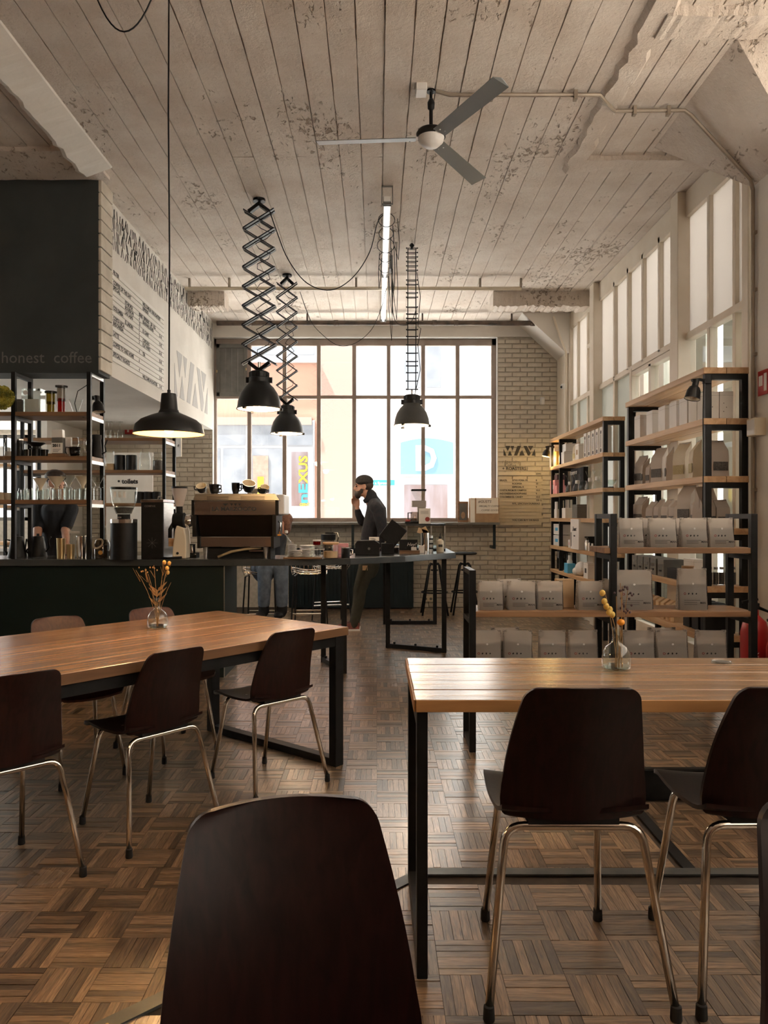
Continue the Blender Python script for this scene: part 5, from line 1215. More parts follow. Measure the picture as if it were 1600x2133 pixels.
# grinder with glass hopper
gl = oc(258,1165)
t = thing('hopper_grinder', 'black cylindrical coffee grinder with large glass hopper', 'grinder', gl)
MB().lathe([(0,0),(.105,0),(.105,.30),(0,.30)], 28).build('grinder_body', M['black'], t, smooth=40); MB().lathe([(.107,.295),(.107,.325),(.06,.33),(0,.33)], 28).build('steel_collar', M['polished'], t, smooth=40)
MB().lathe([(.05,.33),(.05,.365),(0,.365)], 20).build('hopper_neck', M['blackmatt'], t, smooth=40); MB().lathe([(.05,.365),(.06,.37),(.10,.47),(.108,.58)], 26).build('hopper', M['clear'], t, smooth=True); MB().lathe([(0,.37),(.055,.372),(.078,.42),(0,.425)], 22).build('beans', M['beans'], t, smooth=40); MB().lathe([(.104,.57),(.104,.585),(0,.585)], 26).build('hopper_lid', M['black'], t, smooth=40)
for s_ in (-.04,0,.035): MB().box(s_-.011,s_+.011,-.098,-.095,.50,.545).build('hopper_print', M['offwhite'], t)
MB().box(-.012,.012,-.116,-.10,.335,.345).build('adjuster', M['steel'], t)
# tall grinder
t = thing('tall_grinder', 'tall square black coffee grinder with brushed steel side', 'grinder', (px(294,6.30), 6.30, ZB+.0005)); wd = px(340,6.3)-px(294,6.3)
MB().box(0,wd,0,.02,0,.465).build('front_plate', M['black'], t, bevel=.003); MB().box(.002,wd-.001,.02,.33,.0,.463).build('steel_case', M['steel'], t, bevel=.003); MB().box(-.004,wd+.004,-.004,.335,.463,.487).build('lid', M['polished'], t, bevel=.003); MB().tube([(wd-.05,.02,.487),(wd-.045,.02,.51),(wd-.02,.02,.51),(wd-.015,.02,.487)], .005, 6).build('lid_clip', M['polished'], t)
text('COMPAK', .022, M['steel'], t, (.028,-.001,.425), bold=.01); 
for q in range(4): MB().obox((wd/2,-.001,.13), (.09,.001,.0016), (0,R(45*q),0)).build('star_print', M['panelgrey'], t)
# white shop grinder
t = thing('shop_grinder', 'cream shop grinder with clear hopper and black burr drum', 'grinder', oc(377,1163))
MB().prism([(-.055,0),(.06,0),(.06,.16),(.045,.25),(-.02,.275),(-.035,.22),(-.05,.1)], -.07, .07, 'y').build('grinder_base', M['ceramic'], t, bevel=.01)
MB().lathe([(0,0),(.062,0),(.07,.02),(.07,.09),(.055,.10),(0,.10)], 22, (-.06,0,.31), axis=(1,0,0)).build('burr_drum', M['black'], t, smooth=40); MB().lathe([(0,0),(.05,0),(.055,.03),(.045,.05),(0,.05)], 20, (.04,0,.31), axis=(1,0,0)).build('motor_cap', M['polished'], t, smooth=40)
MB().cyl((-.012,0,.37), .026, .06, 14).build('hopper_neck', M['blackmatt'], t); MB().lathe([(.028,.43),(.035,.45),(.062,.56),(.062,.585)], 20, (-.012,0,0)).build('hopper', M['frosthop'] if 'frosthop' in M else M['clear'], t, smooth=True); MB().lathe([(.064,.58),(.064,.595),(0,.597)], 20, (-.012,0,0)).build('hopper_lid', M['black'], t, smooth=40)
MB().tube([(-.055,-.01,.30),(-.085,-.02,.24),(-.085,-.02,.17)], .016, 8).build('chute', M['black'], t, smooth=True); MB().cyl((-.01,-.071,.045), .011, .004, 12, axis=(0,-1,0)).build('power_button', M['black'], t); MB().box(-.095,-.05,-.03,.03,.10,.165).build('bag_clamp', M['pine'], t)
MB().tube([(.06,-.02,.27),(.075,-.02,.22),(.08,-.02,.12)], .004, 6).build('lever', M['offwhite'], t)
tag(MB().tube([(px(338,6.28),6.29,ZB+.008),(px(352,6.3),6.26,ZB+.008),(px(378,6.3),6.31,ZB+.012)], .009, 8).build('power_lead', M['black'], smooth=True), 'thick black power lead lying between the grinders', 'cable')
t = thing('milk_tray', 'black drip tray with steel jug rinser behind the cream grinder', 'tray', (px(400,6.6), 6.6, ZB+.0005)); MB().box(-.08,.05,-.06,.06,0,.035).build('tray_body', M['blackmatt'], t); MB().lathe([(0,.035),(.03,.035),(.028,.10),(.033,.11)], 14).build('jug', M['polished'], t, smooth=40); MB().box(-.08,.05,-.062,-.06,.02,.03).build('steel_lip', M['polished'], t)

# ---- espresso machine (its back faces the room)
eY = 6.42; ex0, ex1 = px(402,eY), px(578,eY); ew = ex1-ex0; ez = lambda r: pz(r,eY)-ZB
t = thing('espresso_machine', 'large polished steel espresso machine with cups on top', 'espresso machine', (ex0, eY, ZB+.0005)); em = t
def trap(z0, z1, a0, a1, b0, b1, y0, y1, m, name, bev=.004):
    MB().rings([[(a0,y0,z0),(a1,y0,z0),(a1,y1,z0),(a0,y1,z0)], [(b0,y0,z1),(b1,y0,z1),(b1,y1,z1),(b0,y1,z1)]]).build(name, M[m], t, bevel=bev)
u = ew/176.0
trap(ez(1140), ez(1118), 14*u, 166*u, 12*u, 166*u, 0, .36, 'polished', 'lower_back_panel')
trap(ez(1118), ez(1073), 14*u, 166*u, 8*u, 170*u, .02, .40, 'mirrorblack', 'dark_back_panel')
trap(ez(1073), ez(1043), 3*u, 174*u, 0, 175*u, -.015, .42, 'polished', 'upper_back_panel')
trap(ez(1043), ez(1028.5), 0, 182*u, 6*u, 172*u, -.02, .42, 'steel', 'cup_tray')
for a, c, z0, z1 in ((0,8,1118,1073),(166,174,1118,1073),(10,16,1142,1117),(163,169,1142,1117),(-2,4,1074,1042),(172,178,1074,1042)):
    MB().box(a*u, c*u, -.02, .40, ez(z0), ez(z1)).build('side_frame', M['black'], t)
for k in range(4): MB().box((30+70*(k%2))*u, (75+75*(k%2))*u, -.0225, -.020, ez(1040-4*(k//2)), ez(1039-4*(k//2))).build('slot', M['blackmatt'], t)
for a in (24,150):
    for y in (.05,.33): MB().lathe([(.016,0),(.024,.10)], 14, (a*u,y,0), True, True).build('foot', M['steel'], t, smooth=40)
text('LA MARZOCCO', .045, M['print'], t, (40*u, -.0165, ez(1064)), bold=.02, sx=1.15)
for k, (a, c) in enumerate(((62,74),(78,84),(86,92),(95,101))): MB().add([((a)*u,-.0165,ez(1049)),((c)*u,-.0165,ez(1049)),((a+c)/2*u,-.0165,ez(1054))], [(0,1,2)]).build('logo_mark', M['print'], t)
for a, c in ((160,186),): MB().box(a*u+.03, c*u+.015, .02, .38, ez(1072), ez(1030)).build('side_panel', M['offwhite'], t, bevel=.01)
MB().tube([(55*u,-.06,.012),(66*u,-.06,.03),(82*u,-.03,.055),(110*u,.0,.075),(140*u,.05,.085)], .011, 8).build('drain_hose', M['brasshose'] if 'brasshose' in M else M['cardboard'], t, smooth=True)
for a in (172,): 
    MB().tube([(a*u,.10,ez(1085)),(a*u+.03,.10,ez(1090)),(a*u+.02,.09,ez(1112))], .008, 8).build('steam_wand', M['polished'], t, smooth=True); MB().obox((a*u+.02,.08,ez(1115)), (.03,.03,.012)).build('knob', M['orange'], t)
MB().box(20*u, 160*u, .05, .34, .0, .08).build('drip_base', M['blackmatt'], t)
MB().box(118*u, 147*u, -.03, .02, .055, .065).build('drain_tap', M['polished'], t)
# cups on the machine
ztop = ZB+ez(1028.5)+.001
def cup(label, c, r=.042, h=.062, tilt=0, rz=0, z=0, m='mug', yo=.1):
    t = thing('coffee_cup', label, 'cup', (px(c,eY+yo), eY+yo, ztop+z), rz, 'cups on the espresso machine'); q = MB()
    Mt = Matrix.Rotation(tilt,4,'X')
    def put(mb, name, mm):
        mb.v = [tuple(Mt@Vector(v)) for v in mb.v]; mz = 0; mb.build(name, M[mm], t, smooth=40)
    put(MB().lathe([(0,.0),(r*.62,.0),(r*.9,h*.4),(r,h)], 20), 'cup_outer', m); put(MB().lathe([(r,h),(r*.93,h),(r*.8,h*.4),(0,h*.1)], 20), 'cup_inner', 'ceramic')
    put(MB().tube([(-r*.93,0,h*.85),(-r*1.35,0,h*.8),(-r*1.35,0,h*.35),(-r*.8,0,h*.25)], .005, 6), 'handle', m)
    return t
cup('black cup tipped towards the room at the left end of the machine', 421, .045, .06, R(38), 0, .022)
cup('black cup in a stack left of the machine gap, lower', 447, .043, .05, 0, R(180), 0); cup('black cup in a stack left of the machine gap, upper', 446, .044, .05, 0, R(180), .032)
cup('tall black beaker upright in the middle of the machine top', 491, .036, .095, 0, R(180), 0)
cup('large black cup tipped forward right of the beaker', 517, .058, .075, R(35), R(20), .03); cup('black cup tipped behind the small one at the right', 550, .04, .055, R(40), R(20), .02, yo=.18); cup('small black cup lying low at the right end of the machine', 546, .042, .03, R(12), R(180), .006, yo=.04)
for i, c in enumerate((436,530)): cup('pale cup tucked behind the black cups, '+('left' if i == 0 else 'right'), c, .035, .05, 0, 0, 0, 'ceramic', .24)

# ---- right of the machine
t = thing('water_bottle', 'clear swing top water bottle beside the espresso machine', 'bottle', oc(596,1161)); MB().lathe([(0,.003),(.045,.003),(.049,.012),(.049,.10),(.044,.13),(.022,.16),(.016,.175),(.016,.20),(.020,.205),(.020,.212)], 22).build('bottle_glass', M['clear'], t, smooth=True); MB().lathe([(.017,.205),(.017,.225),(.008,.23),(0,.23)], 14).build('stopper', M['offwhite'], t, smooth=40)
tr = thing('serving_tray', 'flat wooden tray under the plates', 'tray', (px(632,6.33), 6.33, ZB+.0005)); MB().box(-.16,.15,-.055,.07,0,.012).build('tray_board', M['rackwood'], tr, bevel=.003); MB().box(-.16,.15,-.058,-.055,0,.014).build('tray_lip', M['rackwood'], tr)
def stack(label, loc, r, n, m='ceramic'):
    t = thing('plate_stack', label, 'plates', loc)
    for k in range(n): MB().lathe([(0,0),(r*.6,0),(r,.008),(r,.0095),(r*.6,.003),(0,.003)], 22, (0,0,k*.0095)).build('plate', M['offwhite'], t, smooth=40)
for (lab, c, y, r, n, z) in (('saucers stacked behind the water bottle',609,6.42,.04,12,0),('large plates stacked at the back of the tray',640,6.45,.065,11,0),('small saucers at the front of the tray, left',618,6.31,.046,6,.0125),('small saucers at the front of the tray, right',638,6.30,.042,7,.0125)):
    stack(lab, (px(c,y), y, ZB+.001+z), r, n)
t = thing('amber_jar', 'small jar with amber lid standing on stacked glasses', 'jar', oc(660,1158)); MB().lathe([(0,.002),(.036,.002),(.04,.09),(.036,.095)], 18).build('glass_cup', M['clear'], t, smooth=40); MB().lathe([(.03,.095),(.033,.10),(.033,.13),(0,.13)], 16).build('upper_cup', M['redglass'], t, smooth=40); MB().cyl((0,0,.13), .035, .012, 16).build('cap', M['offwhite'], t)
for i, (c, y) in enumerate(((654,1164),(668,1163))): 
    t = thing('stacked_glass', 'stacked clear glasses '+('left' if i == 0 else 'right')+' of the jam jar', 'glass', oc(c,y)); MB().lathe([(0,.003),(.026,.003),(.03,.07),(.033,.075),(.031,.11)], 16).build('glass_body', M['clear'], t, smooth=40); MB().lathe([(.032,.072),(.034,.075),(.032,.078)], 16).build('ring', M['offwhite'], t)
t = thing('sugar_jar', 'glass jug of brown sugar with wooden lid', 'jar', oc(689,1163)); MB().lathe([(0,.003),(.06,.003),(.064,.012),(.064,.10),(.058,.115)], 24).build('jug_glass', M['clear'], t, smooth=40); MB().lathe([(0,.006),(.058,.006),(.058,.058),(0,.062)], 22).build('sugar', M['kraft'], t, smooth=40); MB().lathe([(.066,.115),(.07,.125),(.066,.135),(0,.137)], 24).build('wooden_lid', M['pine'], t, smooth=40); MB().tube([(.063,0,.10),(.10,0,.095),(.10,0,.04),(.063,0,.03)], .006, 8).build('handle', M['clear'], t, smooth=True)
t = thing('drip_server', 'black drip server with loop handle behind the sugar jar', 'server', oc(684,1151)); MB().lathe([(0,0),(.05,0),(.06,.14),(.055,.165)], 20).build('server_glass', M['smoke'], t, smooth=40); MB().lathe([(.062,.12),(.07,.125),(.072,.175),(.03,.18),(0,.18)], 20).build('server_top', M['black'], t, smooth=40); MB().tube([(.05,0,.185),(.085,0,.19),(.10,0,.15),(.085,0,.10)], .006, 8).build('handle', M['chrome'], t, smooth=True); MB().box(-.03,.05,-.02,.02,.18,.195).build('lid', M['black'], t)
t = thing('metal_mug', 'small dark enamel mug right of the sugar jar', 'mug', oc(720,1162)); MB().lathe([(0,0),(.036,0),(.036,.085),(.033,.085),(.033,.006),(0,.006)], 18).build('mug_body', M['black'], t, smooth=40); MB().lathe([(.036,.082),(.0385,.085),(.036,.088)], 18).build('rim', M['polished'], t, smooth=True); MB().tube([(.036,0,.07),(.06,0,.065),(.06,0,.03),(.036,0,.02)], .005, 6).build('handle', M['polished'], t, smooth=True)
tag(MB().box(px(706,6.6)-.05, px(706,6.6)+.08, 6.6, 6.66, ZB+.0005, ZB+.115).build('card_stand', M['pink'], bevel=.002), 'small reddish card standing behind the metal mug', 'card')
t = thing('receipt_printer', 'black receipt printer with white paper on the bar', 'printer', oc(769,1156)); MB().prism([(-.125,0),(.095,0),(.095,.105),(.05,.135),(-.105,.13),(-.125,.10)], -.09, .10, 'y').build('printer_body', M['blackmatt'], t, bevel=.006); MB().obox((.045,-.02,.145), (.09,.005,.035), (R(-15),0,0)).build('paper', M['paper'], t); text('TOTAL', .016, M['print'], t, (.01,-.024,.14), RX)
MB().cyl((.0,-.091,.06), .012, .003, 12, axis=(0,-1,0)).build('button', M['panelgrey'], t)
t = thing('till_screen', 'tilted black touch screen till on a stand', 'screen', oc(812,1154)); MB().obox((.03,.02,.19), (.18,.03,.20), (R(0),R(38),0)).build('screen_panel', M['black'], t, bevel=.008); MB().obox((-.02,.02,.05), (.12,.10,.10)).build('stand', M['blackmatt'], t, bevel=.006); MB().obox((.0,.02,.11), (.05,.04,.12), (0,R(38),0)).build('neck', M['blackmatt'], t)
t = thing('card_terminal', 'small dark jar shaped card terminal by the till', 'terminal', oc(822,1152)); MB().lathe([(0,0),(.05,0),(.055,.04),(.05,.08),(0,.085)], 18).build('terminal_body', M['smoke'], t, smooth=40); MB().lathe([(0,.003),(.045,.003),(.045,.05),(0,.05)], 16).build('contents', M['blackmatt'], t)
t = thing('chalk_sign', 'small black chalk sign on a wooden block', 'sign', oc(852,1153)); MB().box(-.09,.08,-.0,.015,.03,.13).build('board', M['blackmatt'], t); MB().box(-.09,.10,-.03,.04,0,.03).build('wood_block', M['rackwood'], t); text('Hey!', .045, M['paper'], t, (-.02,-.0015,.07), shear=.3)
for i, (c, y, h) in enumerate(((862,1153,.06),(878,1152,.07))): carton('business_cards', 'small stack of pale cards, '+('left' if i == 0 else 'right')+' before the display case', 'cards', oc(c,y), (.05,.03,h), 'paper')
t = thing('straw_holder', 'polished steel cup holding paper straws and napkins', 'holder', oc(885,1151)); MB().lathe([(0,0),(.042,0),(.046,.19),(.042,.19),(.04,.005),(0,.005)], 20).build('cup_body', M['polished'], t, smooth=40); MB().obox((-.02,0,.20), (.10,.03,.05), (0,R(20),0)).build('napkins', M['kraft'], t); MB().obox((.0,0,.21), (.05,.03,.07), (0,R(-25),0)).build('paper_straws', M['kraft'], t)
t = thing('striped_tin', 'striped metal tin right of the straw holder', 'tin', oc(895,1150)); MB().lathe([(0,0),(.035,0),(.035,.16),(0,.16)], 18).build('tin_body', M['steel'], t, smooth=40)
for q in range(3): MB().lathe([(.0353,.03+.045*q),(.0355,.045+.045*q)], 18).build('stripe', M['blackmatt'], t)
t = thing('soap_bottle', 'beige pump bottle near the corner of the bar', 'bottle', oc(917,1150)); MB().lathe([(0,0),(.034,0),(.036,.006),(.036,.10),(.03,.115),(.012,.12),(.012,.13),(0,.13)], 20).build('bottle_body', M['ceramic'], t, smooth=40); MB().cyl((0,0,.13), .013, .022, 12).build('collar', M['black'], t); MB().tube([(0,0,.15),(0,0,.175),(0,-.03,.178)], .005, 6).build('pump', M['black'], t); MB().box(-.02,.02,-.0375,-.0355,.05,.075).build('label_print', M['print'], t)
# display case with things on top
kY = 7.75; kx0, kx1 = px(846,kY), px(928,kY); kz = pz(1091,kY)
t = thing('display_case', 'glass display case with dark top on the corner of the bar', 'display case', (0,0,0))
MB().box(kx0,kx1,kY,kY+.32,kz-.02,kz).build('case_top', M['counter'], t); MB().box(kx0,kx1,kY,kY+.32,ZB+.0005,ZB+.02).build('case_base', M['blackmatt'], t)
for (a,c,y0,y1) in ((kx0,kx1,kY,kY+.005),(kx0,kx1,kY+.315,kY+.32),(kx0,kx0+.005,kY+.005,kY+.315),(kx1-.005,kx1,kY+.005,kY+.315)): MB().box(a,c,y0,y1,ZB+.02,kz-.02).build('glass_side', M['clear'], t)
for a in (kx0,kx1-.012,(kx0+kx1)/2+.05): MB().box(a,a+.012,kY-.002,kY+.01,ZB+.02,kz-.02).build('corner_strip', M['steel'], t)
t = thing('filter_brewer', 'drip filter coffee machine on the display case', 'coffee maker', (px(870,kY+.15), kY+.15, kz+.0005)); MB().box(-.075,.085,-.08,.08,0,.025).build('base_plate', M['black'], t); MB().box(.0,.085,.0,.08,.025,.22).build('column', M['steel'], t); MB().box(-.06,.085,-.06,.07,.17,.235).build('head', M['steel'], t, bevel=.004); MB().lathe([(.03,.235),(.07,.31),(.075,.335)], 4, (.012,0,0)).build('reservoir', M['clear'], t); MB().box(-.065,.085,-.07,.07,.335,.352).build('reservoir_lid', M['black'], t); MB().lathe([(0,.027),(.05,.027),(.055,.09),(.045,.12)], 18, (-.02,-.02,0)).build('jug', M['smoke'], t, smooth=40); MB().tube([(-.06,-.05,.11),(-.10,-.05,.11),(-.10,-.05,.04),(-.06,-.05,.035)], .006, 6).build('jug_handle', M['black'], t)
t = thing('printed_box', 'cream box with a red round print on the display case', 'box', (px(886,kY+.05), kY+.05, kz+.0005)); MB().box(-.065,.05,-.03,.03,0,.155).build('box_body', M['paper'], t, bevel=.002); MB().cyl((.02,-.0305,.045), .024, .001, 14, axis=(0,-1,0)).build('round_print', M['redprint'], t)
for q in range(3): MB().box(-.05,.03,-.0312,-.0302,.10+.012*q,.103+.012*q).build('print_line', M['print'], t)
t = thing('dark_tray', 'small dark tray at the edge of the display case top', 'tray', (px(848,kY+.1), kY+.1, kz+.0005)); MB().box(-.02,.055,-.05,.05,0,.018).build('tray_body', M['blackmatt'], t); MB().blob((.01,0,.03), (.03,.03,.014), 10, 6).build('lid', M['redprint'], t, smooth=True)
# ================================================================ lamps
def add_point(name, loc, power, col, r=.03):
    d = bpy.data.lights.new(name, 'POINT'); d.energy = power; d.color = col; d.shadow_soft_size = r
    o = bpy.data.objects.new(name, d); C.objects.link(o); o.location = loc; return o
def pendant(label, loc, zbot, d=.36, power=7, swag=True):
    t = thing('pendant_lamp', label, 'lamp', (loc[0], loc[1], zbot)); r = d/2
    prof = [(r,0),(r*.995,.004),(r*.93,.050),(r*.78,.075),(r*.50,.098),(r*.30,.110),(r*.27,.122),(r*.25,.128),(r*.215,.20),(r*.205,.21),(0,.212)]
    MB().lathe(prof, 40).build('shade', M['lampblack'], t, smooth=35)
    MB().lathe([(r*.985,.003),(r*.92,.046),(r*.77,.070),(r*.49,.092),(0,.10)], 40).build('shade_lining', M['lampwarm'], t, smooth=True)
    MB().blob((0,0,.040), (.030,.030,.036), 14, 9).build('bulb', M['bulb'], t, smooth=True)
    MB().cyl((0,0,.07), .016, .03, 12).build('socket', M['offwhite'], t)
    zc = ZC-zbot
    MB().tube([(0,0,.212),(0,0,.23)], .009, 8).build('cord_grip', M['black'], t)
    MB().tube([(0,0,.225),(.003,0,zc*.4),(-.003,0,zc*.7),(0,0,zc)], .0042, 7).build('cord', M['black'], t, smooth=True)
    if swag:
        zz = pz(66, loc[1])-zbot; x1 = px(185,loc[1])-loc[0]; x2 = px(333,loc[1])-loc[0]; pts = []
        for k in range(17):
            a = k/16; pts.append((x1+(x2-x1)*a, .0, zz + (zc-zz)*abs(2*a-1)**2.0*1.0))
        MB().tube(pts, .0042, 7).build('swag_cord', M['black'], t, smooth=True)
    lp = add_point('lamp_light', (0,0,.02), power, (1.0,.60,.26), .05); lp.parent = t; lp.location = (0,0,.0)
    return t
pendant('black dome pendant lamp glowing warm over the long table', (px(352,3.97), 3.97), pz(905,3.97), .362)
pendant('added black pendant lamp, unseen, near the left front', (-1.45, 1.65), 1.75, .36, 6, False)  # extra lamp added out of view for warm light on the near floor

def dome(t, r, col, s=1.0, soft='bulbsoft'):
    """industrial bell with ribbed neck, local origin at the rim"""
    h = r*1.18
    MB().lathe([(r*1.02,-.004),(r*1.02,.006),(r*.985,.012),(r*.95,h*.30),(r*.84,h*.58),(r*.66,h*.82),(r*.50,h*.95),(r*.47,h*1.02)], 36).build('shade', M[col], t, smooth=40)
    sh0 = [q for q in t.children if q.name.startswith('shade')][0]; MB().lathe([(r*.97,.0),(r*.92,h*.28),(r*.80,h*.56),(r*.5,h*.85),(0,h*.9)], 32).build('shade_lining', M['lampin'], sh0, smooth=True)
    MB().lathe([(r*.47,h*1.02),(r*.47,h*1.18),(r*.43,h*1.20),(r*.43,h*1.40),(r*.36,h*1.44),(0,h*1.45)], 28).build('neck', M['lampblack'], t, smooth=40)
    for k in range(14):
        a = 2*math.pi*k/14; MB().obox((r*.445*math.cos(a), r*.445*math.sin(a), h*1.30), (.006,.01,h*.18), (0,0,a)).build('rib', M['lampblack'], t)
    for a in (0, math.pi): MB().obox((r*.52*math.cos(a), r*.52*math.sin(a), h*1.10), (.03,.022,.05)).build('clamp', M['lampblack'], t)
    for k in range(3):
        a = R(90+120*k)+.5; MB().obox((r*1.0*math.cos(a), r*1.0*math.sin(a), -.006), (.025,.025,.024), (0,0,a)).build('latch', M['black'], sh0)
    MB().lathe([(0,.004),(r*.95,.004)], 32).build('diffuser', M['softglass'], t)
    MB().blob((0,0,.10), (.045,.045,.055), 12, 8).build('bulb', M[soft], t, smooth=True)
    return h*1.45
M['softglass'] = frost('lamp_glass', (.9,.85,.75), .35, .5)
def scissor_lamp(label, c, Ym_, zrim, r, cells, halfw, col='lampblack', zig=False, bulb=True, tone='black'):
    X = px(c, Ym_); t = thing('scissor_lamp', label, 'lamp', (X, Ym_, zrim)); H = ZC - zrim
    hn = dome(t, r, col)
    z0 = hn+.06; z1 = H-.10
    MB().tube([(0,0,hn),(0,0,z0+.02)], .012, 8).build('hook', M['steel'], t)
    n = cells; dz = (z1-z0)/n; bw2 = .036 if not zig else .018
    for k in range(n):
        a, b2 = z0+k*dz, z0+(k+1)*dz
        w = halfw*(1-.10*k/n) if not zig else halfw
        for lay_y in (-.03, .03):
            MB().bar((-w,lay_y-.008,a),(w,lay_y-.008,b2), .010, bw2, up=(0,1,0)).build('scissor_bar', M[tone], t)
            MB().bar((w,lay_y+.008,a),(-w,lay_y+.008,b2), .007, bw2, up=(0,1,0)).build('scissor_bar', M[tone], t)
        MB().tube([(0,-.04,(a+b2)/2),(0,.04,(a+b2)/2)], .008, 6).build('pivot_pin', M[tone], t)
        for s in (-1,1): MB().tube([(s*w,-.04,a),(s*w,.04,a)], .007, 6).build('pivot_pin', M[tone], t)
    # short arms that close the ends
    for zz, s in ((z0,-1),(z1,1)):
        for q in (-1,1): MB().bar((q*halfw*.62,0,zz-s*.015),(0,0,zz+s*.055), .05, .03).build('end_arm', M[tone], t)
    MB().tube([(0,0,z1+.05),(0,0,H-.02)], .013, 8).build('ceiling_stem', M[tone], t)
    MB().cyl((0,0,H-.022), .055, .022, 14).build('ceiling_plate', M[tone], t)
    pts = []
    for k in range(n*4+1):
        a = k/(n*4); pts.append((halfw*.55*math.sin(k*math.pi/2*.95)*(1 if k%2 else .8)+halfw*.3, -.05, z1-(z1-hn)*a))
    MB().tube(pts, .0035, 6).build('cord', M['black'], t, smooth=True)
    if bulb: lp = add_point('lamp_light', (0,0,.03), 6, (1.0,.72,.45), .06); lp.parent = t; lp.location = (0,0,-.02)
    return t
scissor_lamp('large black bell lamp on a thick scissor arm, nearest of three', 540, 6.77, pz(852,6.77), .195, 8, .148)
scissor_lamp('black bell lamp on a thin crooked scissor arm behind the large one', 598, 8.88, pz(903,8.88), .190, 8, .118, 'lampblack', True)
# third lamp on a ladder-like extending arm
Y3 = 7.87; X3 = px(858,Y3); zr = pz(886,Y3)
t = thing('ladder_lamp', 'grey bell lamp on a ladder shaped arm at the right', 'lamp', (X3, Y3, zr)); H = ZC-zr
hn = dome(t, .183, 'lampgrey', 1, 'bulbsoft')
z0, z1 = hn+.05, H-.06
for s in (-1,1):
    for yy in (-.035,.035): MB().tube([(s*.040*(1-.0),yy,z0),(s*.042,yy,(z0+z1)/2),(s*.040,yy,z1)], .0035, 6).build('side_wire', M['black'], t)
k = 0; zz = z0
while zz < z1:
    MB().tube([(-.058,-.035,zz),(.058,-.035,zz)], .0042, 6).build('rung', M['black'], t); MB().tube([(-.050,.035,zz+.01),(.050,.035,zz+.01)], .0036, 6).build('rung', M['black'], t)
    for s in (-1,1): MB().blob((s*.055,-.035,zz), .008, 6, 4).build('rung_knob', M['black'], t)
    zz += random.choice((.045,.07,.085,.10)) if zz < z1-.3 else .045
MB().tube([(0,0,hn),(0,0,z0)], .008, 6).build('hook', M['steel'], t); MB().tube([(0,0,z1),(0,0,H)], .012, 8).build('ceiling_hook', M['black'], t); MB().blob((0,0,H-.02), (.025,.025,.02), 8, 6).build('ceiling_rose', M['black'], t)
MB().tube([(.05,-.04,z1-.25),(.085,-.04,z1-.5),(.06,-.04,z1-.8),(.09,-.04,(z0+z1)/2-.1),(.06,-.04,z0+.45),(.085,-.04,z0+.2),(.03,-.04,hn+.0)], .0035, 6).build('cord', M['black'], t, smooth=True)
lp = add_point('lamp_light', (0,0,.03), 4, (1.0,.80,.58), .06); lp.parent = t; lp.location = (0,0,-.02)

# slack black cables between the ceiling lamps
def cable(label, pts, r=.0045, name='slack_cable'):
    P = [Vector(p) for p in pts]; out = []
    for i in range(len(P)-1):
        p0 = P[max(i-1,0)]; p1 = P[i]; p2 = P[i+1]; p3 = P[min(i+2,len(P)-1)]
        for k in range(6):
            a = k/6; out.append(.5*((2*p1)+(p2-p0)*a+(2*p0-5*p1+4*p2-p3)*a*a+(3*p1-p0-3*p2+p3)*a**3))
    out.append(P[-1]); o = MB().tube(out, r, 6).build(name, M['black'], smooth=True); tag(o, label, 'cable'); return o
def pt(c, y, Y): return (px(c,Y), Y, pz(y,Y))
cable('black cable sagging from the large scissor lamp to the tube light', [pt(562,440,6.72),pt(575,478,6.72),pt(600,540,6.75),pt(640,590,6.8),pt(690,604,6.85),pt(735,578,6.9),pt(770,525,6.95),pt(786,465,7.0),pt(800,446,7.0)])
cable('thin black cable sagging from the crooked lamp to the tube light', [pt(625,608,8.85),pt(640,650,8.85),pt(655,680,8.85),pt(690,712,8.8),pt(715,721,8.8),pt(745,712,8.7),pt(775,685,8.6),pt(795,640,8.5),pt(805,600,8.4)], .0035)
cable('short cable hanging between the tube light and the ladder lamp', [pt(818,560,7.9),pt(817,620,7.9),pt(822,665,7.9),pt(840,678,7.9),pt(858,668,7.9),pt(868,640,7.9)], .0035)
# tube light with coiled cable
t = thing('tube_light', 'long white tube light fixture hung under the ceiling', 'lamp', (px(808,6.13), 6.5, 3.98)); L_ = 3.95
MB().box(-.032,.032,0,L_,.0,.045).build('fixture_body', M['offwhite'], t, bevel=.005); MB().tube([(0,.04,-.014),(0,L_-.04,-.014)], .014, 10).build('tube', M['tubeon'], t, smooth=True)
for y in (.02, L_/2, L_-.04): MB().box(-.035,.035,y,y+.012,-.03,.048).build('band', M['panelgrey'], t)
for s in (-1,1): MB().box(s*.045-.004, s*.045+.004, -.01, .0, -.02, .13-.0).build('bracket', M['panelgrey'], t)
MB().box(-.049,.049,-.01,0,.118,.13).build('bracket_top', M['panelgrey'], t); MB().box(-.049,.049,-.01,0,-.03,-.02).build('bracket_base', M['panelgrey'], t); MB().box(-.049,-.041,L_-.05,L_-.04,-.02,.13).build('bracket', M['panelgrey'], t); MB().box(.041,.049,L_-.05,L_-.04,-.02,.13).build('bracket', M['panelgrey'], t)
MB().box(.04,.075,1.4,1.55,-.12,.02).build('junction_box', M['panelgrey'], t)
m = MB()
for j in range(5):
    cy_ = .35+.33*j+.1*random.random(); rr = random.uniform(.07,.095); pts = []
    for k in range(15):
        a = 2*math.pi*k/14; pts.append((rr*math.cos(a)*.9, cy_+.05*math.sin(a), .01+rr*math.sin(a)))
    m.tube(pts, .0035, 5)
for j in range(6):
    xx = random.choice((-.08,-.06,.07,.10)); y0 = .5+.3*j; m.tube([(xx,y0,.05),(xx*1.2,y0+.05,-.15-.12*(j%3)),(xx*1.1,y0+.08,-.3-.2*(j%3)),(xx*.7,y0+.1,-.15-.1*(j%3)),(xx*.6,y0+.12,.03)], .0035, 5)
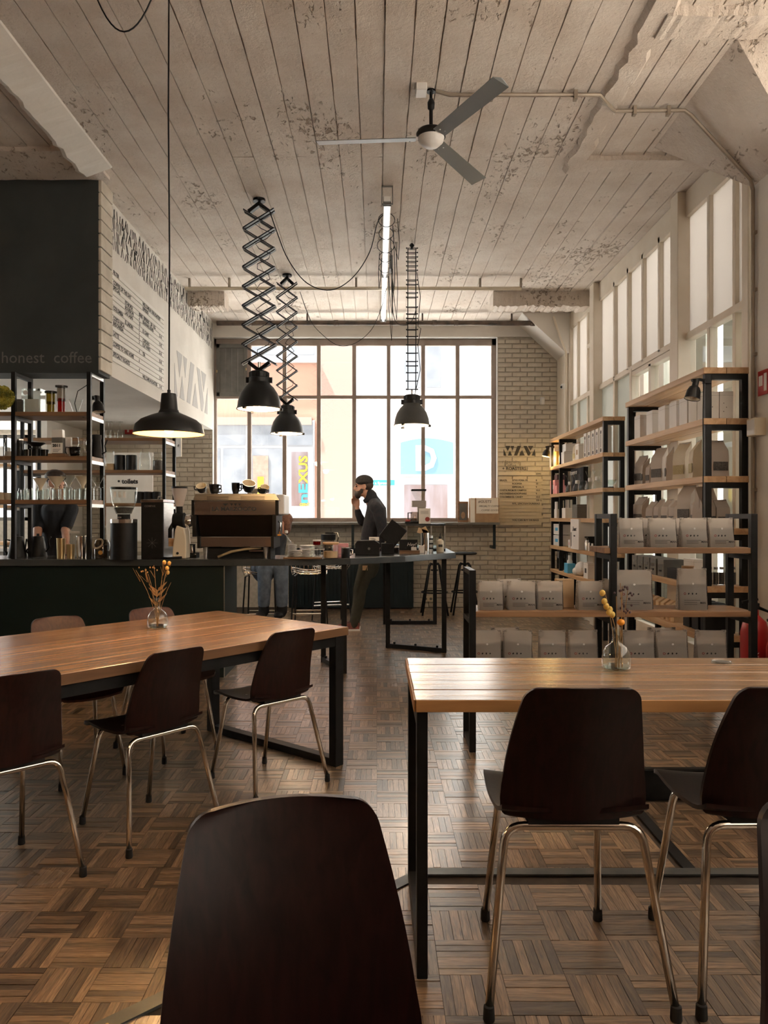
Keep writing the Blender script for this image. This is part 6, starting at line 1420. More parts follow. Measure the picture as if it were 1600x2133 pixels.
stuff(m.build('coiled_cable', M['black'], t, smooth=True))

# ceiling fan
FY, FX, FZ = 5.04, px(898,5.04), pz(293,5.04)
t = thing('ceiling_fan', 'three bladed grey ceiling fan on a black rod', 'fan', (FX, FY, FZ))
MB().lathe([(0,-.012),(.045,-.004),(.055,.012),(.095,.02),(.098,.045),(.085,.065),(.04,.08),(.028,.09),(0,.09)], 30).build('motor', M['black'], t, smooth=40); MB().lathe([(0,-.045),(.05,-.036),(.08,-.008),(.088,.022)], 30).build('motor_cap', M['offwhite'], t, smooth=True)
MB().tube([(0,0,.08),(0,0,.24)], .012, 10).build('rod', M['black'], t); MB().lathe([(.012,.20),(.022,.21),(.024,.25),(.012,.275),(0,.275)], 16).build('rod_cap', M['black'], t, smooth=True); MB().tube([(0,0,.27),(0,0,ZC-FZ)], .010, 8).build('hanger', M['black'], t); MB().cyl((0,0,ZC-FZ-.012), .03, .012, 10).build('ceiling_hook', M['black'], t)
for k, ad in enumerate((-62, 58, 176)):
    b = MB(); w = .058
    b.add([(.10,-w*.8,0),(.10,0,.012),(.10,w*.8,0),(.75,-w,0),(.765,-w*.3,.010),(.765,.0,.013),(.75,w,0),(.10,-w*.8,-.003),(.75,-w,-.003),(.75,w,-.003),(.10,w*.8,-.003)], [(0,3,4,5,1),(1,5,6,2),(7,10,9,8),(0,7,8,3),(2,6,9,10),(3,8,9,6,5,4),(0,1,2,10,7)])
    o = b.build('blade', M['blade'], t); o.rotation_euler = (R(-14),0,R(ad)) if True else 0; o.location = (0,0,.012)
    hb = MB().box(.06,.16,-.022,.022,-.006,.0); ho = hb.build('blade_bracket', M['offwhite'], t); ho.rotation_euler = (0,0,R(ad)); ho.location = (0,0,.022)
    for q in range(2): s_ = MB().cyl((.14+.0*q, -.02+.04*q, -.006), .005, .004, 8).build('rivet', M['steel'], t); s_.rotation_euler = (0,0,R(ad)); s_.location = (0,0,.010)
t = thing('junction_box', 'small white junction box on the ceiling beside the fan hook', 'junction box', (px(880,4.95), 5.0, ZC-.045)); MB().box(-.04,.03,-.05,.05,0,.05).build('box_body', M['offwhite'], t, bevel=.004); MB().box(-.037,.027,-.052,-.05,.004,.044).build('cover', M['offwhite'], t)

# ================================================================ pipes and conduits
t = thing('conduit', 'grey conduit running from the fan over the column head and down', 'conduit', (0,0,0))
cp = [(FX+.03,5.03,ZC-.01),(FX+.12,5.03,ZC-.035),(1.46,5.03,ZC-.035),(1.53,5.10,ZC-.055),(1.62,5.22,ZC-.04),(2.09,5.22,ZC-.035),(2.14,5.235,ZC-.06),(2.61,5.37,3.67),(2.635,5.38,3.60),(2.635,5.38,1.25)]
MB().tube(cp, .014, 8).build('conduit_pipe', M['galv'], t, smooth=40)
for a in ((.75,5.03,ZC-.04),(1.3,5.03,ZC-.04),(1.75,5.22,ZC-.04),(1.98,5.22,ZC-.04)): MB().obox(a, (.022,.04,.06)).build('clip', M['galv'], t)
for zz in (3.3,2.9,2.45,2.0,1.5): MB().obox((2.645,5.38,zz), (.03,.045,.022)).build('clip', M['galv'], t)
t = thing('socket_box', 'cream socket box on the column beside the tall shelf', 'junction box', (2.63, 5.30, pz(890,5.3))); MB().box(-.05,.03,-.06,.06,-.06,.06).build('box_body', M['ceramic'], t, bevel=.004); MB().box(-.052,-.05,-.05,.05,-.05,.05).build('cover', M['offwhite'], t)
t = thing('ceiling_tube', 'thin pale tube with clips running across under the ceiling', 'conduit', (0,0,0)); zt2 = pz(601,9.04)
MB().tube([(px(386,9.04),9.04,zt2),(px(1086,9.04),9.04,zt2)], .022, 10).build('tube_body', M['ceramic'], t, smooth=True)
for c in (395,478,742,1000,1085): MB().box(px(c,9.04)-.012,px(c,9.04)+.012,9.02,9.06,zt2+.01,ZC+.01).build('clip', M['galv'], t)
t = thing('heating_pipe', 'rusty dark pipe crossing above the window', 'pipe', (0,0,0)); zp = pz(673,10.6)
MB().tube([(px(452,10.6),10.6,zp),(px(800,10.6),10.6,zp),(px(1000,10.6),10.6,zp),(px(1206,10.6),10.6,zp)], .035, 12).build('pipe_body', M['pipe'], t, smooth=True)
for c in (640,880,1066): MB().tube([(px(c,10.6),10.6,zp+.03),(px(c,10.6),10.6,ZC+.01)], .012, 6).build('hanger', M['pipe'], t)
for c in (520,700,905,950,1110,1160): MB().tube([(px(c,10.6)-.03,10.6,zp),(px(c,10.6)+.03,10.6,zp)], .042, 12).build('pipe_collar', M['pipe'], t, smooth=True)
MB().box(px(1206,10.6), px(1206,10.6)+.06, 10.35, 10.64, zp-.10, zp+.14).build('end_box', M['black'], t)
t = thing('slanted_conduit', 'white conduit climbing beside the far glazing post', 'conduit', (0,0,0)); MB().tube([(2.585,10.5,2.05),(2.585,10.5,3.56),(2.50,10.52,3.80),(2.42,10.52,4.05)], .016, 8).build('conduit_pipe', M['cream'], t)
t = thing('security_camera', 'small white dome camera on the corner column', 'camera', (2.575, 10.6, pz(805,10.6))); MB().lathe([(0,0),(.03,0),(.04,.025),(.035,.05),(0,.055)], 16, (.02,0,0), axis=(-1,-.2,0)).build('camera_body', M['offwhite'], t, smooth=True); MB().blob((-.03,-.02,-.012), .018, 10, 7).build('lens', M['black'], t, smooth=True)
t = thing('motion_sensor', 'white motion sensor on the painted brick wall', 'sensor', (px(1129,YB), YB-.006, pz(836,YB))); MB().obox((0,-.025,0), (.06,.05,.11), (R(6),0,R(10))).build('sensor_body', M['offwhite'], t, bevel=.012); MB().tube([(.03,0,.05),(.15,0,.09),(.30,0,.10)], .003, 5).build('sensor_wire', M['cream'], t)
# red fire notice on the near column, extinguishers below
t = thing('fire_sign', 'red and white fire extinguisher sign on the column', 'sign', (2.653, 5.27, pz(797,5.27))); MB().box(-.006,0,-.065,.065,-.085,.085).build('sign_plate', M['red'], t); MB().box(-.0075,-.006,-.055,-.02,-.06,.06).build('pictogram', M['offwhite'], t); MB().box(-.0075,-.006,.0,.05,-.02,.05).build('flame_print', M['offwhite'], t)
def extinguisher(label, loc, h=.52, r=.075):
    t = thing('fire_extinguisher', label, 'fire extinguisher', loc); MB().lathe([(0,0),(r*.95,0),(r,.02),(r,h*.82),(r*.8,h*.92),(r*.3,h*.98),(r*.28,h*1.03),(0,h*1.03)], 22).build('cylinder', M['red'], t, smooth=40); MB().obox((0,0,h*1.06), (.05,.03,.04)).build('valve', M['black'], t); MB().obox((-.03,0,h*1.11), (.10,.02,.015), (0,R(-12),0)).build('lever', M['black'], t); MB().tube([(.02,0,h*1.05),(r*1.2,-.02,h*1.0),(r*1.25,-.02,h*.5),(r*1.05,-.02,h*.15)], .011, 8).build('hose', M['black'], t, smooth=True); MB().lathe([(r*1.003,h*.30),(r*1.003,h*.55)], 22).build('label_band', M['paper'], t, smooth=True); return t
e1 = extinguisher('red fire extinguisher nearer the camera behind the display rack end', (px(1572,4.9), 4.9, .0), .70, .085)
e2 = extinguisher('second red fire extinguisher at the right frame edge', (2.47, 4.70, .0), .62, .08)
text('EXTINGUISHER', .05, M['paper'], e1, (-.015,-.0865,.12), (R(90),R(-90),0), ext=.0005)

# clamp lamps on the shelves
def clamp_lamp(label, loc, facing, on_=False):
    t = thing('clamp_lamp', label, 'lamp', loc); d = Vector(facing)
    MB().lathe([(.055,0),(.052,.01),(.046,.06),(.035,.085),(.022,.095),(.022,.14),(0,.142)], 22, (0,0,-.13), axis=(-d.x*.25,-d.y*.25,1)).build('shade', M['lampblack'], t, smooth=40); MB().lathe([(.052,.004),(.044,.055),(0,.07)], 20, (0,0,-.13), axis=(-d.x*.25,-d.y*.25,1)).build('shade_lining', M['lampin'], t, smooth=True)
    MB().tube([(0,0,0),(-d.x*.06,-d.y*.06,.01),(-d.x*.11,-d.y*.11,.005)], .011, 8).build('arm', M['black'], t); MB().obox((-d.x*.12,-d.y*.12,.0), (.05,.035,.03)).build('clamp', M['black'], t); MB().blob((0,0,-.10), (.02,.02,.024), 10, 7).build('bulb', M['bulbsoft'] if on_ else M['offwhite'], t, smooth=True)
    return t
clamp_lamp('black clamp lamp hanging from the near post of the tall shelf', (tx0-.11, 5.40, 2.27), (-1,-.3,0))
c2 = clamp_lamp('small lit clamp lamp at the far end of the brewing shelf', (sx0-.09, 10.5, 2.26), (-1,0,0), True)
lp = add_point('lamp_light', (0,0,0), 2.2, (1.0,.66,.25), .03); lp.parent = c2; lp.location = (.03,-.03,-.17)
clamp_lamp('dark clamp lamp inside the counter shelf end frame', (px(208,Yc+.25), Yc+.22, 2.33), (.6,-.5,0))
cable('black lamp cord with inline switch down the tall shelf post', [(tx0-.015,5.43,2.28),(tx0-.02,5.43,2.0),(tx0-.018,5.43,1.7),(tx0-.022,5.43,1.4),(tx0-.015,5.43,1.1)], .004, 'lamp_cord')

# ================================================================ along the back wall
t = thing('window_ledge', 'dark wooden window ledge on steel brackets', 'ledge', (0,0,0)); lx0, lx1 = -2.2, px(1041,10.75)
MB().box(lx0, lx1, 10.72, YB-.007, 1.195, 1.228).build('ledge_board', M['panelgrey'], t, bevel=.003)
for c in (1030, 735, 520): MB().box(px(c,10.76)-.018, px(c,10.76)+.018, 10.75, 10.786, .86, 1.195).build('bracket_leg', M['teal'], t); MB().box(px(c,10.76)-.018, px(c,10.76)+.018, 10.786, YB-.007, .86, .90).build('bracket_foot', M['teal'], t)
t = thing('labelled_box', 'brown box with a handwritten sheet on the window ledge', 'box', (px(1009,10.85), 10.9, 1.2285)); wd = (px(1039,10.85)-px(980,10.85))
MB().box(-wd/2,wd/2,-.10,.15,0,.345).build('box_body', M['cardboard'], t, bevel=.003); MB().box(-wd/2-.001,-wd/2+.06,-.101,-.10,0,.34).build('tape_strip', M['paper'], t); MB().box(-wd*.30,wd*.47,-.104,-.10,.125,.34).build('paper_sheet', M['paper'], t)
for k, s in enumerate(('#GUSTS','SPECIALTY COFFEE','.. COFFEE GOODS')): text(s, .052 if k == 0 else .034, M['print'], t, (-wd*.24+.01*k,-.1055,.275-.058*k), shear=.2, ext=.0004)
t = thing('small_picture', 'small dark framed picture leaning on the window behind the box', 'picture', (px(966,10.95), 11.03, 1.2285)); MB().box(-.075,.075,-.01,.01,0,.30).build('frame', M['rackwood'], t); MB().box(-.055,.055,-.0115,-.01,.03,.27).build('picture_sheet', M['panelgrey'], t); MB().blob((0,-.012,.10), (.03,.002,.05), 10, 6).build('printed_figure', M['cardboard'], t)
# WAY lettering and coffee list rails on the brick
ws = thing('wall_logo', 'black stencilled WAY logo on the painted brick', 'sign', (0,0,0)); way(ws, (px(1049,YB), YB-.012, pz(929,YB)), (1,0,0), px(1114,YB)-px(1049,YB), M['print'], .006, (0,1,0))
tg_ = thing('wall_tagline', 'painted tagline Specialty Coffee Roasters below the logo', 'sign', (0,0,0))
for s, r, b2 in (('/ Specialty',965,.0),('  Coffee',972,.0),('+ ROASTERS',979,.02)): text(s, .062, M['print'] if b2 else M['panelgrey'], tg_, (px(1046,YB), YB-.009, pz(r,YB)), bold=b2, ext=.001)
pl = thing('coffee_list', 'cream slatted coffee price list on the brick wall', 'menu board', (0,0,0)); lx0, lx1 = px(1039,YB), px(1130,YB)
items = [('','','250G'),('','',''),('BRAZIL','SITIO FORA PR','8'),('','RODINIA','10'),('','ESPECIAL K','9'),('COSTA RICA','LOS CAMPOS','10.5'),('INDONESIA','RADIOPHARE','9'),('COLOMBIA','EL CANEY','10.5'),('','','150 G'),('','NYL. LINCOLN DUNIA','14.5'),('','',''),('','',''),('','',''),('','',''),('','YOU CAN BUY ON BAGS',''),('','','')]
for i, (a, b2, c) in enumerate(items):
    zt3 = pz(984+6.9*i, YB); zb3 = pz(984+6.9*i+6.3, YB)
    if i == 1: continue
    s = MB().box(lx0, lx1-(.0 if i%3 else .02), YB-.024, YB-.006, zb3, zt3).build('slat', M['slatwall'], pl)
    MB().box(lx0, lx1-.02, YB-.030, YB-.024, zb3, zb3+.006).build('rail_lip', M['slatwall'], s)
    if a: text(a, .034, M['print'], s, (lx0+.01, YB-.026, zb3+.012), bold=.03, ext=.0005)
    if b2: text(b2, .034, M['print'], s, (lx0+.19, YB-.026, zb3+.012), bold=.03, ext=.0005)
    if c: text(c, .034, M['print'], s, (lx0+.53, YB-.026, zb3+.012), bold=.03, ext=.0005)
t = thing('wall_socket', 'cream double wall socket below the window ledge', 'socket', (px(892,YB), YB-.006, pz(1247,YB))); MB().box(-.075,.075,-.02,0,-.04,.04).build('plate', M['ceramic'], t, bevel=.004)
for s in (-1,1): MB().cyl((s*.037,-.02,0), .02, .003, 14, axis=(0,-1,0)).build('outlet', M['panelgrey'], t)
MB().tube([(.0,-.01,-.04),(.01,-.01,-.12)], .004, 5).build('cord', M['black'], t)
# dark radiator panels under the window
t = thing('radiator', 'dark teal panelled radiator cover under the window', 'radiator', (0,0,0)); ax0, ax1 = px(602,10.9), px(861,10.9)
MB().box(ax0, ax1, 10.86, YB-.008, .02, .86).build('cover_body', M['teal'], t); n = 34
for k in range(n):
    w = (ax1-ax0-.06)/n; a = ax0+.03+k*w; MB().box(a+.006, a+w-.006, 10.848, 10.86, .06, .82).build('rib', M['teal'], t)
for c in (735,):
    MB().box(px(c,10.9)-.02, px(c,10.9)+.02, 10.845, 10.86, .02, .86).build('stile', M['teal'], t)
# round work stools by the window
def stool(label, X, Y):
    t = thing('work_stool', label, 'stool', (X,Y,0)); MB().lathe([(0,.80),(.15,.80),(.165,.808),(.165,.822),(.15,.83),(0,.835)], 24).build('seat', M['blackmatt'], t, smooth=40); MB().cyl((0,0,.60), .02, .20, 12).build('spindle', M['black'], t)
    for k in range(4):
        a = R(45+90*k); x, y = math.cos(a), math.sin(a); MB().tube([(.03*x,.03*y,.67),(.07*x,.07*y,.68),(.095*x,.095*y,.65),(.24*x,.24*y,.0)], .013, 8).build('leg', M['black'], t, smooth=True)
    MB().tube([(.172*math.cos(R(45+15*k)), .172*math.sin(R(45+15*k)), .30) for k in range(25)], .010, 6).build('foot_ring', M['black'], t, smooth=True); MB().lathe([(.03,.58),(.05,.585),(.05,.60),(.03,.605)], 14).build('hub', M['black'], t)
    return t
stool('black round work stool under the window ledge, fully visible', px(968,10.35), 10.35); stool('black round work stool seen through the bar frame', px(905,10.3), 10.3)
# wire bar stools behind the counter
def wire_stool(label, X, Y, rz):
    t = thing('wire_stool', label, 'stool', (X,Y,0), rz); zs = .70; m = MB()
    for k in range(-4,5):
        x = k*.046; h = .20-.02*abs(k)/4
        m.tube([(x,-.20+.01*abs(k),zs-.015+.012*abs(k)/4),(x,-.1,zs-.035),(x,.06,zs-.035),(x,.17,zs+.02),(x,.20,zs+h)], .0035, 5)
    for yy, zz in ((-.20,-.01),(-.13,-.03),(-.06,-.035),(.01,-.035),(.08,-.028),(.15,.0),(.185,.08),(.2,.15)): m.tube([(-.19,yy,zs+zz+.03),(-.10,yy,zs+zz+.004),(0,yy,zs+zz),(.10,yy,zs+zz+.004),(.19,yy,zs+zz+.03)], .0035, 5)
    stuff(m.build('wire_seat', M['chrome'], t))
    MB().tube([(.2*math.cos(R(12*k)), .2*math.sin(R(12*k)), zs+.02+.02*math.cos(R(24*k))) for k in range(31)], .006, 6).build('seat_rim', M['chrome'], t, smooth=True)
    for sx in (-1,1):
        MB().tube([(sx*.19,-.21,.01),(sx*.16,-.13,zs-.05)], .009, 6).build('leg', M['black'], t); MB().tube([(sx*.19,.21,.01),(sx*.16,.13,zs-.05)], .009, 6).build('leg', M['black'], t)
        MB().tube([(sx*.16,-.13,zs-.05),(sx*.16,.13,zs-.05)], .008, 6).build('side_bar', M['black'], t); MB().tube([(sx*.19,-.21,.012),(sx*.19,.21,.012)], .008, 6).build('sled_bar', M['black'], t)
    for y in (-.165,.165): MB().tube([(-.175,y,.24),(.175,y,.24)], .008, 6).build('foot_bar', M['chrome'], t)
    MB().tube([(-.175,-.18,.20),(.175,-.18,.20)], .008, 6).build('foot_bar', M['chrome'], t)
    return t
wire_stool('wire bar stool under the seated person', px(545,8.55), 8.55, R(180)); wire_stool('empty wire bar stool behind the bar, left of the standing man', px(645,8.6), 8.6, R(180)); wire_stool('wire bar stool behind the long one, further towards the window', px(690,9.4), 9.45, R(200))
# ================================================================ people
def loft(mb, secs, n=14):
    """secs: (centre, rx, ry, tilt-axis direction) rings swept along a limb or trunk"""
    rg = []
    for i, s in enumerate(secs):
        c = Vector(s[0]); rx, ry = s[1], s[2]
        a = Vector(secs[min(i+1,len(secs)-1)][0]) - Vector(secs[max(i-1,0)][0]); a.normalize()
        side = s[3] if len(s) > 3 else Vector((0,1,0)); side = Vector(side); side = (side - a*side.dot(a)).normalized(); fw = a.cross(side)
        rg.append([c + side*(rx*math.cos(2*math.pi*j/n)) + fw*(ry*math.sin(2*math.pi*j/n)) for j in range(n)])
    mb.rings(rg)
    for c, s in ((secs[0], .6), (secs[-1], .6)): mb.blob(c[0], min(c[1],c[2])*.98, n, 7)
def fuse(mb, name, m, parent, voxel=.012, smooth_it=6):
    me = mb.mesh(name); me.materials.append(m)
    o = bpy.data.objects.new(name, me); C.objects.link(o)
    r = o.modifiers.new('remesh', 'REMESH'); r.mode = 'VOXEL'; r.voxel_size = voxel; r.use_smooth_shade = True
    s = o.modifiers.new('smooth', 'SMOOTH'); s.factor = .5; s.iterations = smooth_it
    dg = bpy.context.evaluated_depsgraph_get(); me2 = bpy.data.meshes.new_from_object(o.evaluated_get(dg)); me2.name = name
    o.modifiers.clear(); o.data = me2; bpy.data.meshes.remove(me); o.parent = parent
    if not me2.materials: me2.materials.append(m)
    me2.shade_smooth(); return o
def hand(mb, w, d, side, s=1.0, curl=.6):
    """palm and five fingers from wrist w along d, palm facing 'side'"""
    w = Vector(w); d = Vector(d).normalized(); pn = Vector(side).normalized(); ac = d.cross(pn).normalized()
    palm = [w, w+d*.04*s, w+d*.085*s]
    rg = []
    for k, p in enumerate(palm):
        hw = (.024,.038,.040)[k]*s; th = (.018,.015,.013)[k]*s
        rg.append([p+ac*(hw*math.cos(2*math.pi*j/10))+pn*(th*math.sin(2*math.pi*j/10)) for j in range(10)])
    mb.rings(rg)
    for k, (o, ln) in enumerate(((-.030,.070),(-.010,.080),(.010,.076),(.029,.060))):
        b0 = w+d*.080*s+ac*o*s; a = 0; p = b0; pts = [w+d*.06*s+ac*o*s, b0]
        for q in range(3):
            a += curl*(.5+.35*q); p = p + (d*math.cos(a)+pn*math.sin(a))*ln*s*(.42,.32,.26)[q]; pts.append(p)
        mb.tube(pts, [.0095*s,.0095*s,.0088*s,.008*s,.0068*s], 8)
    b0 = w+d*.02*s-ac*.028*s
    mb.tube([b0, b0+d*.028*s-ac*.022*s+pn*.012*s, b0+d*.055*s-ac*.022*s+pn*.028*s, b0+d*.075*s-ac*.012*s+pn*.038*s], [.013*s,.012*s,.010*s,.008*s], 8)
def head(mb, c, fwd, s=1.0, jaw=True):
    """skull, jaw, nose, brow, ears; c is the middle of the head (height about .23)"""
    c = Vector(c); f = Vector(fwd).normalized(); up = Vector((0,0,1)); rt = f.cross(up).normalized()
    def P(a, b2, u): return c+f*a*s+rt*b2*s+up*u*s
    def ell(p, a, b2, u, n=14, m=10):
        rg = []
        for i in range(m):
            t = math.pi*(i+.5)/m-math.pi/2
            rg.append([p+f*(a*s*math.cos(t)*math.cos(2*math.pi*j/n))+rt*(b2*s*math.cos(t)*math.sin(2*math.pi*j/n))+up*(u*s*math.sin(t)) for j in range(n)])
        mb.rings(rg)
    ell(P(-.012,0,.035), .098, .076, .088); ell(P(.018,0,-.035), .072, .062, .080); ell(P(.055,0,-.085), .032, .036, .03); ell(P(.072,0,.035), .022,.055,.018)
    mb.tube([P(.085,0,.02), P(.105,0,-.012), P(.108,0,-.024), P(.085,0,-.034)], [.009*s,.012*s,.014*s,.010*s], 8)
    ell(P(.085,0,-.058), .012,.024,.007); ell(P(.083,0,-.070), .011,.021,.007)
    for q in (-1,1): ell(P(-.012,q*.078,-.010), .022,.010,.034)
    return P, ell
def eyes(P, parent, s=1.0, m='hair'):
    for q in (-1,1):
        MB().blob(P(.080,q*.031,.008), .0095*s, 8, 6).build('eye', M['blackmatt'], parent, smooth=True)
        MB().tube([P(.086,q*.012,.030), P(.088,q*.030,.036), P(.078,q*.050,.030)], .005*s, 6).build('eyebrow', M[m], parent, smooth=True)

# ---- standing man at the bar, in profile to the left
mY = 8.92
def mp(c, y, dy=0): return Vector((px(c,mY), mY+dy, pz(y,mY)))
man = thing('person', 'bearded man in a dark shirt and cap raising a hand to his mouth', 'person', (0,0,0))
body = MB()
hc = mp(757,1014); Pm, ell = head(body, hc, (-1,0,-.04), 1.0)
loft(body, [(mp(766,1028),.054,.058),(mp(771,1042),.056,.060),(mp(776,1056),.056,.060)])
# raised far arm (skin: hand and wrist), near arm hand at rest
wr = mp(744,1058,.08)
hand(body, wr, mp(742,1036,.05)-mp(744,1064,.08), (-.25,-.5,.2), 1.05, .75)
loft(body, [(mp(750,1084,.12),.034,.036),(wr,.027,.028)], 10)
hl = mp(788,1139,-.20); loft(body, [(mp(794,1118,-.22),.036,.038),(hl,.028,.028)], 10); hand(body, hl, (-.35,.05,-.9), (-.2,.9,0), 1.0, .45)
# trunk and legs underneath keep the figure one continuous body
loft(body, [(mp(780,1074),.11,.075),(mp(778,1090),.14,.10),(mp(775,1120),.13,.105),(mp(770,1150),.14,.10),(mp(768,1170),.14,.10)])
for s in (-1,1):
    loft(body, [(mp(768,1168,s*.085),.075,.078),(mp(757,1200,s*.09),.062,.065),(mp(748,1228,s*.09),.050,.052),(mp(745,1262,s*.085),.045,.048),(mp(737,1294,s*.08),.034,.036),(mp(737,1305,s*.08),.034,.036)])
    loft(body, ([(mp(788,1068,-.18),.045,.045),(mp(793,1085,-.215),.042,.045),(mp(797,1108,-.225),.038,.04),(mp(794,1118,-.22),.036,.038)] if s < 0 else [(mp(780,1068,.18),.045,.045),(mp(771,1080,.20),.042,.044),(mp(762,1092,.17),.040,.042),(mp(753,1088,.13),.036,.038)]))
bo = fuse(body, 'body', M['skin'], man, .0095, 3)
eyes(Pm, man, 1.0)
beard = MB()
for a in range(9):
    t_ = R(-80+20*a); beard.blob(Pm(.040+.040*math.cos(t_), .062*math.sin(t_), -.078-.006*math.cos(t_)), (.024,.022,.036), 10, 8)
beard.blob(Pm(.062,0,-.108), (.034,.036,.03), 12, 8)
for q in (-1,1): beard.blob(Pm(.020,q*.068,-.050), (.024,.014,.034), 10, 7); beard.blob(Pm(.092,q*.016,-.050), (.010,.016,.007), 8, 6)
fuse(beard, 'beard', M['hair'], man, .009, 3)
hair = MB(); hair.blob(Pm(-.036,0,.018), (.084,.079,.070), 16, 10)
fuse(hair, 'hair', M['hair'], man, .010, 3)
cap = MB(); cap.blob(Pm(-.012,0,.062), (.107,.088,.078), 20, 12); cap.lathe([(.094,-.012),(.100,.0),(.094,.016)], 24, Pm(-.008,0,.050), axis=(-.06,0,1))
fuse(cap, 'cap', M['cap'], man, .010, 2)
shirt = MB()
loft(shirt, [(mp(774,1036),.060,.064),(mp(778,1044),.085,.080),(mp(784,1060),.168,.118),(mp(782,1085),.172,.135),(mp(779,1110),.165,.145),(mp(775,1135),.165,.140),(mp(771,1158),.172,.130),(mp(769,1171),.172,.125)], 18)
loft(shirt, [(mp(783,1058,-.19),.068,.074,(1,0,0)),(mp(781,1053,-.10),.075,.078,(1,0,0)),(mp(779,1050,0),.082,.082,(1,0,0)),(mp(780,1053,.10),.075,.078,(1,0,0)),(mp(781,1058,.19),.068,.074,(1,0,0))])
loft(shirt, [(mp(787,1060,-.19),.066,.074),(mp(793,1085,-.215),.062,.068),(mp(797,1108,-.225),.056,.060),(mp(793,1124,-.22),.050,.052),(mp(790,1132,-.21),.046,.046)])
loft(shirt, [(mp(780,1062,.19),.064,.070),(mp(771,1080,.20),.060,.062),(mp(762,1092,.17),.058,.060),(mp(753,1086,.13),.050,.054),(mp(747,1072,.10),.042,.044),(mp(745,1064,.088),.038,.040)])
fuse(shirt, 'shirt', M['plaid'], man, .012, 4)
collar = MB(); loft(collar, [(mp(776,1042),.074,.076),(mp(773,1035),.070,.074),(mp(771,1030),.068,.074)], 18)
for s in (-1,1): collar.obox(mp(763,1042,s*.045), (.07,.03,.05), (0,R(-35),R(18*s)))
fuse(collar, 'collar', M['plaid'], man, .010, 2)
tr = MB()
loft(tr, [(mp(771,1160),.155,.120),(mp(769,1176),.160,.125),(mp(767,1186),.155,.12)], 16)
for s in (-1,1): loft(tr, [(mp(768,1172,s*.085),.085,.105),(mp(759,1198,s*.09),.080,.092),(mp(750,1226,s*.092),.066,.078),(mp(747,1256,s*.088),.062,.070),(mp(741,1284,s*.082),.056,.062),(mp(738,1300,s*.08),.055,.060)])
fuse(tr, 'trousers', M['khaki'], man, .012, 4)
for s in (-1,1):
    sh_ = MB(); b0 = mp(738,1308,s*.08); b0.z = .0
    sh_.rings([[b0+Vector((.06,-.035,.0)),b0+Vector((.06,.035,.0)),b0+Vector((-.06,.045,.0)),b0+Vector((-.19,.03,.0)),b0+Vector((-.20,-.02,.0)),b0+Vector((-.06,-.045,.0))],
              [b0+Vector((.065,-.038,.05)),b0+Vector((.065,.038,.05)),b0+Vector((-.05,.046,.05)),b0+Vector((-.18,.034,.045)),b0+Vector((-.195,-.025,.045)),b0+Vector((-.05,-.046,.05))],
              [b0+Vector((.055,-.035,.10)),b0+Vector((.055,.035,.10)),b0+Vector((-.03,.038,.10)),b0+Vector((-.09,.025,.075)),b0+Vector((-.09,-.025,.075)),b0+Vector((-.03,-.038,.10))]])
    sh_.build('shoe', M['shoe'], man, smooth=50); MB().prism([(b0.x+.07,b0.y-.042),(b0.x+.07,b0.y+.042),(b0.x-.06,b0.y+.05),(b0.x-.20,b0.y+.034),(b0.x-.21,b0.y-.026),(b0.x-.06,b0.y-.05)], .0, .022).build('shoe_sole', M['offwhite'], man)
MB().obox(mp(761,1181,-.165), (.06,.006,.055)).build('pocket_tag', M['kraft'], man)

# ---- person seated on a wire stool, mostly hidden by the espresso machine
wY = 8.5
def wp(c, y, dy=0): return Vector((px(c,wY), wY+dy, pz(y,wY)))
wom = thing('person', 'seated person in jeans and black boots behind the espresso machine', 'person', (0,0,0)); body = MB()
hx = wp(586,1092,.10); Pw, e2_ = head(body, hx, (-.75,-.6,-.35), .98)
loft(body, [(Pw(-.02,0,-.08),.052,.055),(wp(578,1120,.12),.06,.06)])
loft(body, [(wp(576,1116,.12),.15,.09),(wp(562,1140,.15),.15,.10),(wp(548,1165,.18),.15,.11),(wp(545,1185,.18),.16,.12)])
for s in (-1,1):
    kx = wp(557 if s < 0 else 590,1182,-.18); ft = wp(554 if s < 0 else 591,1266,-.16)
    loft(body, [(wp(545+8*s,1184,.15),.08,.08),(kx,.06,.06),(kx.lerp(ft,.5),.052,.052),(ft,.036,.036)])
    sh2 = wp(574,1122,.12)+Vector((.11*s*.6,.12*s*-.6,0)); el = sh2+Vector((-.02,-.06,-.24)); wr2 = el+Vector((-.12,-.12,.02)); loft(body, [(sh2,.045,.045),(el,.038,.038),(wr2,.027,.027)]); hand(body, wr2, (-.8,-.5,0), (0,0,-1), .92, .5)
fuse(body, 'body', M['skin'], wom, .011, 3); eyes(Pw, wom, .98, 'hairred')
hr = MB(); hr.blob(Pw(-.025,0,.05), (.10,.09,.082), 16, 10); hr.blob(Pw(-.07,0,-.03), (.05,.085,.11), 14, 9); hr.blob(Pw(-.02,.075,-.03), (.04,.03,.10), 10, 8); hr.blob(Pw(-.02,-.075,-.03), (.04,.03,.10), 10, 8)
fuse(hr, 'hair', M['hairred'], wom, .011, 3)
sw = MB(); loft(sw, [(wp(577,1114,.12),.09,.08),(wp(573,1124,.13),.165,.105),(wp(562,1142,.15),.165,.12),(wp(549,1166,.18),.165,.13),(wp(545,1188,.18),.17,.13)], 16)
for s in (-1,1):
    sh2 = wp(574,1122,.12)+Vector((.11*s*.6,.12*s*-.6,0)); el = sh2+Vector((-.02,-.06,-.24)); wr2 = el+Vector((-.12,-.12,.02)); loft(sw, [(sh2,.058,.058),(el,.05,.05),(el.lerp(wr2,.8),.04,.04)])
fuse(sw, 'jumper', M['tee'], wom, .012, 4)
jn = MB(); loft(jn, [(wp(546,1178,.18),.16,.13),(wp(545,1192,.18),.17,.14)], 16)
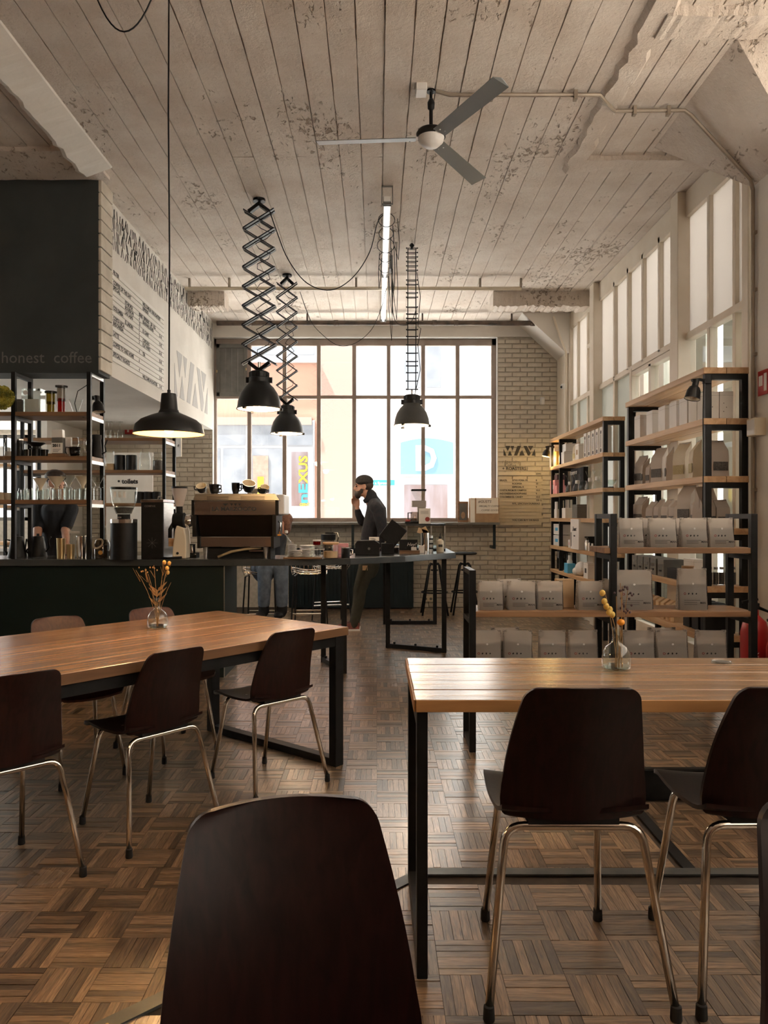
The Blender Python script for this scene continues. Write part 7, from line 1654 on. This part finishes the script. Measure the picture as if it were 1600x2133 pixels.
for s in (-1,1):
    kx = wp(557 if s < 0 else 590,1182,-.18); ft = wp(554 if s < 0 else 591,1256,-.16); loft(jn, [(wp(545+8*s,1184,.15),.112,.115),(kx.lerp(wp(545+8*s,1184,.15),.4),.098,.098),(kx,.086,.086),(kx.lerp(ft,.35),.074,.076),(ft,.064,.066)])
fuse(jn, 'jeans', M['denim'], wom, .012, 4)
for s in (-1,1):
    ft = wp(554 if s < 0 else 591,1252,-.16); bt = MB(); loft(bt, [(ft,.058,.060),(Vector((ft.x,ft.y,ft.z-.10)),.055,.06),(Vector((ft.x,ft.y,.20+.06)),.048,.055)]); bt.blob((ft.x-.03,ft.y-.05,.245), (.055,.10,.04), 12, 8)
    fuse(bt, 'boot', M['blackmatt'], wom, .011, 3)

# ---- barista behind the counter shelf
bY = 7.55
def bp_(c, y, dy=0): return Vector((px(c,bY), bY+dy, pz(y,bY)))
bar_p = thing('person', 'barista in a black shirt bending over behind the counter shelf', 'person', (0,0,0)); body = MB()
Pb, e3_ = head(body, bp_(122,1008,-.05), (.75,-.35,-.55), 1.0)
loft(body, [(Pb(-.02,0,-.08),.055,.058),(bp_(117,1048,.04),.065,.065)])
loft(body, [(bp_(112,1052,.05),.16,.095),(bp_(110,1095,.08),.15,.10),(bp_(108,1135,.10),.15,.105),(bp_(106,1175,.10),.16,.11)])
for s in (-1,1):
    loft(body, [(bp_(106+5*s,1172,.10),.085,.085),(bp_(106+9*s,1255,.10),.062,.062),(Vector((px(106+9*s,bY),bY+.10,.06)),.045,.045)])
    sh2 = bp_(110,1060,.05)+Vector((.17*s,0,0)); el = bp_(88,1105,-.10) if s < 0 else bp_(143,1105,-.08); w2 = bp_(95,1146,-.22) if s < 0 else bp_(160,1128,-.25)
    loft(body, [(sh2,.052,.052),(el,.043,.043),(el.lerp(w2,.5),.038,.038),(w2,.028,.028)]); hand(body, w2, (w2-el), (0,0,-1) if s > 0 else (.6,-.3,0), 1.0, .6)
fuse(body, 'body', M['skin'], bar_p, .011, 3); eyes(Pb, bar_p)
hr = MB(); hr.blob(Pb(-.02,0,.055), (.104,.086,.075), 16, 10); hr.blob(Pb(-.07,0,.0), (.05,.075,.07), 12, 8); fuse(hr, 'hair', M['hair'], bar_p, .011, 3)
sw = MB(); loft(sw, [(bp_(115,1044,.04),.10,.085),(bp_(112,1056,.05),.185,.12),(bp_(110,1095,.08),.175,.125),(bp_(108,1140,.10),.165,.125),(bp_(106,1172,.10),.17,.125)], 16)
for s in (-1,1):
    sh2 = bp_(110,1060,.05)+Vector((.165*s,0,0)); el = bp_(88,1105,-.10) if s < 0 else bp_(143,1105,-.08); loft(sw, [(sh2,.07,.07),(sh2.lerp(el,.55),.062,.062),(sh2.lerp(el,.8),.058,.058)])
fuse(sw, 't_shirt', M['tee'], bar_p, .012, 4)
tr = MB(); loft(tr, [(bp_(107,1165,.10),.165,.12),(bp_(106,1185,.10),.17,.125)], 16)
for s in (-1,1): loft(tr, [(bp_(106+5*s,1176,.10),.095,.095),(bp_(106+9*s,1255,.10),.075,.075),(Vector((px(106+9*s,bY),bY+.10,.10)),.06,.06)])
fuse(tr, 'trousers', M['blackmatt'], bar_p, .014, 4)
for s in (-1,1): q = MB(); q.blob((px(106+9*s,bY),bY+.04,.05), (.05,.13,.05), 12, 8); q.build('shoe', M['blackmatt'], bar_p, smooth=True)
